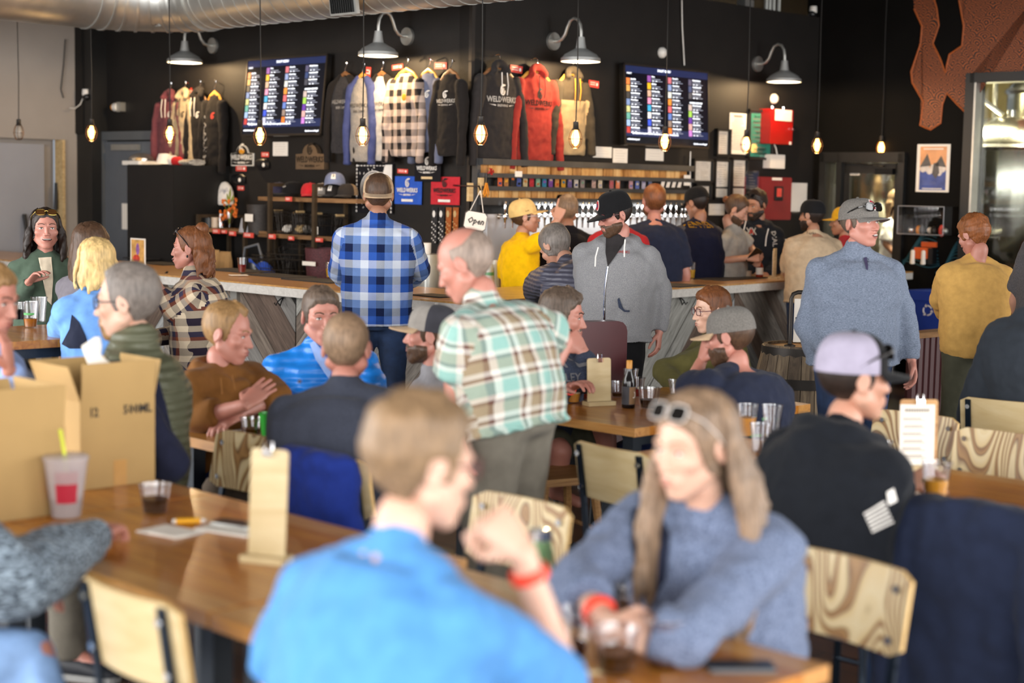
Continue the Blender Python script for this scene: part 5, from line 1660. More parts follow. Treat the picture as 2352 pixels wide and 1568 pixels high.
for i in range(7):
 q = MB(); q.ell((-w * .38 + i * w * .125, -.15 + .04 * (i % 2), -h * .36), (.03, .03, .03 + .015 * (i % 3)), 10); q.obj('odd_item', ('chrome', 'amber', 'black_plastic', 'paper', 'dark_metal', 'red_card', 'galv')[i], t, True)
p, w, h = MW.rect(2103, 556, 2152, 608, .02)
t = thing('glove_dispenser', 'orange wall dispenser with white sleeves hanging below', 'dispenser', p, MW.rz)
mat('orange_box', 'c6541c', rough=.5)
MB().box((w * .12, 0, h * .4), (w * .7, .02, h * .22)).obj('header_card', 'orange_box', t)
MB().rbox((-w * .05, -.04, h * .02), (w * .6, .1, h * .5), .01, axis='Y').obj('dispenser_body', 'orange_box', t)
MB().box((w * .32, -.03, -h * .1), (w * .3, .08, h * .7)).obj('black_pocket', 'black_plastic', t)
for sx in (-.38, .12):
 m = MB(); m.loft([(V((w * sx, -.1, h * q)), V((1, 0, 0)), V((0, 1, 0)), w * a, .015) for q, a in ((.15, .05), (.1, .09), (-.3, .1), (-.45, .12), (-.48, .05))], 12); m.obj('white_sleeve', 'paper', t, True)
p = onz(2150, 900, 0)
p = MW.at(MW.uz(2155, 800, .3)[0], 0, .32)
mat('bin_blue', '16358f', rough=.45, var=.1)
t = thing('recycling_bin', 'dark blue recycling bin with white arrows beside the bar end', 'bin', p, MW.rz)
hb_ = MW.uz(2130, 668, .5)[1]
m = MB(); m.rbox((0, 0, hb_ * .46), (.42, .4, hb_ * .9), .03); m.obj('bin_body', 'bin_blue', t, True)
m = MB(); m.rbox((0, 0, hb_ * .95), (.45, .43, hb_ * .1), .03); m.obj('bin_lid', 'bin_blue', t, True)
m = MB()
for k in range(3):
 a = 2 * PI * k / 3 + .5
 pts = [(.045 * math.cos(a + s), -.203, hb_ * .8 + .045 * math.sin(a + s)) for s in (0, .4, .8, 1.2)]
 m.tube(pts, .006, 5); a2 = a + 1.35
 m.add([(.03 * math.cos(a2), -.206, hb_ * .8 + .03 * math.sin(a2)), (.065 * math.cos(a2), -.206, hb_ * .8 + .065 * math.sin(a2)), (.048 * math.cos(a2 + .45), -.206, hb_ * .8 + .048 * math.sin(a2 + .45))], [(0, 1, 2)])
m.obj('recycling_arrows', 'paper', t, kind='stuff')
mat('maroon_panel', '3a0f12', rough=.5, var=.2, vs=3, stretch=(30, 30, .5))
t = thing('low_partition', 'low dark red corrugated partition with timber cap at right', 'partition', (0, 0, 0), 0)
a, b = onz(2090, 765, .8), onz(2420, 735, .8)
d_ = (b - a); L_ = math.hypot(d_.x, d_.y); rz_ = math.atan2(d_.y, d_.x)
t.location = (a.x, a.y, 0); t.rotation_euler[2] = rz_
for k in range(int(L_ / .08)):
 m = MB(); m.tube([(k * .08 + .04, 0, 0), (k * .08 + .04, 0, .77)], .041, 8); m.obj('corrugation', 'maroon_panel', t, True)
MB().box((L_ / 2, 0, .785), (L_, .14, .04)).obj('timber_cap', 'shelf_wood', t)
# ================================================================== things on the bar
def bz(px, py, z=HB):
 p = onz(px, py, z)
 return V((p.x, p.y, z))
for i, (W, px, py, L_, D_, lab) in enumerate(((BL, 372, 606, .5, .3, 'black bar mat left of the woman in plaid flannel'), (BL, 545, 622, .62, .32, 'black bar mat with the red drink on it'), (BL, 640, 634, .62, .3, 'black bar mat in the middle of the left bar'), (BL, 735, 645, .6, .3, 'black bar mat just left of the man in blue check'), (BL, 1000, 680, .3, .2, 'small black bar mat right of the man in blue check'),
            (BR, 1556, 656, .4, .3, 'black bar mat beside the man in grey hoodie'), (BR, 1680, 640, .8, .28, 'long black bar mat below the hot sauce'), (BL, 325, 594, .35, .2, 'black coaster mat under the picture card'))):
 p = bz(px, py)
 o = MB().rbox((0, 0, .004), (L_, D_, .008), .01).obj('bar_mat', 'rubber_mat', None, loc=p, rz=W.rz); tag(o, lab, 'bar mat', 'bar mats')
CUP_PROF = lambda rb, rt, h: [(rb * .96, .002), (rb, .004), (rt, h - .004), (rt * 1.05, h), (rt * .97, h), (rb * .93, .006), (0, .005)]
for nm, c in (('beer_black', '120805'), ('beer_dark', '2a0f06'), ('beer_amber', 'a8661c'), ('beer_hazy', 'e0a23a'), ('beer_gold', 'c79a2a'), ('beer_red', '7a0f1c'), ('beer_orange', 'dd9a3c')):
 mat(nm, c, rough=.12, var=.05, spec=.5)
mat('foam', 'e8d7b0', rough=.7)
glassmat('cup_plastic', (.95, .95, .96), rough=.06, mixt=.84)
mat('cup_print', '57a45c', rough=.5);
def cup(label, pos, r, h, fill, beer, group='plastic beer cups', k=1, rim=True, foam=False, print_=False):
 t = thing('beer_cup', label, 'cup', pos, random.uniform(0, 3), group)
 m = MB(); m.lathe(CUP_PROF(r * .72, r, h), n=22, closed=False); m.obj('cup_wall', 'cup_plastic', t, True)
 m = MB(); m.tube([(r * 1.02 * math.cos(a), r * 1.02 * math.sin(a), h) for a in np.linspace(0, 2 * PI, 23)], .0022, 5); m.obj('rim', 'cup_plastic', t, True)
 if fill:
  hf = h * fill; rf = r * .72 + (r - r * .72) * fill
  m = MB(); m.lathe([(0, .006), (r * .72 * .92, .007), (rf * .95, hf), (0, hf)], n=20, closed=False); m.obj('beer', beer, t, True, ang=50)
  if foam:
   m = MB(); m.lathe([(0, hf), (rf * .95, hf), (rf * .95, hf + .006), (0, hf + .006)], n=20, closed=False); m.obj('foam', 'foam', t, True)
 if print_:
  m = MB(); m.lathe([(r * .93, h * .5), (r * .945, h * .58)], n=22, closed=False); m.f = m.f[4:9]; m.m = m.m[4:9]; m.obj('printed_logo', 'cup_print', t, True)
 return t
cup('small cup of red drink on the left bar mat', bz(556, 626, HB + .008), .04, .12, .55, 'beer_red')
cup('cup of golden beer at the left arm of the man in blue check', bz(758, 638), .04, .12, .6, 'beer_gold')
cup('tall cup of pale beer on the right bar', bz(1587, 640), .043, .14, .55, 'beer_gold')
cup('empty clear cup on the corner of the bar', bz(1030, 672), .04, .11, 0, None)
o = sheet(BL, (300, 530, 334, 592), 'small colourful picture card standing on the left bar', 0, 'picture_card', 'card', 'paper', off=-.5)
p, w, h = BL.rect(300, 530, 334, 592, -.5)
o.location = (p.x, p.y, HB + h / 2 + .008)
mat('art_ochre', 'c99a55', rough=.6, var=.4, vs=14); mat('art_purple', '8a5a9a', rough=.6, var=.5, vs=30); mat('art_red', 'c0402e', rough=.6, var=.4, vs=30)
MB().box((0, -.003, 0), (w * .86, .001, h * .9)).obj('art_ground', 'art_ochre', o)
m = MB(); m.ell((.0, -.004, h * .1), (w * .12, .001, h * .22), 12); m.obj('art_figure', 'art_purple', o); m = MB(); m.ell((-.02, -.0045, -h * .25), (w * .24, .001, h * .15), 12); m.obj('art_flowers', 'art_red', o)
for i, (px, py, L_) in enumerate(((1552, 632, .2), (1040, 688, .1))):
 p = bz(px, py)
 if i == 0:
  t = thing('tent_card', 'white paper notice leaning on the bar by the tablet', 'card', p, BR.rz)
  MB().box((0, 0, .05), (.24, .004, .14), rx=-1.0).obj('sheet', 'paper', t)
  m = MB(); lines(m, .2, .14, 4, y=-.005); R = M.Rotation(-1.0, 3, 'X'); m.v = [tuple(R @ V(v) + V((0, 0, .05))) for v in m.v]; m.obj('print', 'ink', t, kind='stuff')
  MB().rbox((.08, -.06, .006), (.12, .03, .01), .01).obj('pen_clip', 'black_plastic', t)
p = bz(548, 632, HB + .008); tag(MB().rbox((0, 0, .002), (.14, .1, .003), .01).obj('napkin', 'paper', None, loc=p, rz=.4), 'white napkin beside the red drink', 'napkin')
def pos_tablet(label, px, py, yaw, back='white_plastic'):
 p = bz(px, py)
 t = thing('till_tablet', label, 'tablet', p, yaw)
 m = MB(); m.rbox((0, 0, .01), (.2, .16, .02), .02); m.obj('base', 'black_plastic', t)
 m = MB(); m.tube([(0, .02, .02), (0, .0, .14)], [.05, .03], 12); m.obj('stand', 'black_plastic', t, True)
 R = M.Rotation(-.55, 3, 'X')
 m = MB(); m.rbox((0, 0, 0), (.3, .014, .2), .015, axis='Y'); m.v = [tuple(R @ V(v) + V((0, 0, .2))) for v in m.v]; m.obj('screen_case', back, t, True)
 m = MB(); m.box((0, .009, 0), (.28, .002, .18)); m.v = [tuple(R @ V(v) + V((0, 0, .2))) for v in m.v]; m.obj('display', 'black_plastic', t)
mat('tablet_back', '9c8a66', rough=.5)
pos_tablet('till tablet seen from the back between grey hoodie and jersey men', 1548, 632, BR.rz + .5, 'tablet_back')
pos_tablet('till tablet in front of the man in black hoodie', 1785, 618, BR.rz - .5, 'white_plastic')
t = thing('clip_stand', 'upright wooden clip stand with paper on the right bar', 'clip stand', bz(1778, 640), BR.rz + .3)
MB().box((0, 0, .13), (.09, .015, .26)).obj('board', 'pine_trim', t); MB().box((0, 0, .01), (.13, .08, .02)).obj('foot', 'pine_trim', t); MB().box((.01, .012, .13), (.08, .003, .22)).obj('paper_sheet', 'paper', t)
t = thing('sauce_bottle', 'hot sauce bottle with white label on the right bar', 'bottle', bz(1744, 638), 0)
mat('sauce_red', '8a2a14', rough=.15)
m = MB(); m.lathe([(.03, 0), (.032, .004), (.032, .1), (.024, .12), (.013, .135), (.012, .15)], n=18); m.obj('bottle', 'sauce_red', t, True)
m = MB(); m.lathe([(.0325, .03), (.0325, .09)], n=18, closed=False); m.obj('label', 'paper', t, True)
m = MB(); m.lathe([(.013, .145), (.014, .175), (.0, .176)], n=14); m.obj('cap', 'orange_plastic', t, True)
for i, (px, lab) in enumerate(((1681, 'roll of tape lying on the bar, larger'), (1710, 'second roll of tape on the bar by hot sauce'))):
 m = MB(); m.lathe([(.06, 0), (.06, .055), (.04, .055), (.04, 0), (.06, 0)], n=24, closed=False); tag(m.obj('tape_roll', 'mug_beige', None, True, loc=bz(px, 636)), lab, 'tape roll')
# ================================================================== tables
wood('table_wood', ['94540e', 'b06c1a', 'c28228'], rough=.36, scale=(1.0, 9, 9), coat=.3, bump=.05)
wood('table_edge', ['9c672f', 'bb8444', 'cb9654'], rough=.35, scale=(1.0, 9, 9), coat=.3)
mat('table_leg', '2b3138', rough=.4, metal=.5)
def sd(s, d):
 return V(((s - d) / 2, (s + d) / 2, 0))
def table(label, s0, s1, d0, d1, z=.75, name='dining_table', n=4, axis='x'):
 c = sd((s0 + s1) / 2, (d0 + d1) / 2)
 lx, ly = (d1 - d0) * S2, (s1 - s0) * S2
 t = thing(name, label, 'table', c, -PI / 4)
 n = max(3, int(round(ly / .1)))
 for k in range(n):
  y = -ly / 2 + ly * (k + .5) / n
  MB().box((0, y, z - .02), (lx, ly / n - .0008, .04)).obj('top_board', 'table_wood' if 0 < k < n - 1 else 'table_edge', t)
 for sx in (-1, 1):
  for sy in (-1, 1):
   MB().box((sx * (lx / 2 - .09), sy * (ly / 2 - .09), (z - .04) / 2), (.06, .06, z - .04)).obj('leg', 'table_leg', t)
  MB().box((sx * (lx / 2 - .09), 0, z - .07), (.04, ly - .2, .05)).obj('cross_rail', 'table_leg', t)
 return t
S0, S1 = 3.13, 4.37
table('long wooden table with notepad and clip stand, left foreground', S0, S1, 4.6, 6.36)
table('wooden table under the cardboard boxes', S0, S1, 6.38, 8.0)
table('wooden table with cups and phone in front of the woman', S0, S1 - .12, 2.8, 4.58)
table('wooden table with dark bottle and clip stand in the middle', 7.6, 9.5, 6.5, 7.75)
table('wooden table of the four men with the green cup', 5.25, 6.65, 6.75, 8.15)
table('long wooden table at right with menu clipboard', 6.45, 7.85, 2.3, 5.9)
hc = onz(45, 765, 1.0)
table('high wooden table at far left with three cups', hc.x + hc.y - .55, hc.x + hc.y + .55, hc.y - hc.x - .55, hc.y - hc.x + .55, 1.0, 'high_table')
# ================================================================== chairs
zebra('zebra_ply')
wood('birch_ply', ['b39c70', 'bfaa80', 'c8b68e'], rough=.4, scale=(1, 6, 6))
wood('ply_edge', ['c69f62', 'd6b47a'], rough=.5, scale=(1, 20, 20))
mat('frame_blue_black', '1e2834', rough=.35, metal=.7)
mat('bolt', 'cfd2d6', rough=.2, metal=1)
def make_chair():
 """plywood chair on flat steel frame; faces +Y; back panel zebra in front, birch behind"""
 t = thing('plywood_chair', 'x', 'chair')
 nx = 10
 def curved(zlo, zhi, w, y0, bow, th, tilt, name, mats):
  vs, fs, mi = [], [], []
  for side in (0, 1):
   for j in range(2):
    for i in range(nx + 1):
     x = w * (i / nx - .5)
     z = zlo + (zhi - zlo) * j
     cut = .02 if (i in (0, nx)) else 0
     zz_ = z + (cut if j == 0 else -cut)
     y = y0 - bow * (1 - (2 * i / nx - 1) ** 2) - tilt * (zz_ - zlo) + (th if side == 0 else 0)
     vs.append((x, y, zz_))
  q = (nx + 1) * 2
  for i in range(nx):
   fs.append((i, i + 1, nx + 2 + i, nx + 1 + i)); mi.append(0)
   fs.append((q + i, q + nx + 1 + i, q + nx + 2 + i, q + i + 1)); mi.append(1)
   fs.append((i, q + i, q + i + 1, i + 1)); mi.append(2)
   fs.append((nx + 1 + i, nx + 2 + i, q + nx + 2 + i, q + nx + 1 + i)); mi.append(2)
  fs.append((0, nx + 1, q + nx + 1, q)); mi.append(2)
  fs.append((nx, q + nx, q + 2 * nx + 1, 2 * nx + 1)); mi.append(2)
  m = MB(); m.v, m.f, m.m = vs, fs, mi
  return m.obj(name, mats, t, True, ang=30)
 curved(.63, .845, .42, -.2, .03, .014, .18, 'back_panel', ['zebra_ply', 'birch_ply', 'ply_edge'])
 m = MB(); m.rbox((0, .02, .455), (.41, .40, .016), .05); m.obj('seat', 'birch_ply', t, True)
 for sx in (-1, 1):
  x = sx * .165
  m = MB()
  m.box((x, -.175 - .0, .44), (.022, .01, .02))
  pts = [(x, -.185, .44), (x, -.205, .60), (x, -.24, .83)]
  for a, b in zip(pts, pts[1:]):
   a, b = V(a), V(b); c = (a + b) / 2; L_ = (b - a).length; an = math.atan2(-(b.y - a.y), b.z - a.z)
   m.box(c + V((0, -.012, 0)), (.026, .012, L_ + .008), rx=an)
  m.obj('upright', 'frame_blue_black', t)
  m = MB(); m.tube([(x, -.18, .44), (x * 1.18, -.24, 0)], .013, 8); m.obj('leg', 'frame_blue_black', t, True)
  m = MB(); m.tube([(x, .18, .44), (x * 1.18, .22, 0)], .013, 8); m.obj('leg', 'frame_blue_black', t, True)
  m = MB(); m.tube([(x, -.2, .435), (x, .2, .435)], .013, 8); m.obj('seat_rail', 'frame_blue_black', t, True)
  for z in (.67, .80):
   y = -.2 - .18 * (z - .63)
   m = MB(); m.tube([(x, y + .019 - .008, z), (x, y + .022 - .008, z)], .011, 10); m.tube([(x, y - .028, z), (x, y - .031, z)], .011, 10); m.obj('bolt_head', 'bolt', t, True)
 m = MB(); m.tube([(-.19, .2, .2), (.19, .2, .2)], .01, 8); m.obj('stretcher', 'frame_blue_black', t, True)
 return t
chair0 = make_chair()
_n = [0]
CHAIRS = {}
GC = 'plywood chairs on steel frames'
def chair(label, px, py, yaw, z=.74):
 o = chair0 if _n[0] == 0 else copy_tree(chair0)
 _n[0] += 1
 CHAIRS[label] = o
 f = V((-math.sin(yaw), math.cos(yaw), 0))
 p = onz(px, py, z) + f * .215
 o.location = (p.x, p.y, 0)
 o.rotation_euler = (0, 0, yaw)
 tag(o, label, 'chair', GC)
 return o
AW, TO = -PI / 4, PI * 3 / 4      # facing away up-right; facing the camera side
chair('chair with pale back seen from behind, tucked in at the left foreground table', 312, 1448, AW)
chair('striped-back chair behind the left table, beside the suited man', 566, 1064, TO)
chair('striped-back chair half hidden by the raised forearm, centre', 1190, 1225, TO)
chair('striped-back chair behind the woman in grey, right', 1938, 1375, TO - .12)
chair('pale-backed chair seen from behind, near the middle table', 1412, 1088, AW - .1)
chair('pale-backed chair under the man in black hoodie', 1878, 1214, AW)
chair('striped-back chair behind the menu clipboard', 2098, 1005, TO)
chair('striped-back chair at the right edge, facing the long table', 2296, 1052, TO)
chair('pale-backed chair of the seated person at right edge', 2306, 958, AW + .15, .76)
chair('chair with dark jacket over its back, right foreground', 2262, 1262, AW)
chair('chair of the man in dark suit jacket', 765, 1120, AW, .72)
chair('chair under the man in blue t-shirt', 880, 1700, AW)
chair('chair under the man in brown hoodie', 420, 940, -PI / 2 + .3, .76)
chair('chair under the man in bright blue jacket', 800, 880, TO, .76)
wood('stool_wood', ['8f6233', 'b0824c', 'c1955c'], rough=.5)
p = onz(1278, 1085, .46)
t = thing('wooden_stool', 'wooden stool under the man with hand at his chin', 'stool', (p.x, p.y, 0), .5)
MB().rbox((0, 0, .445), (.36, .34, .035), .04).obj('seat', 'stool_wood', t, True)
for sx in (-1, 1):
 for sy in (-1, 1):
  m = MB(); m.tube([(sx * .13, sy * .12, .43), (sx * .18, sy * .17, 0)], [.022, .018], 8); m.obj('leg', 'stool_wood', t, True)
 m = MB(); m.tube([(sx * .155, -.14, .2), (sx * .155, .14, .2)], .012, 8); m.obj('stretcher', 'stool_wood', t, True)
mat('maroon_vinyl', '4a151b', rough=.35, var=.1)
p = at(1350, 790, 8.9)
t = thing('vinyl_chair', 'dark maroon vinyl chair behind the man with hand at chin', 'chair', (p.x, p.y, 0), .5)
MB().rbox((0, 0, .82), (.46, .09, .5), .06, axis='Y').obj('back_cushion', 'maroon_vinyl', t, True)
MB().rbox((0, -.24, .46), (.46, .46, .1), .05).obj('seat_cushion', 'maroon_vinyl', t, True)
for sx in (-1, 1):
 for y in (-.42, -.04):
  m = MB(); m.tube([(sx * .19, y, .42), (sx * .21, y, 0)], .015, 8); m.obj('leg', 'black_metal', t, True)
# ================================================================== barrel with pipe-framed sign
ORDN = ORD
p = onz(1848, 790, .88)
t = thing('oak_barrel', 'old oak barrel standing before the right bar', 'barrel', (p.x, p.y, 0), .2)
BST = [wood('stave_%d' % i, c, rough=.7, scale=(14, 14, 1.2)) for i, c in enumerate((['4c4034', '6b5b48', '83725b'], ['5b4c3b', '7c6a52', '948167'], ['3d332a', '57493a', '6c5c49']))]
nst = 22
for k in range(nst):
 a0, a1 = 2 * PI * (k + .02) / nst, 2 * PI * (k + .98) / nst
 vs = []
 for z, r in ((0, .25), (.15, .285), (.44, .31), (.73, .285), (.88, .25)):
  for a in (a0, a1):
   vs.append((r * math.cos(a), r * math.sin(a), z)); vs.append(((r - .025) * math.cos(a), (r - .025) * math.sin(a), z))
 fs = []
 for j in range(4):
  q = j * 4
  fs += [(q, q + 2, q + 6, q + 4), (q + 1, q + 5, q + 7, q + 3), (q, q + 4, q + 5, q + 1), (q + 2, q + 3, q + 7, q + 6)]
 fs += [(0, 1, 3, 2), (16, 18, 19, 17)]
 MB().add(vs, fs).obj('stave', BST[k % 3], t)
for z, r in ((.84, .258), (.66, .298), (.22, .298), (.04, .258)):
 m = MB(); m.lathe([(r, z - .03), (r + .004, z - .03), (r + .004 * (1 if z < .4 else .6), z + .03), (r - .004, z + .03)], n=44, closed=False); m.obj('hoop', 'dark_metal', t, True)
m = MB(); m.lathe([(0, .855), (.23, .855), (.23, .865), (0, .865)], n=30, closed=False); m.obj('head', 'stool_wood', t)
bp = V((p.x, p.y, .865))
t = thing('pipe_sign', 'white food notice in a pipe frame on top of the barrel', 'sign', at(1836, 783, p.y - .05), .15)
t.location.z = .87
hh = .33
m = MB(); m.tube([(-.06, 0, 0), (-.06, 0, hh - .04), (-.05, 0, hh - .012), (-.02, 0, hh), (.25, 0, hh), (.28, 0, hh - .03), (.28, 0, 0)], .013, 10); m.obj('pipe_frame', 'dark_metal', t, True)
for x in (-.06, .28):
 m = MB(); m.lathe([(.035, 0), (.035, .008), (.018, .016)], (x, 0, 0), n=14); m.obj('pipe_foot', 'dark_metal', t, True)
MB().box((.11, 0, hh * .48), (.3, .004, hh * .8)).obj('notice', 'paper', t)
m = MB()
for k, (s_, x) in enumerate((('Line Forms', .11), ('Here', .11))):
 put_text(m, s_, .036, (x, -.004, hh * (.76 - .13 * k)), sx=.8, shear=.2)
m.box((.11, -.003, hh * .52), (.28, .001, .015))
for k, s_ in enumerate(('If you need food or', 'drinks, order', 'bar!')):
 put_text(m, s_, .028, (.1, -.004, hh * (.38 - .09 * k)), sx=.8)
m.obj('lettering', 'ink', t, kind='stuff')
# ================================================================== things on the tables
mat('cardboard', 'b0905c', rough=.85, var=.06, vs=4, bump=.1, bs=30)
mat('cardboard_in', '9a7e54', rough=.9, var=.06)
mat('tape', 'b98a48', rough=.3)
TZ = .751
def carton(label, a, rz, w, d, h, fl, texts=True, ang=(.08, .5, .35, .2)):
 """open cardboard carton; a = near-left bottom corner, x along the printed face, flaps raised"""
 t = thing('cardboard_box', label, 'box', a, rz)
 for c, s_, nm in (((w / 2, 0, h / 2), (w, .004, h), 'side_panel'), ((w / 2, d, h / 2), (w, .004, h), 'side_panel'), ((0, d / 2, h / 2), (.004, d, h), 'side_panel'), ((w, d / 2, h / 2), (.004, d, h), 'side_panel'), ((w / 2, d / 2, .002), (w, d, .004), 'bottom_panel')):
  MB().box(c, s_).obj(nm, 'cardboard', t)
 for k, (c, sz, ax, sg) in enumerate((((w / 2, 0), (w * .985, fl), 'X', 1), ((w / 2, d), (w * .985, fl), 'X', -1), ((0, d / 2), (d * .985, fl), 'Y', -1), ((w, d / 2), (d * .985, fl), 'Y', 1))):
  m = MB()
  m.box((0, 0, fl / 2), (sz[0], .004, fl) if ax == 'X' else (.004, sz[0], fl))
  R = M.Rotation(sg * ang[k], 3, ax)
  m.v = [tuple(R @ V(v) + V((c[0], c[1], h))) for v in m.v]
  m.obj('flap', 'cardboard', t)
 if texts:
  m = MB(); put_text(m, '12', .045, (w * .17, -.004, h * .87), bold=.0008, sx=.8); put_text(m, '500ML', .045, (w * .76, -.004, h * .87), bold=.0008, sx=.9); m.obj('print', 'ink', t, kind='stuff')
  MB().box((w * .52, -.003, .045), (.05, .001, .09)).obj('tape_strip', 'tape', t)
 return t
a = onz(186, 1126, TZ)
carton('open cardboard box printed 500ML with raised flaps', a, math.radians(44), .285, .27, .30, .13)
b_ = onz(150, 1178, TZ)
rz_ = math.radians(44)
carton('open cardboard box at the left edge of the picture', b_ - V((math.cos(rz_), math.sin(rz_), 0)) * .36, rz_, .36, .30, .27, .14, False, (.1, .5, .4, -.15))
tis = at(222, 800, 5.55)
t = thing('tissue_paper', 'crumpled white tissue sticking out of the open box', 'tissue', tis - V((0, 0, .12)), .4)
m = MB(); m.loft([(V((.02 * math.sin(z * 40), .01 * math.cos(z * 30), z)), V((1, 0, 0)), V((0, 1, 0)), a, a * .5) for z, a in ((0, .035), (.06, .042), (.1, .028), (.13, .035), (.16, .01))], 12); m.obj('tissue', 'paper', t, True)
def on_t(px, py, z=TZ):
 return onz(px, py, z)
t = thing('fountain_cup', 'large clear takeaway cup with red print and yellow straw', 'cup', on_t(152, 1186), .3)
mat('cup_frost', 'cfc4c4', rough=.25, alpha=.55); mat('cup_redprint', 'a81f34', rough=.4)
m = MB(); m.lathe(CUP_PROF(.045, .068, .185), n=26, closed=False); m.obj('cup_wall', 'cup_frost', t, True)
m = MB(); m.lathe([(.0, .006), (.043, .007), (.05, .06), (0, .06)], n=22, closed=False); m.obj('cola', 'beer_dark', t, True)
m = MB(); m.lathe([(.0525, .05), (.063, .15)], n=26, closed=False); m.f = m.f[2:7] + m.f[10:13] + m.f[17:22]; m.m = m.m[:len(m.f)]; m.obj('red_print', 'cup_redprint', t, True)
m = MB(); m.lathe([(.07, .18), (.071, .19), (.064, .196), (.0, .197)], n=26, closed=False); m.obj('lid', 'cup_frost', t, True)
mat('straw_lime', 'd4dc3a', rough=.4)
m = MB(); m.tube([(.01, 0, .02), (-.004, 0, .2), (-.016, 0, .275)], .0055, 8); m.obj('straw', 'straw_lime', t, True)
cup('small cup of black stout on the left foreground table', on_t(356, 1180), .05, .095, .55, 'beer_black')
t = thing('notepad', 'folded white paper on the left foreground table', 'paper', on_t(392, 1222), -.6)
MB().box((0, 0, .002), (.17, .12, .003)).obj('sheet', 'paper', t); MB().box((.03, -.035, .006), (.1, .07, .003), rx=-.08).obj('folded_half', 'paper', t)
t = thing('highlighter_pen', 'fat yellow marker pen lying on the table', 'pen', on_t(434, 1196, TZ + .009), .25)
mat('pen_yellow', 'e0a012', rough=.35)
m = MB(); m.tube([(-.04, 0, 0), (.035, 0, 0)], .009, 12); m.obj('barrel', 'pen_yellow', t, True)
m = MB(); m.tube([(.035, 0, 0), (.045, 0, 0), (.052, 0, 0)], [.008, .006, .004], 10); m.tube([(-.04, 0, 0), (-.05, 0, 0)], [.008, .006], 10); m.obj('tip', 'white_plastic', t, True)
def phone(label, p, rz, case='galv', z=0):
 t = thing('smartphone', label, 'phone', p, rz)
 MB().rbox((0, 0, .005), (.15, .075, .009), .012).obj('case', case, t, True)
 MB().rbox((0, 0, .0098), (.143, .069, .001), .01).obj('screen', 'black_plastic', t)
phone('phone lying on papers beside the wooden clip stand', on_t(540, 1206, TZ + .006), -.5)
tag(MB().rbox((0, 0, .002), (.2, .13, .004), .005).obj('booklet', 'paper', None, loc=on_t(535, 1216), rz=-.5), 'white booklet under the phone', 'booklet')
phone('dark phone on the foreground table in front of the woman', on_t(1700, 1535), .05, 'grey_frame')
def clipstand(label, px, py, rz, w, h, paper=False, z=TZ, tiltx=-.06):
 t = thing('clipboard_stand', label, 'menu stand', on_t(px, py, z), rz)
 R = M.Rotation(tiltx, 3, 'X')
 m = MB(); m.rbox((0, 0, h / 2 + .01), (w, .006, h), .012, axis='Y'); m.v = [tuple(R @ V(v)) for v in m.v]; m.obj('board', 'birch_ply' if not paper else 'stool_wood', t, True)
 MB().box((0, 0, .01), (w * 1.15, .07, .02)).obj('foot', 'birch_ply', t)
 m = MB(); m.box((0, -.01, h), (.03, .02, .02)); m.tube([(-.012, -.01, h + .01), (-.012, -.01, h + .03), (.012, -.01, h + .03), (.012, -.01, h + .01)], .0025, 5); m.v = [tuple(R @ V(v)) for v in m.v]; m.obj('clip', 'chrome', t)
 if paper:
  m = MB(); m.box((-.008, -.006, h / 2 - .004), (w * .92, .002, h * .96)); m.v = [tuple(R @ V(v)) for v in m.v]; m.obj('menu_sheet', 'paper', t)
  m = MB(); [m.box((-.055 + .01 * q, -.008, h * .88), (.006, .001, .014)) for q in range(10)]
  for k in range(6):
   m.box((-.03 + .006 * (k % 2), -.008, h * (.76 - .11 * k)), (w * .5, .001, .004)); m.box((-.02, -.008, h * (.73 - .11 * k)), (w * .6, .001, .0025))
  m.v = [tuple(R @ V(v)) for v in m.v]; m.obj('menu_print', 'ink_soft', t, kind='stuff')
 return t
clipstand('pale wooden clip stand on the left foreground table', 612, 1290, -.35, .115, .305)
clipstand('wooden clip stand on the middle table', 1376, 930, .45, .13, .22)
clipstand('clipboard stand with white drinks menu on the right table', 2108, 1078, .12, .15, .26, True)
t = thing('beer_bottle', 'dark waxed beer bottle with moon label on the middle table', 'bottle', on_t(1443, 936), .25)
mat('bottle_dark', '0d0a0c', rough=.12); mat('wax_gold', 'c98a2a', rough=.4); mat('label_grey', '3b3a40', rough=.6); mat('label_tan', '8a6a48', rough=.6)
m = MB(); m.lathe([(.03, 0), (.0325, .005), (.0325, .12), (.028, .14), (.016, .175), (.0135, .2), (.0135, .225)], n=24); m.obj('glass', 'bottle_dark', t, True)
m = MB(); m.lathe([(.0145, .185), (.0145, .228), (.012, .231), (0, .231)], n=18); m.obj('wax_cap', 'wax_gold', t, True)
m = MB(); m.lathe([(.033, .018), (.033, .105)], n=28, closed=False); m.obj('label', 'label_grey', t, True)
m = MB(); m.lathe([(.0334, .02), (.0334, .103)], n=28, closed=False); m.f = m.f[20:26]; m.m = m.m[:6]; lb = m.obj('label_panel', 'label_tan', t, True)
m = MB(); aa = 2 * PI * 23 / 28
for k in range(8):
 q = -1.9 + 3.0 * k / 7
 m.ell((.0338 * math.cos(aa + .28 * math.cos(q) + .05), .0338 * math.sin(aa + .28 * math.cos(q) + .05), .066 + .014 * math.sin(q)), (.0025, .0025, .0025), 6)
m.obj('moon_print', 'paper', t, kind='stuff')
cup('small cup of hazy orange beer on the middle table', on_t(1316, 925), .043, .085, .58, 'beer_orange', foam=True)
cup('small cup of red beer behind the wooden stand', on_t(1342, 917), .043, .08, .4, 'beer_red')
cup('small cup with dark dregs left of the bottle', on_t(1420, 912), .042, .08, .3, 'beer_dark')
cup('tall empty cup behind the bottle', on_t(1448, 900), .04, .12, .15, 'beer_black', print_=True)
cup('cup of red beer right behind the bottle', on_t(1462, 912), .042, .1, .45, 'beer_red')
cup('large tasting cup of black stout right of the bottle', on_t(1490, 938), .055, .1, .45, 'beer_black')
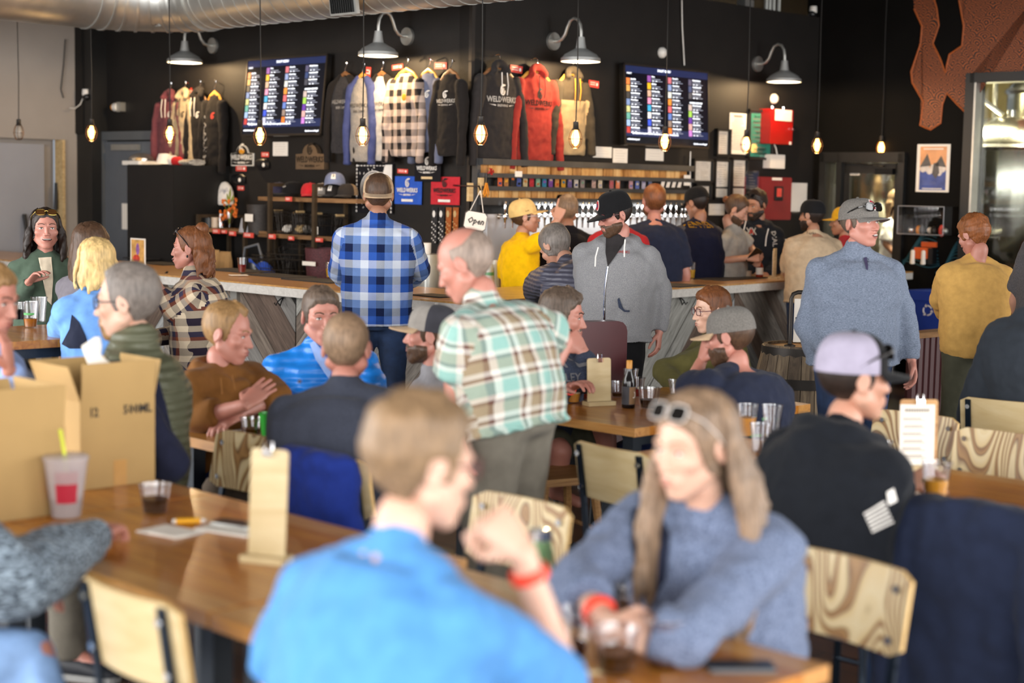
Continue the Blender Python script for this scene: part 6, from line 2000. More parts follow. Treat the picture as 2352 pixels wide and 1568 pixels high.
cup('clear cup near the hand of the man in olive', on_t(1555, 908), .048, .08, .1, 'beer_black')
phone('phone beside the orange beer on the middle table', on_t(1300, 912), .4, 'black_plastic')
cup('cup of dark beer held by the woman in grey', on_t(1432, 1450), .05, .095, .42, 'beer_amber')
cup('cup of black stout nearest to the camera', on_t(1412, 1545), .052, .1, .5, 'beer_black')
cup('nearly empty cup beside the phone', on_t(1525, 1535), .05, .115, .18, 'beer_dark')
cup('half-empty cup by the raised forearm', on_t(1310, 1510), .05, .11, .3, 'beer_dark')
t = thing('green_bottle', 'pale green glass bottle with chrome cap behind the wristband arm', 'bottle', on_t(1238, 1385), 0)
mat('green_glass', '6f9a6a', rough=.15, alpha=.75)
m = MB(); m.lathe([(.03, 0), (.034, .006), (.034, .13), (.03, .15), (.028, .17)], n=20); m.obj('glass', 'green_glass', t, True)
m = MB(); m.lathe([(.03, .165), (.03, .19), (.0, .192)], n=18); m.obj('cap', 'chrome', t, True)
cup('tall cup of hazy beer in the hand of the black-hooded man', on_t(2148, 1160), .05, .15, .6, 'beer_hazy', print_=True)
cup('cup of hazy beer behind the blonde hair', on_t(1716, 1002), .046, .14, .6, 'beer_orange')
cup('tall empty cup behind the black hoodie shoulder', on_t(1772, 1004), .046, .14, .08, 'beer_gold', print_=True)
cup('empty cup with green print by the black hoodie', on_t(1746, 1040), .044, .12, 0, None, print_=True)
cup('empty cup lying low behind the menu stand', on_t(2020, 1065), .05, .09, .1, 'beer_gold')
cup('small cup of dark beer before the brown hoodie', on_t(578, 1006), .048, .085, .5, 'beer_dark')
cup('second small cup behind the first one', on_t(574, 990), .046, .08, .3, 'beer_dark')
cup('clear cup behind the green cup', on_t(628, 990), .046, .09, .2, 'beer_amber')
t = thing('green_cup', 'bright green plastic cup on the table of four men', 'cup', on_t(622, 1012), 0)
mat('cup_solid_green', '1f9a2e', rough=.35)
m = MB(); m.lathe(CUP_PROF(.035, .048, .115), n=24, closed=False); m.obj('cup_wall', 'cup_solid_green', t, True)
m = MB(); put_text(m, 'W', .03, (0, 0, 0)); m.v = [(.0445 * math.sin(x / .044), -.0445 * math.cos(x / .044), z + .045) for x, y, z in m.v]; m.obj('logo', 'cup_print', t)
tag(MB().rbox((0, 0, .002), (.16, .1, .003), .005).obj('napkin', 'paper', None, loc=on_t(545, 985), rz=.3), 'white napkin by the crossed arms', 'napkin')
for i, (px, py, f, b_, lab) in enumerate(((70, 752, .35, 'beer_amber', 'cup of amber beer with green print on the high table'), (90, 740, .0, None, 'empty clear cup behind the amber beer on the high table'), (42, 735, .6, 'beer_black', 'small cup of black stout at the far left'))):
 p = onz(px, py, 1.001)
 cup(lab, (p.x, p.y, 1.001), .045, .14 if i < 2 else .1, f, b_, print_=(i == 0))
p = onz(1470, 1046, .47)
t = thing('knit_hat', 'grey knit hat lying on a navy garment on the seat', 'knit hat', (p.x, p.y, .53), .4)
heather('knit_grey', '7d8894', '4f5d70', 70)
m = MB(); m.ell((0, 0, .06), (.1, .09, .085), 18); m.obj('knit', 'knit_grey', t, True)
t = thing('folded_jacket', 'navy garment bundled on the seat under the grey hat', 'jacket', (p.x, p.y, .465), .3)
cloth('navy_cloth', '1c2a52')
m = MB(); m.ell((0, 0, .04), (.15, .13, .05), 16); m.obj('bundle', 'navy_cloth', t, True)
p = onz(545, 1165, .47)
t = thing('shoulder_bag', 'taupe quilted bag on the seat below the striped chair back', 'bag', (p.x, p.y, .466), .6)
cloth('bag_taupe', '5c5044')
m = MB(); m.ell((0, 0, .085), (.15, .11, .085), 18); m.obj('bag_body', 'bag_taupe', t, True)
m = MB(); m.tube([(-.13, 0, .09), (-.1, -.05, .17), (0, -.07, .2), (.1, -.05, .17), (.13, 0, .09)], .012, 8); m.obj('strap', 'bag_taupe', t, True)
tag(MB().rbox((0, 0, .004), (.14, .012, .008), .003).obj('wooden_pick', 'birch_ply', None, loc=on_t(1345, 1548), rz=.25), 'pale wooden stick lying among the front cups', 'stick')
# ================================================================== soft bodies: primitives fused into one skin
PEND_MESH = []          # (final object, temporary object, uv bones or None, after-callbacks)
def fuse(name, mb, mats, parent, voxel, smooth=4, disp=None, bones=None, label=None):
 """the builder's overlapping solids become ONE continuous surface (remeshed in flush())"""
 me = mb.mesh('tmp')
 tmp = bpy.data.objects.new('tmp', me)
 COL.objects.link(tmp)
 m = tmp.modifiers.new('r', 'REMESH'); m.mode = 'VOXEL'; m.voxel_size = voxel; m.use_smooth_shade = True
 if smooth:
  s = tmp.modifiers.new('s', 'SMOOTH'); s.factor = .5; s.iterations = smooth
 for (kind, size, strength, mid) in (disp or []):
  key = 'tex_%s_%g' % (kind, size)
  tx = bpy.data.textures.get(key)
  if tx is None:
   tx = bpy.data.textures.new(key, kind)
   tx.noise_scale = size
   if kind == 'CLOUDS':
    tx.noise_depth = 1
  d = tmp.modifiers.new('d', 'DISPLACE'); d.texture = tx; d.strength = strength; d.mid_level = mid; d.texture_coords = 'LOCAL'
 o = mkobj(name, bpy.data.meshes.new(name), None, parent, label=label)
 PEND_MESH.append((o, tmp, bones, mats, []))
 return o
def after(o, fn):
 for rec in PEND_MESH:
  if rec[0] is o:
   rec[4].append(fn)
def flush():
 dg = bpy.context.evaluated_depsgraph_get()
 for o, tmp, bones, mats, cbs in PEND_MESH:
  me = bpy.data.meshes.new_from_object(tmp.evaluated_get(dg))
  me.name = o.name
  me.materials.clear()
  for m in (mats if isinstance(mats, (list, tuple)) else [mats]):
   me.materials.append(MATS[m] if isinstance(m, str) else m)
  me.polygons.foreach_set('material_index', [0] * len(me.polygons))
  if bones:
   bone_uv(me, bones)
  old = o.data; o.data = me; bpy.data.meshes.remove(old)
  for cb in cbs:
   cb(o)
 for rec in PEND_MESH:
  me = rec[1].data
  bpy.data.objects.remove(rec[1]); bpy.data.meshes.remove(me)
 PEND_MESH.clear()
def bone_uv(me, bones):
 """cloth coordinates in metres: u around a limb or trunk, v along it; each face takes its nearest bone"""
 n = len(me.vertices)
 co = np.empty(n * 3); me.vertices.foreach_get('co', co); co = co.reshape(-1, 3)
 nl = len(me.loops)
 lv = np.empty(nl, int); me.loops.foreach_get('vertex_index', lv)
 np_ = len(me.polygons)
 ls = np.empty(np_, int); me.polygons.foreach_get('loop_start', ls)
 lt = np.empty(np_, int); me.polygons.foreach_get('loop_total', lt)
 cen = np.add.reduceat(co[lv], ls, axis=0) / lt[:, None]
 best = np.full(np_, 1e9); who = np.zeros(np_, int)
 for i, b in enumerate(bones):
  a, e, r = np.array(b[0]), np.array(b[1]), b[2]
  d = e - a; L2 = d @ d
  t = np.clip(((cen - a) @ d) / L2, 0, 1)
  dist = np.linalg.norm(cen - (a + t[:, None] * d), axis=1) / r
  q = dist < best
  best[q] = dist[q]; who[q] = i
 lw = np.repeat(who, lt)
 uv = np.zeros((nl, 2)); P = co[lv]
 for i, b in enumerate(bones):
  q = lw == i
  if not q.any():
   continue
  a, e, r, ref, flat = np.array(b[0]), np.array(b[1]), b[2], np.array(b[3]), b[4]
  d = e - a; d = d / np.linalg.norm(d)
  x = ref - d * (ref @ d); x /= np.linalg.norm(x); y = np.cross(d, x)
  rel = P[q] - a
  if flat:       # trunk: straight across front and back
   uv[q, 0] = rel @ x + 5
  else:
   ang = np.arctan2(rel @ y, rel @ x)
   fid = np.repeat(np.arange(np_), lt)[q]          # keep faces whole where the angle wraps
   mx = np.full(np_, -9.); np.maximum.at(mx, fid, ang)
   mn = np.full(np_, 9.); np.minimum.at(mn, fid, ang)
   wrap = ((mx - mn) > PI)[fid] & (ang < 0)
   uv[q, 0] = (ang + 2 * PI * wrap) * r + 5
  uv[q, 1] = rel @ d + 5
 lay = me.uv_layers.new(name='UVMap')
 lay.data.foreach_set('uv', uv.ravel())
def decal(o, fill, Mx, name, mt, par=None, lift=.003):
 """print laid on a fused cloth: flat drawing (XZ, facing -Y) placed by Mx and pressed along its normal onto the surface"""
 def cb(obj):
  bm = bmesh.new(); bm.from_mesh(obj.data); bv = BVHTree.FromBMesh(bm); bm.free()
  f = MB(); fill(f)
  d = (Mx.to_3x3() @ V((0, 1, 0))).normalized()
  out = []
  last = None
  for p in f.v:
   q = Mx @ V((p[0], 0, p[2]))
   h = bv.ray_cast(q - d * .5, d, 1.0)
   if h[0] is None:
    out.append(None)
   else:
    last = h[0] - d * (lift - p[1] * .5 * 0); out.append(last)
  bad = {i for i, v in enumerate(out) if v is None}
  f.v = [tuple(v) if v is not None else (0, 0, 0) for v in out]
  keep = [k for k, fc in enumerate(f.f) if not any(i in bad for i in fc)]
  f.f = [f.f[k] for k in keep]; f.m = [f.m[k] for k in keep]
  if f.f:
   me = bpy.data.meshes.new(name); me.from_pydata(f.v, [], f.f)
   bm = bmesh.new(); bm.from_mesh(me)
   bmesh.ops.delete(bm, geom=[v for v in bm.verts if not v.link_faces], context='VERTS'); bm.to_mesh(me); bm.free()
   mkobj(name, me, mt, par or obj, kind='stuff')
 after(o, cb)
# ================================================================== heads
def _ell(p, c, r):
 q = p - np.array(c); r = np.array(r)
 k0 = np.linalg.norm(q / r, axis=1); k1 = np.linalg.norm(q / (r * r), axis=1) + 1e-9
 return k0 * (k0 - 1) / k1
def _cap(p, a, b, r0, r1):
 a, b = np.array(a), np.array(b); d = b - a
 t = np.clip(((p - a) @ d) / (d @ d), 0, 1)
 return np.linalg.norm(p - (a + t[:, None] * d), axis=1) - (r0 + (r1 - r0) * t)
def _smin(a, b, k):
 h = np.clip(.5 + .5 * (b - a) / k, 0, 1)
 return b + (a - b) * h - k * h * (1 - h)
def _smax(a, b, k):
 return -_smin(-a, -b, k)
def head_sdf(p, fem=0):
 x = p.copy(); x[:, 0] = np.abs(x[:, 0])
 d = _ell(x, (0, -.014, .028), (.0755, .0955, .088))
 d = _smin(d, _ell(x, (0, .026, -.03), (.060 - .003 * fem, .062, .08)), .02)
 d = _smin(d, _cap(x, (.054 - .004 * fem, .0, -.055), (.012, .058, -.1), .02, .017), .022)      # jaw
 d = _smin(d, _ell(x, (0, .066, -.1), (.022 - .003 * fem, .018, .016)), .014)                   # chin
 d = _smin(d, _ell(x, (.044, .058, -.022), (.022, .018, .018)), .02)                            # cheekbone
 d = _smin(d, _cap(x, (.012, .081, .021), (.046, .068, .019), .0105 - .003 * fem, .009), .012)  # brow
 d = _smax(d, -_ell(x, (.031, .097, .002), (.019, .019, .0125)), .010)                          # eye socket
 d = _smin(d, _ell(x, (.031, .067, .001), (.0145, .0135, .0115)), .004)                         # eyeball under lids
 d = _smin(d, _cap(x, (0, .084, .004), (0, .1035 - .004 * fem, -.034), .007, .0098 - .001 * fem), .008)                   # nose
 d = _smin(d, _ell(x, (.012, .094, -.037), (.008, .010, .007)), .006)
 d = _smin(d, _ell(x, (0, .075, -.068), (.03, .018, .022)), .014)                               # muzzle
 d = _smin(d, _ell(x, (.0, .0905, -.0605), (.022, .0065, .0052)), .004)                         # lips
 d = _smin(d, _ell(x, (.0, .0895, -.0715), (.019, .0070, .0060)), .004)
 d = _smax(d, -_cap(x, (0, .0985, -.0655), (.02, .0905, -.0655), .0016, .0016), .002)
 return d
def head_template(na, ne, fem=0):
 """star-shaped skin found by marching rays inward; more samples on the face"""
 az = []
 for i in range(na):
  t = 2 * PI * i / na
  az.append(t - .42 * math.sin(t))                      # 0 = straight ahead, denser there
 az = np.array(az)
 el = np.array([-PI / 2 + PI * (j + .5) / ne for j in range(ne)])
 el = el - .16 * np.sin(2 * (el + .25))
 A, E = np.meshgrid(az, el)
 D = np.stack([np.sin(A) * np.cos(E), np.cos(A) * np.cos(E), np.sin(E)], -1).reshape(-1, 3)
 D = np.vstack([D, [[0, 0, -1], [0, 0, 1]]])
 o = np.array([0, .0, -.01])
 t = np.full(len(D), .17)
 for _ in range(70):
  dd = head_sdf(o + D * t[:, None], fem)
  t = t - .55 * dd
 vs = o + D * t[:, None]
 fs = []
 for j in range(ne - 1):
  for i in range(na):
   fs.append((j * na + i, j * na + (i + 1) % na, (j + 1) * na + (i + 1) % na, (j + 1) * na + i))
 b, tp = na * ne, na * ne + 1
 for i in range(na):
  fs.append((b, (i + 1) % na, i)); fs.append((tp, (ne - 1) * na + i, (ne - 1) * na + (i + 1) % na))
 return vs, fs, D
HT = {(h, g): head_template(*((84, 66) if h else (52, 40)), fem=g) for h in (0, 1) for g in (0, 1)}
_SY = {}
def surf_y(x, z, fem=0):
 key = (round(abs(x), 5), round(z, 5), fem)
 if key not in _SY:
  _SY[key] = _surf_y(x, z, fem)
 return _SY[key]
def _surf_y(x, z, fem=0):
 p = np.array([[x, .16, z]])
 for _ in range(60):
  p[0, 1] -= .6 * head_sdf(p, fem)[0]
 return p[0, 1]
SKINS = {'fair': ('b98c76', '965a4e'), 'pink': ('b67f70', '94544c'), 'tan': ('9c7058', '7a4838'), 'pale': ('cba590', 'a56a5e')}
for k_, (a_, b_) in SKINS.items():
 m, nt, b = newmat('skin_' + k_)
 L = nt.links.new
 tc = N(nt, 'ShaderNodeTexCoord'); nz = N(nt, 'ShaderNodeTexNoise'); nz.inputs['Scale'].default_value = 14; nz.inputs['Detail'].default_value = 3
 L(tc.outputs['Object'], nz.inputs[0])
 c0 = lin(a_); c1 = tuple(x * y for x, y in zip(c0, (.98, .88, .85, 1)))
 rp = ramp(nt, [(.35, c1[:3]), (.65, c0[:3])])
 L(nz.outputs[0], rp.inputs[0]); L(rp.outputs[0], b.inputs['Base Color'])
 b.inputs['Roughness'].default_value = .5
 b.inputs['Subsurface Weight'].default_value = .06
 b.inputs['Subsurface Radius'].default_value = (.012, .005, .003)
 b.inputs['Subsurface Scale'].default_value = 1.0
 mat('lips_' + k_, b_, rough=.4, var=.05)
mat('eye_white', 'd8d2cc', rough=.15); mat('eye_iris', '2e2620', rough=.1); mat('teeth', 'e6e0d6', rough=.3); mat('lash', '241a16', rough=.6)
def hair_mat(name, col, var=.35):
 if name in MATS:
  return name
 m, nt, b = newmat(name)
 L = nt.links.new
 tc = N(nt, 'ShaderNodeTexCoord'); mp = N(nt, 'ShaderNodeMapping'); mp.inputs['Scale'].default_value = (1, 1, .16)
 L(tc.outputs['Object'], mp.inputs[0])
 nz = N(nt, 'ShaderNodeTexNoise'); nz.inputs['Scale'].default_value = 110; nz.inputs['Detail'].default_value = 4
 L(mp.outputs[0], nz.inputs[0])
 n2 = N(nt, 'ShaderNodeTexNoise'); n2.inputs['Scale'].default_value = 14
 L(tc.outputs['Object'], n2.inputs[0])
 av = N(nt, 'ShaderNodeMath', operation='MULTIPLY_ADD', i_1=.6); L(nz.outputs[0], av.inputs[0])
 m5 = N(nt, 'ShaderNodeMath', operation='MULTIPLY', i_1=.4); L(n2.outputs[0], m5.inputs[0]); L(m5.outputs[0], av.inputs[2])
 c = lin(col)
 rp = ramp(nt, [(.36, tuple(x * (1 - var) for x in c[:3])), (.64, tuple(min(1, x * (1 + var)) for x in c[:3]))])
 L(av.outputs[0], rp.inputs[0]); L(rp.outputs[0], b.inputs['Base Color'])
 b.inputs['Roughness'].default_value = .5; b.inputs['Specular IOR Level'].default_value = .35
 bp = N(nt, 'ShaderNodeBump'); bp.inputs['Strength'].default_value = .6; bp.inputs['Distance'].default_value = .004
 L(nz.outputs[0], bp.inputs['Height']); L(bp.outputs[0], b.inputs['Normal'])
 return name
for nm, c in (('hair_brown', '4a3526'), ('hair_dark', '241a15'), ('hair_auburn', '6a3f22'), ('hair_sandy', '8a6a44'), ('hair_blond', 'b9985e'), ('hair_grey', '6e6660'), ('hair_greybrown', '57493e'), ('hair_blonde', 'c9aa72'), ('hair_ash', '7a6248'), ('hair_buzz', '846c56'), ('hair_ginger', '7d4a28'), ('hair_stubble', '85756a')):
 hair_mat(nm, c)
def sst(a, b, x):
 t = np.clip((x - a) / (b - a), 0, 1)
 return t * t * (3 - 2 * t)
def pl_interp(pts, a):
 return np.interp(a, [p[0] for p in pts], [p[1] for p in pts])
def noise3(P, f, seed=0):
 """cheap smooth pseudo-noise from sines"""
 x, y, z = P[:, 0] * f, P[:, 1] * f, P[:, 2] * f
 return (np.sin(x * 1.7 + 1.3 * np.sin(y * 1.1 + seed) + seed) + np.sin(y * 1.9 + 1.1 * np.sin(z * 1.3 + 2 * seed)) + np.sin(z * 1.6 + 1.2 * np.sin(x * 1.2 + 3 * seed))) / 3
HAIRLINES = {
 'short': [(0, .066), (28, .062), (45, .045), (58, .035), (66, -.008), (74, -.03), (84, -.028), (88, .006), (104, .004), (112, -.035), (130, -.062), (180, -.066)],
 'recede': [(0, .082), (14, .08), (30, .092), (48, .07), (60, .04), (68, -.008), (76, -.03), (84, -.028), (88, .006), (104, .004), (112, -.035), (130, -.062), (180, -.066)],
 'long': [(0, .068), (28, .06), (50, .03), (62, -.02), (75, -.055), (100, -.075), (130, -.085), (180, -.09)],
 'pulled': [(0, .07), (28, .064), (50, .04), (64, .0), (76, -.02), (88, .0), (104, .0), (112, -.03), (130, -.055), (180, -.06)],
 'fringe': [(0, .2), (70, .2), (78, .03), (84, -.02), (88, .006), (104, .004), (112, -.035), (130, -.062), (180, -.066)],
 'under_cap': [(0, .2), (50, .2), (60, .04), (66, -.01), (74, -.03), (84, -.028), (88, .006), (104, .004), (112, -.035), (130, -.06), (180, -.064)],
}
def head_parts(par, base, Mh, k, hi, fem, skin, hair, beard, body_mb, faces_mi, mouth='closed', rnd=None, brow=None, wide=1.0):
 """adds the head to the body builder; returns function to build shells on the same skin"""
 vs, fs, D = HT[(hi, fem)]
 sc = np.array([k * wide, k, k])
 T = lambda P: [tuple(Mh @ V(p)) for p in P]
 body_mb.add(T(vs * sc), fs, 0)
 for sx in (-1, 1):
  e = MB(); e.ell((0, 0, 0), (.011, .0195, .032), 14)
  R = M.Rotation(-.18, 3, 'X') @ M.Rotation(sx * -.35, 3, 'Z')
  ev = []
  for p in e.v:
   q = V(p)
   rr = math.hypot(q.y / .0195, q.z / .032)
   if q.x > 0 and rr < .72:
    q.x -= .009 * (1 - (rr / .72) ** 2)
   if q.z < -.012:
    q.y *= .75
   q.x *= sx
   q = R @ q
   ev.append(V((sx * .0765 + q.x, -.012 + q.y, -.006 + q.z)) * k)
  body_mb.add([tuple(Mh @ V((p.x * wide, p.y, p.z))) for p in ev], e.f, 0)
 def feat(sub, mi):
  body_mb.add([tuple(Mh @ (V((p[0] * wide, p[1], p[2])) * k)) for p in sub.v], sub.f, mi)
 ye = surf_y(.031, .001, fem)
 for sx in (-1, 1):
  e = MB(); e.ell((sx * .031, ye - .0030, .0005), (.0125, .0042, .0050), 12); feat(e, 1)
  e = MB(); e.ell((sx * .031, ye - .0012, .001), (.0048, .0032, .0046), 10); feat(e, 2)
  yb = [surf_y(x, z, fem) for x, z in ((.017, .0050), (.031, .0074), (.045, .0040))]
  e = MB(); e.tube([(sx * .0175, ye - .002, .0030), (sx * .026, ye + .0012, .0058), (sx * .036, ye + .0008, .0056), (sx * .0455, ye - .0065, .0018)], [.0011, .0019, .0019, .0012], 6); feat(e, 5)
  bz_ = [(.013, .0225), (.027, .0275), (.041, .0262), (.05, .0205)]
  e = MB(); e.tube([(sx * x, surf_y(x, z, fem) + .0005, z) for x, z in bz_], [.0028, .0034, .0028, .0014] if not fem else [.002, .0024, .002, .001], 6); feat(e, 4)
 if mouth == 'closed':
  for z, r, w in ((-.0607, .0036, .021), (-.0710, .0044, .018)):
   e = MB(); e.tube([(x * w, surf_y(x * w, z - .0012 * abs(x), fem) - .0022, z - .0012 * abs(x)) for x in (-1, -.6, 0, .6, 1)], [.001, r * .8, r, r * .8, .001], 8); feat(e, 3)
 else:
  op = .008 if mouth == 'talk' else .006
  w = .019 if mouth == 'talk' else .027
  up = .004 if mouth == 'smile' else 0
  e = MB(); e.ell((0, surf_y(0, -.066, fem) - .0035, -.0660 + up * .3), (w, .006, op), 14); feat(e, 5)
  e = MB(); e.ell((0, surf_y(0, -.066, fem) - .0006, -.0628 + up * .3), (w * .82, .0045, op * .5), 12); feat(e, 6)
  for z, r, s_ in ((-.0585, .0032, 1), (-.0745, .0040, -1)):
   e = MB(); e.tube([(x * w * 1.08, surf_y(x * w * 1.08, -.066 + (z + .066) * (1 - abs(x) ** 2) + up * x * x, fem) - .0010, -.066 + (z + .066) * (1 - abs(x) ** 2) + up * x * x) for x in (-1, -.6, 0, .6, 1)], [.001, r * .8, r, r * .8, .001], 8); feat(e, 3)
 rnd = rnd or random.Random(1)
 az = np.degrees(np.abs(np.arctan2(D[:, 0], D[:, 1])))
 def shell(mask, th, name, mt, rough=.25, freq=70, clumps=0):
  """hair cap grown off the head's own skin where mask > 0"""
  nrm = vs - np.array([0, 0, .0]); nrm = D
  n_ = noise3(vs, freq, rnd.uniform(0, 6)) * .6 + noise3(vs, freq * 2.7, rnd.uniform(0, 6)) * .4
  t_ = th * (1 + rough * n_) * mask - .004 * (1 - mask)
  P = (vs + nrm * t_[:, None]) * sc
  keep = [f for f in fs if max(mask[i] for i in f) > .02]
  used = sorted({i for f in keep for i in f}); mp_ = {u: i for i, u in enumerate(used)}
  return MB().add(T(P[used]), [tuple(mp_[i] for i in f) for f in keep]).obj(name, mt, par, True, ang=180)
 hair_o = None
 if hair:
  hl = HAIRLINES[hair.get('line', 'short')]
  zl = pl_interp(hl, az) + hair.get('raise', 0)
  zl = zl + .004 * noise3(vs, 90, 2)
  mask = sst(zl - .004, zl + .009, vs[:, 2])
  if 'bald' in hair:       # bare crown
   zt = hair['bald']
   mask = mask * (1 - sst(zt - .012, zt + .012, vs[:, 2] + np.where(az > 120, -.03, 0) * np.clip((az - 120) / 40, 0, 1)))
  th = hair.get('th', .012)
  topf = sst(.03, .1, vs[:, 2])
  side = hair.get('side', .5)
  t_ = th * (side + (1 - side) * topf)
  if 'front' in hair:      # swept-up front
   t_ = t_ + hair['front'] * topf * sst(60, 10, az)
  hair_o = shell(mask, t_, 'hair', hair['mat'], hair.get('rough', .35), hair.get('freq', 70))
 if beard:
  fz = vs[:, 2]; fx = np.abs(vs[:, 0])
  low = sst(-.052, -.066, fz + np.where(az > 55, -.026 * np.clip((az - 55) / 20, 0, 1), 0))
  cheek = sst(38, 50, az) * sst(-.036, -.05, fz) * sst(96, 86, az)
  chin = sst(62, 40, az) * sst(-.078, -.084, fz)
  tash = sst(.026, .018, fx) * sst(-.042, -.047, fz) * sst(-.058, -.054, fz) * (az < 40)
  side_m = sst(.019, .026, fx) * sst(-.045, -.055, fz) * (az < 50)
  st = beard.get('style', 'full')
  full = np.maximum.reduce([cheek, chin, tash, side_m]) * (vs[:, 1] > -.02)
  if st == 'goatee':
   full = np.maximum.reduce([chin * (fx < .03), tash, side_m * (fx < .03)])
  full = full * (fz > -.135)
  shell(full, np.full(len(vs), beard.get('th', .006)), 'beard', beard['mat'], .4, 120)
 return shell, vs, az, T
def face_mats(skin, brow):
 return ['skin_' + skin, 'eye_white', 'eye_iris', 'lips_' + skin, brow, 'lash', 'teeth']
# ================================================================== hands
def hand_solid(pose):
 """right hand, wrist at the origin, fingers along +Y, palm down (-Z), thumb towards -X; returns builder"""
 m = MB()
 m.loft([(V((0, y, 0)), V((1, 0, 0)), V((0, 0, 1)), a, b) for y, a, b in ((-.015, .026, .02), (.01, .03, .019), (.04, .039, .016), (.075, .043, .0145), (.094, .041, .011))], 16)
 curl = {'relax': (.35, .45, .3), 'fist': (1.35, 1.5, .9), 'grip': (.7, .85, .5), 'flat': (.06, .08, .05), 'think': (1.0, 1.2, .7), 'point': (1.35, 1.5, .9)}[pose]
 for i, (x, L, sp) in enumerate(((-.031, .072, -.10), (-.0105, .08, -.02), (.0105, .074, .05), (.030, .058, .13))):
  c = list(curl)
  if pose == 'think' and i == 0:
   c = [.1, .12, .1]
  if pose == 'point' and i == 0:
   c = [.05, .08, .05]
  if pose in ('relax', 'grip'):
   c = [q * (1 + .12 * i) for q in c]
  p = V((x, .088 - .004 * abs(i - 1.2), .0)); a = 0
  r = .0092 - .0006 * (i == 3)
  seg = (L * .45, L * .31, L * .24)
  for j in range(3):
   a += c[j]
   q = p + V((math.sin(sp) * math.cos(a), math.cos(sp) * math.cos(a), -math.sin(a))) * seg[j]
   m.caps(p, q, r - .0006 * j, r - .0006 * (j + 1), 10)
   p = q
 tc = {'relax': (.5, .3), 'fist': (1.0, .9), 'grip': (.75, .45), 'flat': (.35, .1), 'think': (.5, .3), 'point': (.9, .8)}[pose]
 p = V((-.026, .022, -.006))
 d1 = V((-.75, .62, -.28)).normalized()
 q = p + d1 * .042; m.caps(p, q, .0145, .0115, 10)
 d2 = (V((-.35 + .5 * tc[0], .85, -.25 - .35 * tc[0]))).normalized()
 q2 = q + d2 * .032; m.caps(q, q2, .0112, .0098, 10)
 d3 = (V((-.2 + .8 * tc[1], .85, -.25 - .3 * tc[1]))).normalized()
 m.caps(q2, q2 + d3 * .025, .0098, .0078, 10)
 return m
HANDS = {}
HAND_OBJS = []
for ps in ('relax', 'fist', 'grip', 'flat', 'think', 'point'):
 o_ = fuse('hand_mold', hand_solid(ps), 'skin_fair', None, .0042, 3)
 HAND_OBJS.append((ps, o_))
flush()
for ps, o_ in HAND_OBJS:
 me = o_.data
 HANDS[ps] = ([v.co.copy() for v in me.vertices], [tuple(p.vertices) for p in me.polygons])
 bpy.data.objects.remove(o_); bpy.data.meshes.remove(me)
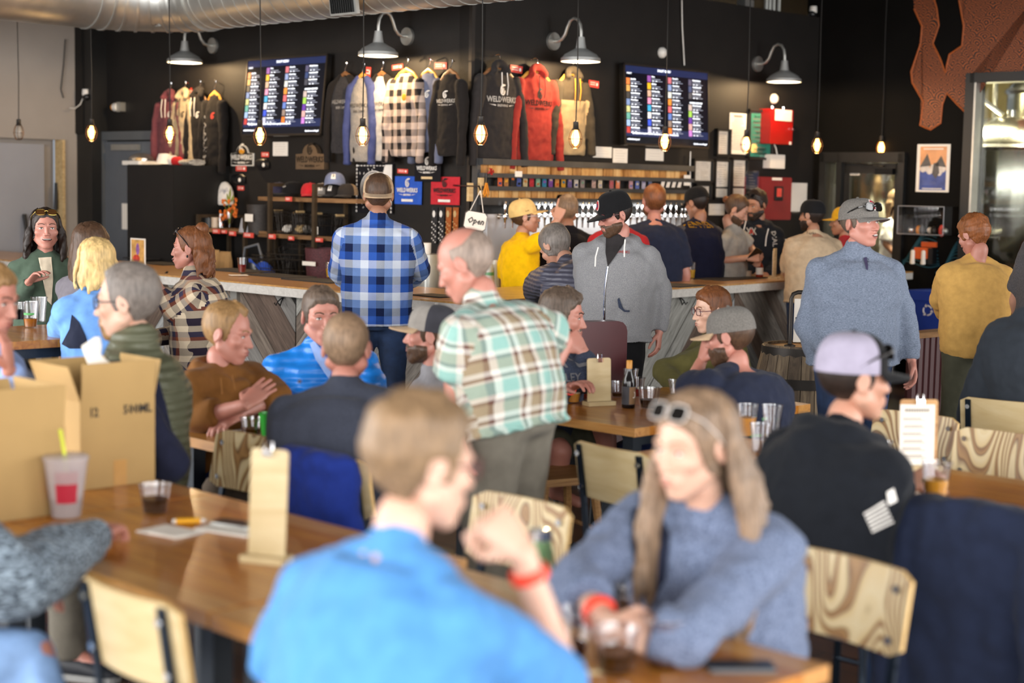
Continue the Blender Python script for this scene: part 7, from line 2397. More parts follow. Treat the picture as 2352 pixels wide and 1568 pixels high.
# ================================================================== a person
def basis(fwd, up):
 """matrix with +Y = fwd, +Z ~ up"""
 f = fwd.normalized()
 r = f.cross(up)
 if r.length < 1e-4:
  r = f.cross(V((1, 0, .1)))
 r.normalize()
 u = r.cross(f)
 return M(((r.x, f.x, u.x), (r.y, f.y, u.y), (r.z, f.z, u.z)))
mat('shoe_dark', '1a1d24', rough=.6); mat('sole', '8a8a88', rough=.7); mat('jeans', '2c3f63', rough=.85, var=.3, vs=18, bump=.2, bs=300)
mat('band_orange', 'e8452e', rough=.45)
def person(label, head, yaw, hyaw=None, nod=0., tilt=0., k=1.05, sit=True, lean=.05, side=0., bulk=1.0, sh=1.0, belly=0., fem=0, hi=1,
   L=None, R=None, hands=('relax', 'relax'), palm=(None, None), top=None, bot=None, skin='fair', hair=None, beard=None, mouth='closed', brow='hair_brown',
   pel=None, hunch=.03, feet=True, voxel=.013, wide=1.0, group=None, extra=None, legs=None, name='person', fing=(None, None), zt=None):
 """head: pixel and depth of the head's centre. yaw: heading, 0 away from the camera, 90 to the right, 180 towards it.
 L, R: (elbow, wrist) as (pixel x, pixel y, depth offset); joints are then worked out in the room."""
 hyaw = yaw if hyaw is None else hyaw
 a = math.radians(yaw)
 f = V((math.sin(a), math.cos(a), 0)); r = V((math.cos(a), -math.sin(a), 0)); up = V((0, 0, 1))
 Hd = at(*head)
 zp = pel if pel is not None else ((.56 if sit else .93) * (1 if sit else k))
 base = V((Hd.x - f.x * lean - r.x * side, Hd.y - f.y * lean - r.y * side, 0))
 root = thing(name, label, 'person', base, 0, group)
 H = Hd - base
 P = V((0, 0, zp))
 ha = math.radians(hyaw)
 hf = V((math.sin(ha), math.cos(ha), 0))
 Rh = basis(hf, up) @ M.Rotation(-math.radians(nod), 3, 'X') @ M.Rotation(math.radians(tilt), 3, 'Y')
 Mh = M.Translation(H) @ Rh.to_4x4()
 nb = H + Rh @ V((0, -.022, -.10)) * k              # under the skull
 bk = (f + hf); bk = bk.normalized() if bk.length > .2 else f
 NK = H - up * .16 * k - bk * .024 * k - f * .32 * max(0, lean - .06) * k       # base of the neck
 d = NK - P
 u = d.normalized()
 mid = P + d * .5 - f * hunch
 def spine(t):
  if t < 0:
   return P + u * t * d.length
  return P * (1 - t) ** 2 + mid * 2 * t * (1 - t) + NK * t * t
 def frame(t):
  tg = (spine(min(1, t + .05)) - spine(max(-.2, t - .05))).normalized()
  rr = (r - tg * r.dot(tg)).normalized()
  return rr, tg.cross(rr) * -1, tg
 w = k * bulk
 fm = .92 if fem else 1.0
 RING = [(-.16, .13, .095, 0), (-.05, .165, .115, 0), (.08, .172, .12, 0), (.25, .16, .112, 1), (.42, .155, .11, 1), (.6, .165, .118, .4), (.76, .172, .12, 0), (.88, .15, .1, 0), (.96, .09, .075, 0), (1.02, .06, .06, 0)]
 def torso(mb, g, tmin, tmax=1.05, loose=0, narrow=1.0):
  rings = []
  for t, aa, bb, bl in RING:
   if t < tmin - .001 or t > tmax:
    continue
   rr, ff, tg = frame(t)
   wf = 1 if t > .8 else bulk
   A, B = aa * k * fm * (bulk if t < .8 else (1 + bulk) / 2) * (sh if t > .55 else 1) * (narrow if t > .2 else (1 + narrow) / 2), bb * k * bulk
   fo = belly * k * max(0, 1 - abs(t - .28) / .38)
   rings.append((spine(t) + ff * fo * .6, rr, ff, A + g + loose * .5 * bl + fo * .25, B + g + fo * .6 + loose * bl))
  if tmin > -.16:
   t = tmin
   rr, ff, tg = frame(t)
   A, B = .166 * k * bulk * fm, .117 * k * bulk
   fo = belly * k * max(0, 1 - abs(t - .28) / .38)
   rings.insert(0, (spine(t) + ff * fo * .5, rr, ff, A + g + .012 + loose * .5, B + g + .012 + fo * .5 + loose))
  mb.loft(rings, 22)
 rs, fs_, us = frame(.87)
 SHJ = {}
 for nm, sg in (('L', -1), ('R', 1)):
  SHJ[nm] = spine(.87) + rs * sg * .165 * k * sh * fm - us * .022 * k
 arms = {}
 for nm, sg, spec in (('L', -1, L), ('R', 1, R)):
  S = SHJ[nm]
  if spec is None:
   if sit:
    E = S - up * .25 * k + f * .1 * k + r * sg * .05 * k
    Wr = E + f * .2 * k - r * sg * .1 * k - up * .03
   else:
    E = S - up * .28 * k + r * sg * .07 * k - f * .03 * k
    Wr = E - up * .24 * k + f * .06 * k + r * sg * .0
  else:
   E, Wr = [at(q[0], q[1], head[2] + q[2]) - base for q in spec]
  if E.z > S.z - .1:
   S = S + up * .03 * k
  arms[nm] = (S, E, Wr)
 hipw = .088 * k
 LG = {}
 for nm, sg in (('L', -1), ('R', 1)):
  hp = P + r * sg * hipw - up * .02
  if sit:
   kn = hp + f * .42 * k + r * sg * .05 - up * (.02)
   kn.z = max(.48, hp.z - .06)
   an = V((kn.x + f.x * .02, kn.y + f.y * .02, .09))
  else:
   kn = hp + f * .02 + r * sg * .015; kn.z = .5 * k
   an = hp + r * sg * .03 - f * .01; an.z = .09
  if legs and nm in legs:
   kn, an = [at(q[0], q[1], head[2] + q[2]) - base for q in legs[nm]]
  LG[nm] = (hp, kn, an)
 def arm_solid(mb, nm, g0, g1, upto):
  S, E, Wr = arms[nm]
  rU, rE, rW = .051 * w ** .5 * fm, .041 * fm * w ** .3, .028 * fm
  if upto == 'short':
   e2 = S.lerp(E, .82); r2 = rU + (rE - rU) * .82
   mb.caps(S, S.lerp(E, .5), rU + g0, rU * .95 + g0 + .004, 14)
   m2 = S.lerp(E, .5)
   dirv = (E - S).normalized()
   mb.tube([S, m2, e2, e2 + dirv * .001], [rU + g0, rU + g0 + .008, r2 + g0 + .016, r2 + g0 + .016], 16)
  else:
   mb.caps(S, E, rU + g0, rE + g0 * .9, 14)
   if upto == 'long':
    q = E.lerp(Wr, .97)
    mb.caps(E, E.lerp(Wr, .4), rE + g0 * .9, rE * .93 + g0 * .9, 14)
    mb.tube([E, E.lerp(Wr, .5), q, q + (Wr - E).normalized() * .002], [rE + g0 * .9, rE * .9 + g0 * .85, rW + g1 + .002, rW + g1 + .001], 16)
   elif upto == 'roll':
    q = E.lerp(Wr, .35)
    mb.tube([E, q, q + (Wr - E).normalized() * .03], [rE + g0, rE * .95 + g0 + .004, rE * .95 + g0 + .004], 16)
   else:
    mb.caps(E, Wr, rE + g0, rW + g1, 14)
 b = MB()
 torso(b, -.012, -.16)
 b.caps(NK - u * .04, nb, .057 * k * fm, .05 * k * fm, 16)
 for nm in 'LR':
  sg = -1 if nm == 'L' else 1
  S, E, Wr = arms[nm]
  b.caps(spine(.97), S, .05 * k, .052 * k * fm, 12)
  b.caps(NK - u * .01, NK.lerp(S, .55), .036 * k, .034 * k, 12)
  arm_solid(b, nm, 0, 0, 'skin')
  hp, kn, an = LG[nm]
  b.caps(hp, kn, .082 * w, .056 * k, 12); b.caps(kn, an, .055 * k, .038 * k, 12); b.caps(an, an + f * .12 - up * .04, .036, .03, 10)
 bm = face_mats(skin, brow)
 bo = fuse('body', b, bm, root, .0125 if hi else .016, 3)
 hd = MB()
 rnd = random.Random(hash(label) % 1000 if False else sum(map(ord, label)))
 shell, hvs, haz, HT_ = head_parts(root, base, Mh, k, hi, fem, skin, hair, beard, hd, None, mouth, rnd, wide=wide)
 for i, (nm, sg) in enumerate((('L', -1), ('R', 1))):
  S, E, Wr = arms[nm]
  dirv = (Wr - E).normalized()
  if fing[i] is not None:
   dirv = (at(fing[i][0], fing[i][1], head[2] + fing[i][2]) - base - Wr).normalized()
  pz = palm[i]
  if pz is None:
   pz = -r * sg * .8 - up * .3 if not sit else -up
  else:
   pz = V(pz)
  Bm = basis(dirv, -pz)      # back of hand up (+Z) = away from palm
  hv, hfs = HANDS[hands[i]]
  out = []
  for p in hv:
   q = V((p.x * (1 if nm == 'R' else -1), p.y, p.z)) * k * (.92 if fem else 1.0)
   out.append(tuple(Wr + Bm @ q))
  hd.add(out, hfs if nm == 'R' else [tuple(reversed(x)) for x in hfs], 0)
 def join(o):
  n0 = len(o.data.vertices)
  bmz = bmesh.new(); bmz.from_mesh(o.data)
  vv = [bmz.verts.new(p) for p in hd.v]
  for fc, mi in zip(hd.f, hd.m):
   try:
    q = bmz.faces.new([vv[i] for i in fc]); q.material_index = mi; q.smooth = True
   except ValueError:
    pass
  bmz.to_mesh(o.data); bmz.free()
 after(bo, join)
 info = dict(root=root, base=base, Mh=Mh, k=k, f=f, r=r, up=up, arms=arms, spine=spine, frame=frame, NK=NK, LG=LG, shell=shell, hvs=hvs, haz=haz, HT_=HT_, H=H, Rh=Rh, w=w, P=P)
 if bot:
  m = MB()
  g = .010
  rings = []
  for t, aa, bb in ((-.17, .12, .1), (-.06, .166, .118), (.02, .166, .118), (.06, .15, .105)):
   rr, ff, tg = frame(t)
   rings.append((spine(t), rr, ff, aa * w * fm + g, bb * w + g))
  m.loft(rings, 20)
  for nm in 'LR':
   hp, kn, an = LG[nm]
   if bot.get('short'):
    q = hp.lerp(kn, .92)
    m.tube([hp, hp.lerp(kn, .5), q, q + (kn - hp).normalized() * .002], [.088 * w + g, .08 * k + g + .01, .072 * k + g + .012, .072 * k + g + .012], 16)
   else:
    lo = .016 if bot.get('loose') else 0
    m.caps(hp, kn, .086 * w + g, .060 * k + g + lo * .5, 14); m.tube([kn, kn.lerp(an, .5), an - up * .02], [.060 * k + g + lo * .5, .054 * k + g + lo, .05 * k + g + lo], 14)
  info['bot'] = tr = fuse('trousers' if not bot.get('short') else 'shorts', m, bot['mat'], root, .016, 4, [('CLOUDS', .09, .012, .5)])
  if bot.get('fn'):
   bot['fn'](tr, info)
 if feet:
  for nm in 'LR':
   hp, kn, an = LG[nm]
   m = MB(); m.loft([(V((an.x, an.y, 0)) + f * y + V((0, 0, z)), r, up, aa, bb) for y, z, aa, bb in ((-.07, .045, .03, .04), (-.03, .05, .038, .048), (.06, .045, .042, .042), (.13, .035, .045, .032), (.18, .028, .035, .022), (.2, .025, .012, .01))], 14)
   sh_o = m.obj('shoe', 'shoe_dark', root, True, ang=80)
   m = MB(); m.rbox(V((an.x, an.y, .011)) + f * .065, (.086, .27, .022), .035, -a); m.obj('sole', 'sole', sh_o)
 tops = top if isinstance(top, list) else [top]
 info['tops'] = []
 for tp in tops:
  if not tp:
   continue
  g = tp.get('g', .016)
  lo = tp.get('loose', .02)
  m = MB()
  torso(m, g, tp.get('hem', -.08), 1.0, lo, tp.get('narrow', 1.0))
  for nm in 'LR':
   S, E, Wr = arms[nm]
   S_ = S if tp.get('sleeve') != 'none' else spine(.955).lerp(S, .72)
   m.caps(spine(.955), S_, .046 * k + g, (.052 if tp.get('sleeve') != 'none' else .035) * k * fm + g, 14)
   m.caps(NK - u * .005, NK.lerp(S, .55), .05 * k + g * .6, .044 * k + g, 12)
   if tp.get('sleeve', 'long') != 'none':
    arm_solid(m, nm, g + tp.get('arm', .004), tp.get('cuff', .012), tp['sleeve'] if 'sleeve' in tp else 'long')
  if tp.get('neck', 'crew') == 'crew':
   m.caps(NK - u * .03, NK + u * .012, .064 * k + g * .4, .055 * k + g * .2, 16)
  elif tp['neck'] == 'high':
   m.caps(NK - u * .03, NK.lerp(nb, .45), .07 * k + g, .062 * k + g * .6, 16)
  elif tp['neck'] == 'collar':
   m.caps(NK - u * .03, NK.lerp(nb, .3), .07 * k + g * .8, .06 * k + g * .5, 16)
  if tp.get('hood'):
   hr = tp['hood']
   pts = []
   for q in np.linspace(-2.35, 2.35, 13):
    c = spine(.97)
    rad = .105 * k
    pts.append(c - f * math.cos(q) * rad * .95 + r * math.sin(q) * rad + up * (.045 * k - .045 * k * (1 - math.cos(q)) * .75) )
   for p0, p1 in zip(pts, pts[1:]):
    m.caps(p0, p1, .032 * k * hr, .032 * k * hr, 10)
   m.ell(spine(.9) - f * .115 * k * (.7 + .3 * hr), (.085 * k, .05 * k * hr, .085 * k), 14, R=basis(f, up))
  bones = None
  if tp.get('uv'):
   sp0, sp1 = spine(0), spine(.95)
   bones = [(sp0, sp1, .15, r, True)]
   for nm in 'LR':
    S, E, Wr = arms[nm]
    sg = -1 if nm == 'L' else 1
    bones += [(S + r * sg * .03, E, .055, r * sg + f * .3, False), (E, Wr, .05, r * sg + f * .3, False)]
  dsp = tp.get('folds', [('CLOUDS', .11, .024, .5), ('CLOUDS', .045, .009, .5)])
  o = fuse(tp.get('name', 'shirt'), m, tp['mat'], root, tp.get('vox', voxel), tp.get('sm', 4), dsp, bones)
  info['tops'].append(o)
  info['top'] = o
  if tp.get('fn'):
   tp['fn'](o, info)
 if extra:
  extra(info)
 return info
def put(info, mb, name, mt, smooth=True, par=None, ang=60):
 """builder in head space -> part"""
 k = info['k']
 mb.v = [tuple(info['Mh'] @ (V(p) * k)) for p in mb.v]
 return mb.obj(name, mt, par or info['root'], smooth, ang=ang)
mat('lens_clear', 'd8dde0', rough=.05, alpha=.12); mat('lens_dark', '0e0d0c', rough=.06); mat('lens_amber', '4a3018', rough=.06)
mat('frame_dark', '1c1616', rough=.3); mat('frame_red', '5a1e22', rough=.3); mat('frame_gold', 'a58a4a', rough=.25, metal=1); mat('frame_white', 'c9c2bc', rough=.35)
def glasses(info, rim='frame_dark', lens='lens_clear', on_head=False, size=1.0, r=.0016, cap=False):
 R = M.Identity(4)
 if on_head:
  R = M.Translation((0, .012, .04 if not cap else .052)) @ M.Rotation(math.radians(34 if not cap else 8), 4, 'X') @ M.Translation((0, -.012, .012))
 y0 = .094
 par = bpy.data.objects.new('sunglasses' if lens != 'lens_clear' else 'glasses', None); COL.objects.link(par); par.parent = info['root']
 k = info['k']
 X = lambda p: tuple(info['Mh'] @ ((R @ V(p)) * k))
 w, h = .024 * size, .0185 * size
 m = MB(); ln = MB()
 for sx in (-1, 1):
  cx = sx * .032
  loop = []
  for q in range(17):
   t = 2 * PI * q / 16
   c_, s_ = math.cos(t), math.sin(t)
   loop.append((cx + w * abs(c_) ** .6 * (1 if c_ > 0 else -1), y0 - .25 * abs(cx + w * c_) ** 1 * .35, .001 + h * abs(s_) ** .6 * (1 if s_ > 0 else -1)))
  m.tube([X(p) for p in loop], r * k * 1.2, 6)
  ln.add([X(p) for p in loop[:-1]], [tuple(range(16))])
  te = [(sx * (.032 + w), y0 - .005, .006), (sx * .074, .06, .006), (sx * .08, .0, .004), (sx * .079, -.018, -.01)]
  if on_head:
   te = [(sx * (.032 + w), y0 - .005, .006), (sx * .078, .05, .004), (sx * .083, .0, -.008), (sx * .082, -.03, -.02)]
  m.tube([X(p) for p in te], [r * k, r * k * 1.3, r * k * 1.3, r * k], 6)
 m.tube([X((-.01, y0 + .001, .005)), X((0, y0 + .004, .007)), X((.01, y0 + .001, .005))], r * k, 6)
 fr = m.obj('frame', rim, par, True); fr['kind'] = 'stuff'
 ln.obj('lenses', lens, par, False, kind='stuff')
def wear_cap(info, crown, brim, back=None, patch=None, yaw=0, tilt=0, dz=0, **kw):
 k = info['k']
 Mx = info['Mh'] @ M.Translation((0, 0, dz * k)) @ M.Rotation(math.radians(yaw), 4, 'Z') @ M.Rotation(math.radians(tilt), 4, 'X')
 cap = bpy.data.objects.new('cap', None); COL.objects.link(cap); cap.parent = info['root']
 cap_parts(cap, k * 1.045, crown, brim, back, patch, Mx=Mx, **kw)
def locks(info, mt, starts, n=46, length=.34, spread=1.0, back=.0, seed=1, wave=.012, r0=.011, name='long_hair', vox=.009, taper=.35, push=0., only=0):
 """hanging hair: many soft strands from the scalp, falling over the skull and shoulders"""
 rnd = random.Random(seed)
 k = info['k']
 m = MB()
 for i in range(n):
  az = math.radians(starts[0] + (starts[1] - starts[0]) * ((i + rnd.random()) / n))
  if (rnd.random() < .5 if not only else only < 0):
   az = -az
  e = rnd.uniform(.35, 1.25)
  pts = []
  rx, ry, rz_ = .083, .102, .098
  for s_ in np.linspace(0, 1, 5):
   ee = e * (1 - s_) - .12 * s_
   pts.append(V((rx * math.cos(ee) * math.sin(az), ry * math.cos(ee) * math.cos(az) - .012, .03 + rz_ * math.sin(ee))) * (1.0 + rnd.uniform(0, .05)))
  p = pts[-1]
  L_ = length * rnd.uniform(.75, 1.05)
  out = V((math.sin(az), math.cos(az), 0))
  ph = rnd.uniform(0, 6)
  for q in range(1, 8):
   t = q / 7
   pts.append(p + V((0, 0, -L_ * t)) + out * (.02 * math.sin(t * 2.4) * spread) + V((wave * math.sin(t * 7 + ph), wave * math.cos(t * 6 + ph), 0)))
  wpts = []
  for j, q in enumerate(pts):
   if j < 5:
    wpts.append(info['Mh'] @ (q * k))
   else:
    anchor = info['Mh'] @ (p * k)
    dv = (q - p) * k
    wv = info['Rh'] @ V((dv.x, dv.y, 0)) + info['f'] * push * min(1, (j - 4) / 4); wpts.append(anchor + V((wv.x, wv.y, dv.z)))
  rs = [r0 * k * (.5 + .5 * min(1, j / 2)) * (1 - (1 - taper) * max(0, j - 5) / 6) for j in range(len(wpts))]
  m.tube(wpts, rs, 6, flat=.7)
 return fuse(name, m, mt, info['root'], vox, 2, [('CLOUDS', .03, .006, .5)])
def strings(info, o, pts_list, mt, name='drawstring', r=.0045):
 for pts in pts_list:
  m = MB(); m.tube([at(x, y, Y) - info['base'] for x, y, Y in pts], r, 6); m.obj(name, mt, o, True)
def wristband(info, nm, mt='band_orange', t=.93, r=.034, w=.018):
 S, E, Wr = info['arms'][nm]
 c = E.lerp(Wr, t); d = (Wr - E).normalized()
 m = MB(); m.tube([c - d * w / 2, c + d * w / 2], r * info['k'], 20); m.obj('wristband', mt, info['root'], True)
def poly_fill(pts, cuts=5):
 """flat polygon cut into small triangles so that it can follow a surface"""
 bm = bmesh.new()
 f = bm.faces.new([bm.verts.new(p) for p in pts])
 bmesh.ops.triangulate(bm, faces=[f])
 for _ in range(2):
  bmesh.ops.subdivide_edges(bm, edges=bm.edges, cuts=max(1, cuts // 2), use_grid_fill=True)
 bm.verts.index_update()
 vs = [v.co.copy() for v in bm.verts]; fs = [tuple(v.index for v in q.verts) for q in bm.faces]
 bm.free()
 return vs, fs
def cloth_panel(o, info, polys, Y, name, mt, lift=.004, cuts=5):
 """a differently coloured cloth panel lying on a garment; outline given in picture points at depth Y"""
 def cb(obj):
  bm = bmesh.new(); bm.from_mesh(obj.data); bv = BVHTree.FromBMesh(bm); bm.free()
  out = MB()
  co = CP - info['base']
  for poly in polys:
   vs, fs = poly_fill([at(x, y, Y) - info['base'] for x, y in poly], cuts)
   res = []
   for v in vs:
    d = (v - co).normalized()
    h = bv.ray_cast(co, d)
    res.append(None if h[0] is None else h[0] - d * lift + h[1] * lift * .5)
   ok = [f for f in fs if all(res[i] is not None for i in f) and max((res[i] - res[f[0]]).length for i in f) < .12]
   used = sorted({i for f in ok for i in f}); mp = {u_: i for i, u_ in enumerate(used)}
   out.add([res[i] for i in used], [tuple(mp[i] for i in f) for f in ok])
  if out.f:
   q = out.obj(name, mt, obj, True, ang=180)
 after(o, cb)
def cloth_print(o, info, fill, px, py, Y, name, mt, rz=0., rot=0., lift=.004):
 """lettering or emblem on a garment; fill draws it flat, centred, in metres"""
 Mx = M.Translation(at(px, py, Y) - info['base']) @ M.Rotation(rz, 4, 'Z') @ M.Rotation(rot, 4, 'Y')
 decal(o, fill, Mx, name, mt, None, lift)
# ================================================================== clothes on hangers along the bar walls
wood('hanger_dark', ['5b3c22', '7a5230', '8e633c'], rough=.4); wood('hanger_light', ['b27a2c', 'cf9640', 'd9a858'], rough=.35)
for nm, c in (('g_maroon', '6a3a40'), ('g_cream', 'a89678'), ('g_black', '1d1a19'), ('g_charcoal', '2b2828'), ('g_blue', '3a4370'), ('g_white', 'aaa6a2'), ('g_slate', '5a6076'), ('g_red', '8f2f28'), ('g_taupe', '3a342b'), ('g_tan', '9f8a68')):
 cloth(nm, c)
heather('g_heather_black', '1f1e20', '3d3b3d', 200); heather('g_heather_grey', '7d7873', '9a948c', 160)
plaid('g_buffalo', [(0, '1d1a1c'), (.5, 'b9a69a')], [(0, '1d1a1c'), (.5, 'b9a69a')], .11)
def garment(W, hook, x0, x1, hem, label, mt, kind='hoodie', smt=None, han='hanger_dark', word=None, wm='print_white', sleeve_len=.62, group='clothes on hangers', off=.07, lower=None, uv=False, swing=0., wscale=1.0, cat='hoodie'):
 hx, hy = hook
 top = W.pt(hx, hy, off)
 cy = hy + 22
 z0 = W.uz(hx, cy + 12, off)[1]
 zh = W.uz(hx, hem, off)[1]
 h = z0 - zh
 wd_ = min(.52, max(.34, abs(W.uz(x1, cy + 80, off)[0] - W.uz(x0, cy + 80, off)[0]))) * wscale
 c = W.at(W.uz(hx, hy, off)[0], z0, off)
 t = thing('coat_hanger', 'wooden hanger carrying the ' + label, 'hanger', c, W.rz, 'wooden hangers')
 m = MB(); zt = top.z - z0
 m.tube([(0, 0, .03), (0, 0, zt - .06), (.02, 0, zt - .03), (.02, 0, zt), (0, 0, zt + .012), (-.02, .03, zt), (-.015, .06, zt - .01)], .004, 6); m.obj('hook', 'chrome', t, True)
 m = MB(); m.tube([(-wd_ * .36, 0, -.06), (-wd_ * .2, 0, .0), (0, 0, .035), (wd_ * .2, 0, .0), (wd_ * .36, 0, -.06)], [.012, .016, .02, .016, .012], 8, flat=.6); m.obj('shoulders', han, t, True)
 t = thing('hanging_' + cat.replace(' ', '_'), label, cat, c, W.rz, group)
 X, Y_ = V((1, 0, 0)), V((0, 1, 0))
 m = MB()
 hw = wd_ / 2
 dy = .04
 rings = []
 for fz, a, b in ((1, .86, .045), (.93, .9, .05), (.6, .84, .055), (.35, .84, .06), (.2, .86, .055), (.12, .8, .045), (.05, .55, .035), (.0, .3, .03)):
  rings.append((V((swing * fz, 0, -h * fz)), X, Y_, hw * a, b))
 m.loft(rings, 22)
 if kind == 'hoodie':
  for q in range(9):
   a = PI * q / 8
   m.ell((.075 * math.cos(a), -.035 + .03 * math.sin(a), .0 + .055 * math.sin(a)), (.035, .035, .035), 8)
 else:
  for q in range(9):
   a = PI * q / 8
   m.ell((.07 * math.cos(a), .005, .0 + .0 * math.sin(a) - .005), (.014, .03, .014), 8)
 sl = MB() if smt else m
 for sx in (-1, 1):
  p0 = V((sx * hw * .78, .0, -.09)); p1 = V((sx * hw * (1.06), -.02, -.09 - sleeve_len * .5)); p2 = V((sx * hw * (1.1 + swing), -.03 - .02 * sx, -.09 - sleeve_len))
  sl.caps(p0, p1, .056, .044, 12); sl.caps(p1, p2, .044, .034, 12); sl.tube([p2, p2 - V((0, 0, .03))], [.038, .036], 12)
  if smt:
   sl.caps(V((sx * .06, 0, .0)), p0, .03, .055, 10)
 bones = [((0, 0, -h), (0, 0, 0), 1, (1, 0, 0), True)] if uv else None
 o = fuse('garment_body', m, mt, t, .0105, 4, [('CLOUDS', .14, .022, .5), ('CLOUDS', .045, .008, .5)], bones)
 if smt:
  fuse('sleeves', sl, smt, t, .0105, 4, [('CLOUDS', .1, .016, .5)])
 inf = dict(base=c, root=t)
 if word:
  def fl(f):
   word(f, wd_)
  decal(o, fl, M.Translation((0, 0, -h * .33)), 'chest_print', wm)
 if kind == 'hoodie':
  for sx in (-1, 1):
   s_ = MB(); s_.tube([(sx * .03, -.075, -.02), (sx * .035, -.085, -.12), (sx * .03, -.08, -.2)], .004, 6); s_.obj('drawstring', 'print_white' if wm == 'print_white' else wm, t, True)
 if lower:
  def cb(obj):
   me = obj.data
   me.materials.append(MATS[lower[1]])
   zc = -h * lower[0]
   for p_ in me.polygons:
    cz = p_.center
    if cz.z < zc and abs(cz.x) < hw * .82:
     p_.material_index = 1
  after(o, cb)
 return t, o, c, h, wd_
BR_ = lambda f, w: brand(f, w * .62, 0, 0, 0)
SM = lambda f, w: emblem(f, w * .12, .04, .028, 0, 0)
CW = lambda f, w: (put_text(f, 'WELDWERKS', .05, (0, 0, 0), sx=.8, shear=.2), put_text(f, 'BEER CAMP', .03, (.02, 0, -.05), sx=.9, shear=.2))
garment(LW, (391, 190), 350, 412, 372, 'maroon zip hoodie at the far left of the wall', 'g_maroon', word=SM, wm='print_white')
garment(LW, (424, 188), 408, 452, 378, 'cream hoodie between the maroon and black ones', 'g_cream', word=SM, wm='print_black')
t, o, c, h, w = garment(LW, (458, 186), 440, 484, 385, 'black hoodie with DIALED-IN BEER down the sleeve', 'g_black', word=SM, sleeve_len=.7)
decal(o, lambda f: put_text(f, 'DIALED-IN BEER', .075, (0, 0, 0), bold=.001), M.Translation((w * .53, 0, -.46)) @ M.Rotation(PI / 2 + .06, 4, 'Y'), 'sleeve_print', 'print_white')
t, o, c, h, w = garment(LW, (493, 186), 478, 524, 392, 'black long-sleeve shirt left of the left screen', 'g_black', 'tee', han='hanger_light', word=SM, wm='red_card', cat='shirt')
garment(LW, (793, 143), 762, 830, 352, 'heathered black baseball shirt right of the left screen', 'g_heather_black', 'tee', 'g_black', word=CW, cat='shirt')
garment(LW, (833, 146), 812, 868, 372, 'grey baseball shirt with blue sleeves', 'g_heather_grey', 'tee', 'g_blue', word=CW, wm='print_black', han='hanger_light', cat='shirt', off=.1)
garment(LW, (877, 142), 855, 908, 370, 'white baseball shirt with black sleeves', 'g_white', 'tee', 'g_black', word=CW, wm='print_black', cat='shirt', off=.07)
t, o, c, h, w = garment(LW, (934, 135), 902, 980, 360, 'black and pale checked flannel shirt on hanger', 'g_buffalo', 'tee', han='hanger_light', uv=True, cat='shirt', off=.13)
m = MB(); m.ell((.07, -.085, -.2), (.03, .004, .03), 14); m.obj('orange_badge', 'orange_plastic', t, True)
garment(LW, (985, 135), 955, 1018, 350, 'slate blue long-sleeve shirt right of the checked shirt', 'g_slate', 'tee', word=SM, han='hanger_light', cat='shirt', off=.08)
garment(LW, (1035, 137), 1008, 1074, 358, 'black long-sleeve shirt next to the wall corner', 'g_black', 'tee', word=BR_, cat='shirt', off=.12)
garment(RW, (1145, 128), 1095, 1198, 366, 'large black hoodie with white chest logo', 'g_charcoal', word=BR_, wscale=1.0, sleeve_len=.66)
garment(RW, (1231, 136), 1192, 1288, 374, 'red hoodie with dark chest logo', 'g_red', word=BR_, wm='print_black', han='hanger_light', sleeve_len=.68)
garment(RW, (1313, 142), 1278, 1356, 356, 'two-tone taupe and tan hoodie left of the right screen', 'g_taupe', han='hanger_light', lower=(.3, 'g_tan'), sleeve_len=.55, wm='orange_plastic')
# ================================================================== the people
for nm, c in (('tee_blue', '4d86bf'), ('tee_navy', '23283a'), ('tee_black', '17161a'), ('tee_grey', '8d8c90'), ('tee_tan', 'b39c80'), ('tee_ltgrey', '9a948c'), ('tee_yellow', 'eab806'), ('tee_red', 'a8262a'), ('tee_dark', '2c292a'), ('tee_mustard', 'c99e58'),
    ('hood_brown', '7a5026'), ('hood_black', '16191f'), ('sweat_dark', '2c3138'), ('shirt_ltblue', '8fa9dc'), ('jkt_ltblue', '6f9fe0'), ('jkt_green', '4a5a4c'), ('top_cream', 'cdbfa8'), ('top_grey', '6f6b72'), ('olive', '55502c'), ('khaki', '6b665c'), ('khaki_dark', '4a4a3c'), ('pants_black', '141416'), ('pants_navy', '1f2b52'), ('vest_navy', '23263a'), ('white_tee', 'cfcccb'), ('jersey_navy', '14162a')):
 cloth(nm, c)
heather('hood_grey', '8b8b8b', '75757a', 240); heather('zip_blue', '7c8698', '586272', 110, (1, 1, 5)); heather('cardi', '76829c', '4f5a72', 130); heather('knit_dark', '3a424c', '9fb0be', 55, (1, 1, 2.4), .4, thr=(.42, .66))
heather('suit', '3f4350', '363a46', 200); heather('hood_navyheather', '3b4254', '2c3242', 200); heather('tee_charcoal', '3f3d40', '555254', 200)
quilt('vest_olive', '5a5c48', 60); quilt('puffer', '4a4a58', 70); quilt('jkt_blue', '1878d2', 45, .4)
mat('jeans_light', '7fa0cc', rough=.85, var=.25, vs=12, bump=.2, bs=300); mat('jeans_dark', '1f3354', rough=.85, var=.3, vs=14, bump=.2, bs=300)
plaid('plaid_blue', [(0, '101c40'), (.25, '5d7ab0'), (.5, 'c4cbd8'), (.75, '2f56a8')], [(0, '0c1838'), (.25, '6a86b8'), (.5, 'ccd2dc'), (.75, '2650a4')], .2)
plaid('plaid_brown', [(0, '2a2230'), (.25, 'd6c4a8'), (.5, '8a4a2c'), (.62, '3c3a50'), (.8, 'd6c4a8')], [(0, '2a2230'), (.25, 'd6c4a8'), (.5, '8a4a2c'), (.62, '3c3a50'), (.8, 'd6c4a8')], .17)
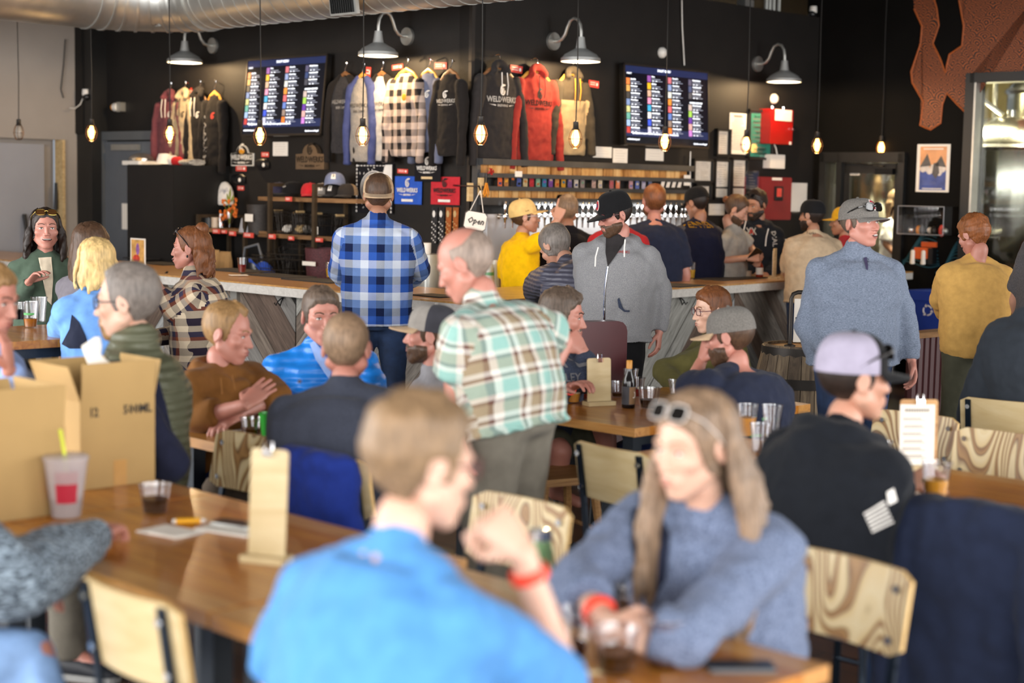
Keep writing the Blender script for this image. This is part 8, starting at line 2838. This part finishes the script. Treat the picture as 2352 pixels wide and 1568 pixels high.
plaid('plaid_mint', [(0, '86aea6'), (.3, 'c9c6bc'), (.36, '5e4038'), (.44, 'd0ccc4'), (.56, '93836a'), (.8, '5e4038'), (.88, 'd0ccc4')], [(0, '86aea6'), (.3, 'c9c6bc'), (.36, '5e4038'), (.44, 'd0ccc4'), (.56, '93836a'), (.8, '5e4038'), (.88, 'd0ccc4')], .15)
plaid('check_lilac', [(0, 'd8d4e6'), (.8, '6a6a9c')], [(0, 'd8d4e6'), (.8, '6a6a9c')], .02)
hair_mat('hair_mixed', '7a6450', .5)
cloth('cap_tan', 'b59a7c'); cloth('cap_cream', 'd9b878'); cloth('cap_char2', '3a3a40'); heather('cap_heather', '77736e', '5f5c58', 220); cloth('cap_lilac', '9a94a6'); cloth('cap_yellow', 'c99a20')
i = person('man in blue t-shirt seen from behind, fist at his mouth', (968, 1060, 2.95), 42, 58, nod=8, k=1.03, lean=.16, bulk=1.15, sh=1.1, R=((1310, 1610, .16), (1200, 1270, .12)), L=((640, 1560, .25), (720, 1640, .45)), hands=('relax', 'fist'), fing=(None, (1125, 1185, .12)), palm=(None, (-.7, .5, .3)),
   top=dict(mat='tee_blue', sleeve='short', name='t_shirt'), bot=dict(mat='khaki'), skin='pale', hair=dict(mat='hair_ash', th=.02, side=.6, rough=.5), voxel=.011)
glasses(i, 'frame_red'); wristband(i, 'R', t=.86, r=.037, w=.02)
i = person('woman with long light hair and grey cardigan at the front table', (1592, 1022, 3.8), -148, -128, nod=8, k=1.02, lean=.2, fem=1, bulk=1.2, sh=1.08, R=((1318, 1345, -.1), (1400, 1432, -.3)), L=((1560, 1470, -.32), (1470, 1432, -.3)), hands=('grip', 'grip'), palm=((1, .2, -.3), (1, 0, -.4)), fing=((1400, 1440, -.3), (1450, 1450, -.32)),
   top=[dict(mat='cardi', sleeve='roll', name='cardigan', loose=.04, g=.024, hem=-.1)], bot=dict(mat='jeans_dark'), skin='pale', hair=dict(mat='hair_mixed', line='long', th=.017), voxel=.011, brow='hair_ash')
locks(i, 'hair_mixed', (78, 104), 30, .42, seed=3, r0=.014, spread=.6, push=.1, only=1); locks(i, 'hair_mixed', (100, 178), 100, .5, seed=4, r0=.015, spread=3.4)
cloth_panel(i['top'], i, [[(1452, 1168), (1505, 1160), (1540, 1230), (1530, 1330), (1490, 1400), (1462, 1330), (1448, 1240)]], 3.5, 'dark_undershirt', 'tee_navy')
glasses(i, 'frame_white', 'lens_dark', True, 1.12, .0015); wristband(i, 'R', t=.72, r=.04, w=.014)
i = person('person in grey knit sweater at the left edge, only arm and knee visible', (-170, 880, 4.1), 65, 70, k=1.08, lean=.2, bulk=1.25, R=((30, 1340, -.1), (222, 1228, .38)), hands=('relax', 'relax'), legs=dict(R=((60, 1505, -.05), (150, 1800, -.1))),
   top=dict(mat='knit_dark', sleeve='long', name='sweater', g=.04, cuff=.024, arm=.022), bot=dict(mat='jeans_light'), skin='pink', hair=dict(mat='hair_brown', th=.014))
cloth_panel(i['bot'], i, [[(92, 1478), (118, 1466), (140, 1480), (146, 1500), (120, 1508), (96, 1500)]], 4.0, 'knee_rip', 'skin_pink', cuts=3)
i = person('man in olive quilted vest and glasses beside the cardboard box', (292, 692, 5.95), -82, -84, nod=4, k=1.16, lean=.02, bulk=1.2, pel=.62, L=((402, 1070, -.26), (310, 1105, -.2)),
   top=[dict(mat='vest_navy', sleeve='long', name='shirt', g=.012), dict(mat='vest_olive', sleeve='none', name='quilted_vest', g=.03, neck='high', hem=-.1, narrow=.74, loose=.01)], bot=dict(mat='khaki_dark'), skin='pale', hair=dict(mat='hair_grey', line='recede', th=.014, rough=.3), beard=dict(mat='hair_sandy', th=.005, style='goatee'), brow='hair_greybrown')
glasses(i, 'frame_dark', r=.0018)
i = person('fair-haired man in light blue shirt cut by the left edge', (-22, 684, 5.95), 105, 108, nod=14, k=1.1, lean=.08, bulk=1.15, R=((70, 905, -.2), (20, 850, -.35)), hands=('relax', 'relax'), fing=(None, (15, 790, -.35)),
   top=dict(mat='shirt_ltblue', sleeve='long', name='shirt', neck='collar'), bot=dict(mat='khaki'), skin='pink', hair=dict(mat='hair_sandy', th=.012))
i = person('man in brown hoodie with folded arms', (524, 764, 6.9), 118, 102, nod=10, k=1.08, lean=.03, bulk=1.12, sh=1.05, R=((452, 962, -.2), (562, 930, -.3)), L=((640, 905, .0), (545, 955, -.2)), hands=('relax', 'flat'), fing=(None, (618, 880, -.2)), palm=(None, (.3, .8, -.2)),
   top=dict(mat='hood_brown', sleeve='roll', name='hoodie', hood=.85, g=.018, loose=.02), bot=dict(mat='pants_navy'), skin='pink', hair=dict(mat='hair_sandy', line='recede', th=.013, front=.008, side=.3), brow='hair_sandy')
strings(i, i['top'], [[(508, 868, 6.62), (510, 890, 6.6), (511, 905, 6.6)], [(535, 862, 6.62), (538, 880, 6.6), (541, 895, 6.6)]], 'hood_brown', r=.004)
i = person('man in bright blue quilted jacket facing the camera', (738, 726, 7.55), 172, 158, nod=4, k=1.1, lean=.06, bulk=1.12, sh=1.08, L=((860, 900, -.1), (800, 960, -.35)), R=((640, 920, -.1), (690, 960, -.35)),
   top=dict(mat='jkt_blue', sleeve='long', name='quilted_jacket', neck='high', g=.024, loose=.03), bot=dict(mat='khaki'), skin='pink', hair=dict(mat='hair_greybrown', th=.017, front=.006, side=.35), brow='hair_brown', mouth='talk')
cloth_panel(i['top'], i, [[(712, 790), (722, 782), (745, 812), (760, 850), (757, 872), (745, 856), (725, 826)]], 7.3, 'shirt_front', 'shirt_ltblue')
i = person('man in dark suit jacket with cropped hair seen from behind', (796, 797, 6.0), 10, 6, k=1.1, lean=.07, bulk=1.22, sh=1.14, L=((652, 1010, .05), (680, 1010, .35)), R=((930, 1010, .05), (900, 1010, .35)),
   top=dict(mat='suit', sleeve='long', name='suit_jacket', neck='collar', g=.024, loose=.02, hem=-.1, folds=[('CLOUDS', .16, .018, .5)]), bot=dict(mat='pants_navy'), skin='pink', hair=dict(mat='hair_buzz', th=.006, rough=.2))
m = MB(); m.ell(at(688, 876, 5.93) - i['base'], (.008, .008, .008), 8); m.obj('lapel_pin', 'chrome', i['top'], True)
i = person('bearded man in grey t-shirt and trucker cap facing left', (988, 768, 7.1), -98, -84, nod=-2, k=1.07, lean=.04, bulk=1.05,
   top=dict(mat='tee_grey', sleeve='short', name='t_shirt'), bot=dict(mat='jeans_dark'), skin='pink', hair=dict(mat='hair_brown', line='under_cap', th=.008), beard=dict(mat='hair_brown', th=.008))
wear_cap(i, 'cap_grey', 'cap_tan', 'cap_char2', [(0, .045, sq_patch(.06, .035), 'cap_patch', 'cup_clear')], tilt=4, flat=.2, high=1.05)
i = person('balding man in mint plaid shirt standing and looking down', (1068, 606, 5.9), -58, -72, nod=24, k=1.1, sit=False, lean=.2, bulk=1.2, sh=1.06, hunch=.07, L=((1046, 885, -.2), (1052, 1010, -.32)), R=((1292, 785, .22), (1255, 880, .12)), pel=.95,
   top=dict(mat='plaid_mint', sleeve='short', name='plaid_shirt', neck='collar', uv=True, hem=-.1, g=.024, loose=.03), bot=dict(mat='khaki', loose=1), skin='pink', hair=dict(mat='hair_stubble', line='fringe', th=.003, bald=.058, rough=.2, side=1), brow='hair_greybrown')
m = MB(); p = at(1142, 957, 5.68) - i['base']; m.box(p, (.13, .008, .1), rz=.25, ry=.15); m.obj('folded_paper', 'paper', i['root'])
i = person('man in blue check flannel standing at the bar, back turned', (869, 447, 10.25), -3, -4, k=1.12, sit=False, lean=.03, bulk=1.08, sh=1.1, pel=.98, L=((776, 626, .1), (815, 662, .38)), R=((966, 622, .1), (925, 660, .38)),
   top=dict(mat='plaid_blue', sleeve='long', name='flannel_shirt', neck='collar', uv=True, hem=-.12, g=.02, loose=.03), bot=dict(mat='jeans_dark'), skin='tan', hair=dict(mat='hair_brown', th=.008))
wear_cap(i, 'cap_tan', 'cap_tan', None, [(PI, .03, sq_patch(.075, .035), 'strap_opening', 'hair_brown')], yaw=180, tilt=-6, dz=-.006)
i = person('man in grey zip hoodie and black cap looking down to the left', (1412, 492, 9.7), -168, -112, nod=14, k=1.05, sit=False, lean=.02, bulk=1.22, sh=1.08, belly=.06, pel=.96, L=((1520, 668, .08), (1514, 764, .02)), R=((1352, 650, .15), (1370, 730, .1)), hands=('relax', 'relax'),
   top=dict(mat='hood_grey', sleeve='long', name='zip_hoodie', hood=1.1, hem=-.12, g=.024, loose=.035), bot=dict(mat='pants_black', loose=1), skin='pink', hair=dict(mat='hair_dark', line='under_cap', th=.007), beard=dict(mat='hair_brown', th=.007), brow='hair_dark')
cloth_panel(i['top'], i, [[(1392, 540), (1440, 530), (1432, 560), (1412, 590), (1396, 612), (1391, 580)]], 9.4, 'dark_undershirt', 'tee_dark')
strings(i, i['top'], [[(1374, 568, 9.44), (1368, 590, 9.42), (1367, 612, 9.42)], [(1436, 550, 9.42), (1434, 570, 9.4), (1434, 590, 9.4)]], 'print_white')
m = MB(); m.tube([at(x, y, 9.4) - i['base'] for x, y in ((1396, 612), (1390, 660), (1388, 700), (1388, 745))], .006, 6); m.obj('zip', 'chrome', i['top'], True)
cloth_print(i['top'], i, lambda f: put_text(f, 'WELDWERKS', .022, (0, 0, 0), sx=.9), 1431, 583, 9.3, 'chest_print', 'red_card')
cloth_panel(i['top'], i, [[(1418, 688), (1422, 683), (1424, 700), (1436, 712), (1446, 712), (1446, 716), (1434, 716), (1421, 706)]], 9.4, 'pocket_seam', 'tee_charcoal' if False else 'hood_navyheather', cuts=2)
mat('logo_red', 'b01e34', rough=.6); mat('logo_navy', '1d2452', rough=.6)
def big_c(f, r=.026):
 n = 20
 for ro, ri, in ((r, r * .52),):
  a = [(.55 + (2 * PI - 1.1) * q / n) for q in range(n + 1)]
  vs = [(ro * math.cos(t), -.003, ro * math.sin(t)) for t in a] + [(ri * math.cos(t), -.003, ri * math.sin(t)) for t in a]
  f.add(vs, [(q, q + 1, n + 2 + q, n + 1 + q) for q in range(n)])
def ring_c(f):
 big_c(f, .030)
wear_cap(i, 'cap_black', 'cap_black', None, [(0.05, .045, ring_c, 'logo_outline', 'paper'), (0.05, .045, lambda f: (big_c(f, .026), [f.v.__setitem__(q, (f.v[q][0], -.006, f.v[q][2])) for q in range(len(f.v))]), 'logo_letter', 'logo_red'), (1.2, .02, txt_patch('F', .018), 'side_logo', 'paper'), (.05, .045, lambda f: f.ell((0, -.006, 0), (.012, .002, .012), 12), 'logo_dot', 'logo_navy')], tilt=-4, flat=.08, high=1.12)
glasses(i, 'frame_red')
i = person('man in grey quarter-zip pullover and grey cap standing at right', (1976, 512, 8.5), 168, 142, nod=-4, k=1.06, sit=False, lean=.02, bulk=1.3, sh=1.1, belly=.1, pel=.96, R=((1852, 752, .05), (1938, 838, -.25)), L=((2082, 738, .08), (2094, 828, .02)), hands=('relax', 'relax'),
   top=dict(mat='zip_blue', sleeve='long', name='quarter_zip', neck='high', hem=-.12, g=.018, loose=.015), bot=dict(mat='jeans_dark'), skin='pink', hair=dict(mat='hair_greybrown', line='under_cap', th=.007), mouth='talk', brow='hair_greybrown')
wear_cap(i, 'cap_heather', 'cap_heather', None, [(-.0, .05, ring_c, 'cap_letter', 'paper'), (0, .05, lambda f: (big_c(f, .025), [f.v.__setitem__(q, (f.v[q][0], -.006, f.v[q][2])) for q in range(len(f.v))]), 'cap_letter_inner', 'logo_red')], tilt=2, flat=.5)
glasses(i, 'lens_dark', 'lens_dark', True, 1.1, .003, cap=True)
cloth('zip_dark', '3a3550')
cloth_panel(i['top'], i, [[(1983, 592), (1990, 590), (1994, 610), (1993, 621), (1989, 618)]], 8.2, 'zip_placket', 'zip_dark', cuts=2)
cloth_print(i['top'], i, lambda f: put_text(f, '2', .03, (0, 0, 0)), 2027, 604, 8.1, 'chest_mark', 'zip_dark')
i = person('auburn-haired boy in mustard long-sleeve shirt seen from behind', (2236, 540, 9.8), -12, -32, nod=22, k=1.0, sit=False, lean=.06, bulk=1.15, sh=1.08, pel=.9, L=((2160, 690, .1), (2180, 740, .3)), R=((2330, 690, .1), (2310, 740, .3)),
   top=dict(mat='tee_mustard', sleeve='long', name='long_sleeve_shirt', hem=-.2, g=.022, loose=.035), bot=dict(mat='khaki_dark', loose=1), skin='pink', hair=dict(mat='hair_ginger', th=.02, side=.7, rough=.45))
i = person('man in charcoal t-shirt cut by the right edge', (2420, 440, 9.2), -40, -60, k=1.12, sit=False, lean=.03, bulk=1.25, pel=.98, L=((2335, 690, .1), (2345, 760, .3)), top=dict(mat='tee_charcoal', sleeve='short', name='t_shirt', hem=-.15), bot=dict(mat='jeans_dark'), hair=dict(mat='hair_dark', th=.012))
i = person('person in dark hooded sweatshirt seated at the right edge', (2405, 640, 7.9), 12, 15, k=1.12, lean=.12, bulk=1.3, sh=1.15, L=((2225, 960, .05), (2260, 960, .35)), top=dict(mat='sweat_dark', sleeve='long', name='sweatshirt', hood=1.2, g=.024), bot=dict(mat='jeans_dark'), skin='pink', hair=dict(mat='hair_brown', th=.012))
i = person('person in slate puffer jacket leaning over the bar', (1276, 566, 10.3), -32, -40, nod=40, k=1.14, sit=False, lean=.5, bulk=1.35, sh=1.05, hunch=.14, pel=.98, L=((1235, 650, .1), (1225, 690, .45)), R=((1330, 640, .35), (1290, 680, .6)),
   top=dict(mat='puffer', sleeve='long', name='puffer_jacket', neck='high', hem=-.1, g=.035, loose=.03, arm=.012), bot=dict(mat='pants_black'), hair=dict(mat='hair_grey', line='long', th=.014))
i = person('man with hand at chin in dark blue college hoodie', (1292, 726, 8.0), 112, 98, nod=6, k=1.12, lean=.08, bulk=1.2, sh=1.05, R=((1362, 878, -.12), (1338, 806, -.12)), L=((1262, 905, -.1), (1312, 888, -.25)), hands=('relax', 'think'), fing=(None, (1296, 752, -.1)), palm=(None, (-.6, .5, .5)), legs=dict(R=((1286, 1035, -.25), (1276, 1130, -.2)), L=((1388, 985, -.1), (1400, 1110, -.1))),
   top=dict(mat='hood_navyheather', sleeve='long', name='hoodie', hood=.9, g=.022), bot=dict(mat='khaki_dark', short=1), skin='pink', hair=dict(mat='hair_greybrown', th=.017, front=.008), beard=dict(mat='hair_greybrown', th=.0025), brow='hair_dark')
wristband(i, 'L', t=.9, r=.036)
cloth_print(i['top'], i, lambda f: (put_text(f, 'UNC', .13, (0, 0, .03), bold=.002), put_text(f, 'GREELEY', .055, (0, 0, -.06), bold=.001)), 1290, 840, 7.75, 'chest_letters', 'jkt_ltblue' if False else 'tee_grey', rz=.35)
i = person('young man with glasses in olive pullover at the middle table', (1634, 712, 8.95), -112, -108, nod=6, k=1.04, lean=.08, bulk=1.08, L=((1525, 850, -.2), (1560, 895, -.4)), R=((1560, 860, .1), (1600, 880, -.1)),
   top=dict(mat='olive', sleeve='long', name='pullover', g=.022, neck='collar'), bot=dict(mat='jeans_dark'), skin='pale', hair=dict(mat='hair_auburn', th=.016, front=.006), brow='hair_auburn')
glasses(i, 'frame_red')
i = person('bearded man in navy t-shirt and grey cap seen from behind', (1676, 772, 7.4), -38, -62, nod=8, k=1.1, lean=.1, bulk=1.3, sh=1.12, hunch=.06, L=((1580, 900, .0), (1612, 828, .1)), hands=('fist', 'relax'), fing=((1622, 790, .08), None), palm=((.8, .2, 0), None),
   top=dict(mat='tee_navy', sleeve='short', name='t_shirt', g=.02), bot=dict(mat='jeans_dark'), skin='pink', hair=dict(mat='hair_brown', line='under_cap', th=.006), beard=dict(mat='hair_brown', th=.008))
wear_cap(i, 'cap_heather', 'cap_tan', None, None, tilt=-2, flat=.5)
cloth_print(i['top'], i, lambda f: (put_text(f, 'WELDWERKS', .02, (0, 0, -.01)), emblem(f, 0, .014, .012, -.001, 0)), 1750, 828, 7.0, 'back_logo', 'print_white', rz=.6)
i = person('man in black hoodie and two-tone cap holding a beer', (1962, 868, 5.05), 52, 74, nod=0, k=1.12, lean=.12, bulk=1.25, sh=1.08, hunch=.06, R=((2035, 1285, -.12), (2170, 1190, .1)), L=((1990, 1150, .4), (2092, 1112, .5)), hands=('grip', 'fist'), fing=((2150, 1085, .52), (2225, 1160, .15)), palm=((.5, .5, -.3), None),
   top=dict(mat='hood_black', sleeve='long', name='hoodie', hood=1.15, g=.024), bot=dict(mat='jeans_dark'), skin='fair', hair=dict(mat='hair_dark', line='under_cap', th=.005))
wear_cap(i, 'cap_black', 'cap_black', 'cap_lilac', None, tilt=-2, flat=.5, high=1.08, front_az=68)
glasses(i, 'frame_dark', 'lens_dark', True, 1.05, .003, cap=True); wristband(i, 'R', t=.95, r=.036, w=.012)
FL = []
for q in range(6):
 FL.append([(1983 + q * 3.5, 1178 + q * 8), (2030 + q * 4, 1150 + q * 9), (2033 + q * 4, 1154 + q * 9), (1985 + q * 3.5, 1183 + q * 8)])
FL.append([(2036, 1130), (2052, 1120), (2060, 1150), (2040, 1160)])
cloth_panel(i['top'], i, FL, 4.8, 'sleeve_flag', 'print_white', cuts=3)
i = person('laughing brunette in green cardigan at far left', (104, 526, 9.4), 160, 158, nod=-4, k=1.0, fem=1, lean=.05, pel=.8, hi=1, R=((42, 690, .0), (66, 648, -.2)), hands=('relax', 'relax'), fing=(None, (85, 628, -.22)),
   top=[dict(mat='jkt_green', sleeve='long', name='cardigan', g=.024, loose=.03)], bot=dict(mat='pants_black'), skin='pink', hair=dict(mat='hair_dark', line='long', th=.013), mouth='smile', brow='hair_dark')
cloth_panel(i['top'], i, [[(88, 592), (118, 590), (122, 640), (118, 700), (108, 690), (98, 640)]], 9.2, 'cream_top', 'top_cream')
locks(i, 'hair_dark', (72, 105), 44, .3, seed=7, r0=.011, wave=.02); locks(i, 'hair_dark', (100, 178), 40, .3, seed=8, r0=.012)
glasses(i, 'frame_gold', 'lens_amber', True, 1.1, .002)
i = person('woman with straight brown hair seen from behind', (212, 562, 9.0), 30, 25, k=1.02, fem=1, lean=.04, pel=.78, hi=0, top=dict(mat='top_grey', sleeve='long', name='top'), bot=dict(mat='jeans_dark'), hair=dict(mat='hair_brown', line='long', th=.014))
locks(i, 'hair_brown', (50, 178), 70, .32, seed=9, r0=.012, wave=.004)
i = person('blonde woman in light blue jacket seen from behind', (222, 602, 8.1), -35, -10, k=1.0, fem=1, lean=.06, pel=.72, hi=0, bulk=1.1, L=((140, 760, .1), (150, 810, .3)), top=dict(mat='jkt_ltblue', sleeve='long', name='jacket', g=.03, neck='high'), bot=dict(mat='jeans_dark'), hair=dict(mat='hair_blonde', line='long', th=.014))
locks(i, 'hair_blonde', (50, 178), 80, .17, seed=10, r0=.012, wave=.006)
cloth_panel(i['top'], i, [[(165, 722), (182, 740), (196, 770), (205, 800), (160, 800), (142, 790), (160, 755)]], 7.8, 'dark_panel', 'tee_navy')
glasses(i, 'frame_gold', 'lens_clear', True, 1.0, .002)
i = person('woman in brown plaid flannel with reddish hair tied up', (436, 570, 9.25), -98, -86, nod=0, k=1.02, fem=1, lean=.06, pel=.72, bulk=1.2, sh=1.05, L=((398, 715, -.1), (372, 665, -.1)), hands=('fist', 'fist'), top=dict(mat='plaid_brown', sleeve='long', name='flannel_shirt', uv=True, neck='collar', g=.022), bot=dict(mat='jeans_dark'), skin='pink', hair=dict(mat='hair_auburn', line='pulled', th=.012), mouth='smile', brow='hair_auburn')
locks(i, 'hair_auburn', (110, 178), 40, .2, seed=11, r0=.01)
m = MB(); m.ell((0, -.07, .11), (.045, .04, .04), 12); put(i, m, 'hair_bun', 'hair_auburn')
m = MB(); m.ell((.083, -.008, -.042), (.005, .006, .008), 8); m.ell((-.083, -.008, -.042), (.005, .006, .008), 8); put(i, m, 'earrings', 'black_plastic')
glasses(i, 'frame_dark', 'lens_clear', True, 1.1, .0025)
i = person('bartender in yellow t-shirt and tan cap raising a hand', (1206, 498, 12.7), 62, 82, nod=-4, k=1.06, sit=False, lean=.02, bulk=.95, pel=.93, hi=1, R=((1252, 548, -.15), (1279, 505, -.1)), hands=('relax', 'point'), fing=(None, (1291, 470, -.08)), palm=(None, (.2, 1, 0)),
   top=dict(mat='tee_yellow', sleeve='short', name='t_shirt'), bot=dict(mat='jeans_dark'), skin='fair', hair=dict(mat='hair_brown', line='under_cap', th=.012))
wear_cap(i, 'cap_cream', 'cap_cream', None, [(1.35, .012, txt_patch('WLD', .016), 'side_letters', 'ink')], tilt=10, flat=.05, high=1.15, brim_len=.08)
glasses(i, 'frame_white')
i = person('man in black t-shirt with sunglasses behind his head, at the taps', (1302, 482, 13.2), -12, -18, k=1.1, sit=False, lean=.02, pel=.96, hi=0, top=dict(mat='tee_black', sleeve='short', name='t_shirt'), bot=dict(mat='jeans_dark'), skin='tan', hair=dict(mat='hair_buzz', th=.006))
glasses(i, 'frame_dark', 'lens_dark', True, 1.0, .002)
i = person('person in red t-shirt half hidden behind the grey hoodie', (1418, 478, 12.6), -15, -20, k=1.06, sit=False, lean=.02, pel=.94, hi=0, top=dict(mat='tee_red', sleeve='short', name='t_shirt'), bot=dict(mat='jeans_dark'), hair=dict(mat='hair_dark', line='under_cap', th=.006))
wear_cap(i, 'cap_black', 'cap_black', yaw=180); glasses(i, 'frame_dark', 'lens_dark', True)
i = person('man in navy t-shirt with short brown hair facing the taps', (1502, 462, 13.3), -8, -12, k=1.14, sit=False, lean=.02, bulk=1.25, pel=.98, hi=0, top=dict(mat='tee_navy', sleeve='short', name='t_shirt'), bot=dict(mat='jeans_dark'), skin='pink', hair=dict(mat='hair_auburn', th=.014), beard=dict(mat='hair_auburn', th=.008))
i = person('man in dark jersey over grey t-shirt and black cap', (1600, 466, 13.9), -25, -42, nod=14, k=1.1, sit=False, lean=.04, bulk=1.2, pel=.96, hi=0, top=[dict(mat='tee_charcoal', sleeve='short', name='t_shirt'), dict(mat='jersey_navy', sleeve='none', name='jersey', g=.03)], bot=dict(mat='pants_black'), skin='tan', hair=dict(mat='hair_dark', line='under_cap', th=.002))
wear_cap(i, 'cap_black', 'cap_black', None, [(PI - .6, .045, txt_patch('X', .04), 'back_emblem', 'paper')], tilt=-4)
cloth_print(i['tops'][1], i, lambda f: put_text(f, 'DENVER', .07, (0, 0, 0), bold=.001), 1632, 518, 13.6, 'jersey_letters', 'cap_yellow', rz=.5)
i = person('man with hair bun in light grey t-shirt using a phone at the bar', (1692, 482, 14.0), 118, 104, nod=26, k=1.08, sit=False, lean=.06, bulk=1.05, pel=.94, R=((1632, 600, -.1), (1718, 592, -.2)), L=((1725, 572, .15), (1738, 592, -.05)), hands=('grip', 'grip'), top=dict(mat='tee_ltgrey', sleeve='short', name='t_shirt'), bot=dict(mat='jeans_dark'), skin='fair', hair=dict(mat='hair_brown', line='pulled', th=.01), beard=dict(mat='hair_brown', th=.004), brow='hair_brown')
m = MB(); m.ell((0, -.115, .035), (.03, .028, .03), 12); put(i, m, 'hair_bun', 'hair_auburn')
t = thing('smartphone', 'black phone in the hands of the man with hair bun', 'phone', at(1732, 588, 13.78), .5)
m = MB(); m.rbox((0, 0, 0), (.075, .009, .15), .01, axis='Y'); o = m.obj('case', 'black_plastic', t, True); t.rotation_euler = (.5, .5, .4)
i = person('bearded man in black hoodie with red and white emblem behind the bar', (1737, 470, 14.7), 178, -132, nod=14, k=1.08, sit=False, lean=.04, bulk=1.25, pel=.96, L=((1795, 600, .0), (1760, 632, -.25)), top=dict(mat='hood_black', sleeve='long', name='hoodie', hood=1.0, g=.022), bot=dict(mat='pants_black'), skin='tan', hair=dict(mat='hair_dark', th=.018, rough=.5), beard=dict(mat='hair_dark', th=.006), brow='hair_dark')
glasses(i, 'frame_dark', 'lens_dark', True, 1.0, .002)
cloth_print(i['top'], i, lambda f: put_text(f, 'XX', .09, (0, 0, 0), bold=.001, sx=.7), 1733, 533, 14.4, 'chest_emblem', 'print_white')
cloth_print(i['top'], i, lambda f: put_text(f, 'A', .07, (0, 0, 0), bold=.001), 1733, 534, 14.4, 'chest_letter', 'red_card', lift=.008)
cloth_print(i['top'], i, lambda f: put_text(f, 'DIAL', .065, (0, 0, 0), bold=.001), 1787, 550, 14.4, 'sleeve_print', 'print_white', rot=PI / 2 - .1)
strings(i, i['top'], [[(1715, 500, 14.45), (1708, 530, 14.4), (1702, 555, 14.4)], [(1765, 525, 14.45), (1760, 545, 14.42), (1758, 565, 14.42)]], 'print_white')
i = person('man in tan t-shirt and black cap leaning at the right bar', (1864, 494, 13.3), -18, -48, k=1.04, sit=False, lean=.04, bulk=1.25, sh=1.08, pel=.94, hi=0, L=((1810, 628, .1), (1822, 655, .35)), top=dict(mat='tee_tan', sleeve='short', name='t_shirt'), bot=dict(mat='jeans_dark'), skin='tan', hair=dict(mat='hair_dark', line='under_cap', th=.006), beard=dict(mat='hair_dark', th=.005))
wear_cap(i, 'cap_black', 'cap_black', None, None, tilt=2)
cloth_print(i['top'], i, lambda f: put_text(f, 'WeldWerks', .035, (0, 0, 0), shear=.2), 1872, 537, 13.0, 'back_print', 'ink', rz=.2)
i = person('person in yellow cap mostly hidden behind the quarter-zip man', (1936, 508, 14.3), -60, -72, k=1.04, sit=False, lean=.03, pel=.93, hi=0, top=dict(mat='tee_red', sleeve='short', name='t_shirt'), bot=dict(mat='jeans_dark'), skin='tan', hair=dict(mat='hair_dark', line='under_cap', th=.006))
wear_cap(i, 'cap_yellow', 'cap_yellow', flat=.1)
i = person('woman with long light brown hair behind the brewery door', (2066, 462, 16.6), 130, 120, k=1.0, fem=1, sit=False, lean=.02, pel=.92, hi=0, R=((2035, 560, -.1), (2060, 590, -.2)), top=dict(mat='white_tee', sleeve='short', name='t_shirt'), bot=dict(mat='jeans_dark'), skin='tan', hair=dict(mat='hair_ash', line='long', th=.012))
locks(i, 'hair_ash', (60, 178), 50, .3, seed=12, r0=.011)
cloth('jacket_navy', '1d2438'); cloth('jacket_blue', '1c2f7a')
def draped(label, px, py, yaw, mt, w, h, z, depth=.1, sleeves=True):
 f = V((-math.sin(yaw), math.cos(yaw), 0))
 ch = CHAIRS[px]
 yaw = ch.rotation_euler[2]; f = V((-math.sin(yaw), math.cos(yaw), 0))
 p = V(ch.location) - f * .215
 t = thing('draped_jacket', label, 'jacket', (p.x, p.y, 0), yaw)
 m = MB(); X, Y_ = V((1, 0, 0)), V((0, 1, 0))
 m.loft([(V((0, -.04 - .05 * (1 - q), z - h * q)), X, Y_, w / 2 * a, b) for q, a, b in ((0, .8, .05), (.04, .98, .075), (.2, 1.04, .085), (.6, 1.1, .08), (1.0, 1.16, .07))], 22)
 if sleeves:
  for sx in (-1, 1):
   m.caps((sx * w * .44, -.1, z - .06), (sx * w * .56, -.13, z - h * .55), .06, .055, 12); m.caps((sx * w * .56, -.13, z - h * .55), (sx * w * .5, -.1, z - h * .95), .055, .045, 12)
 fuse('cloth', m, mt, t, .014, 5, [('CLOUDS', .14, .05, .5), ('CLOUDS', .05, .012, .5)])
draped('dark navy jacket hung over a chair in the right foreground', 'chair with dark jacket over its back, right foreground', 0, AW, 'jacket_navy', .46, .75, .9)
draped('royal blue jacket hung over the chair of the suited man', 'chair of the man in dark suit jacket', 0, AW, 'jacket_blue', .44, .5, .87, sleeves=False)
flush()
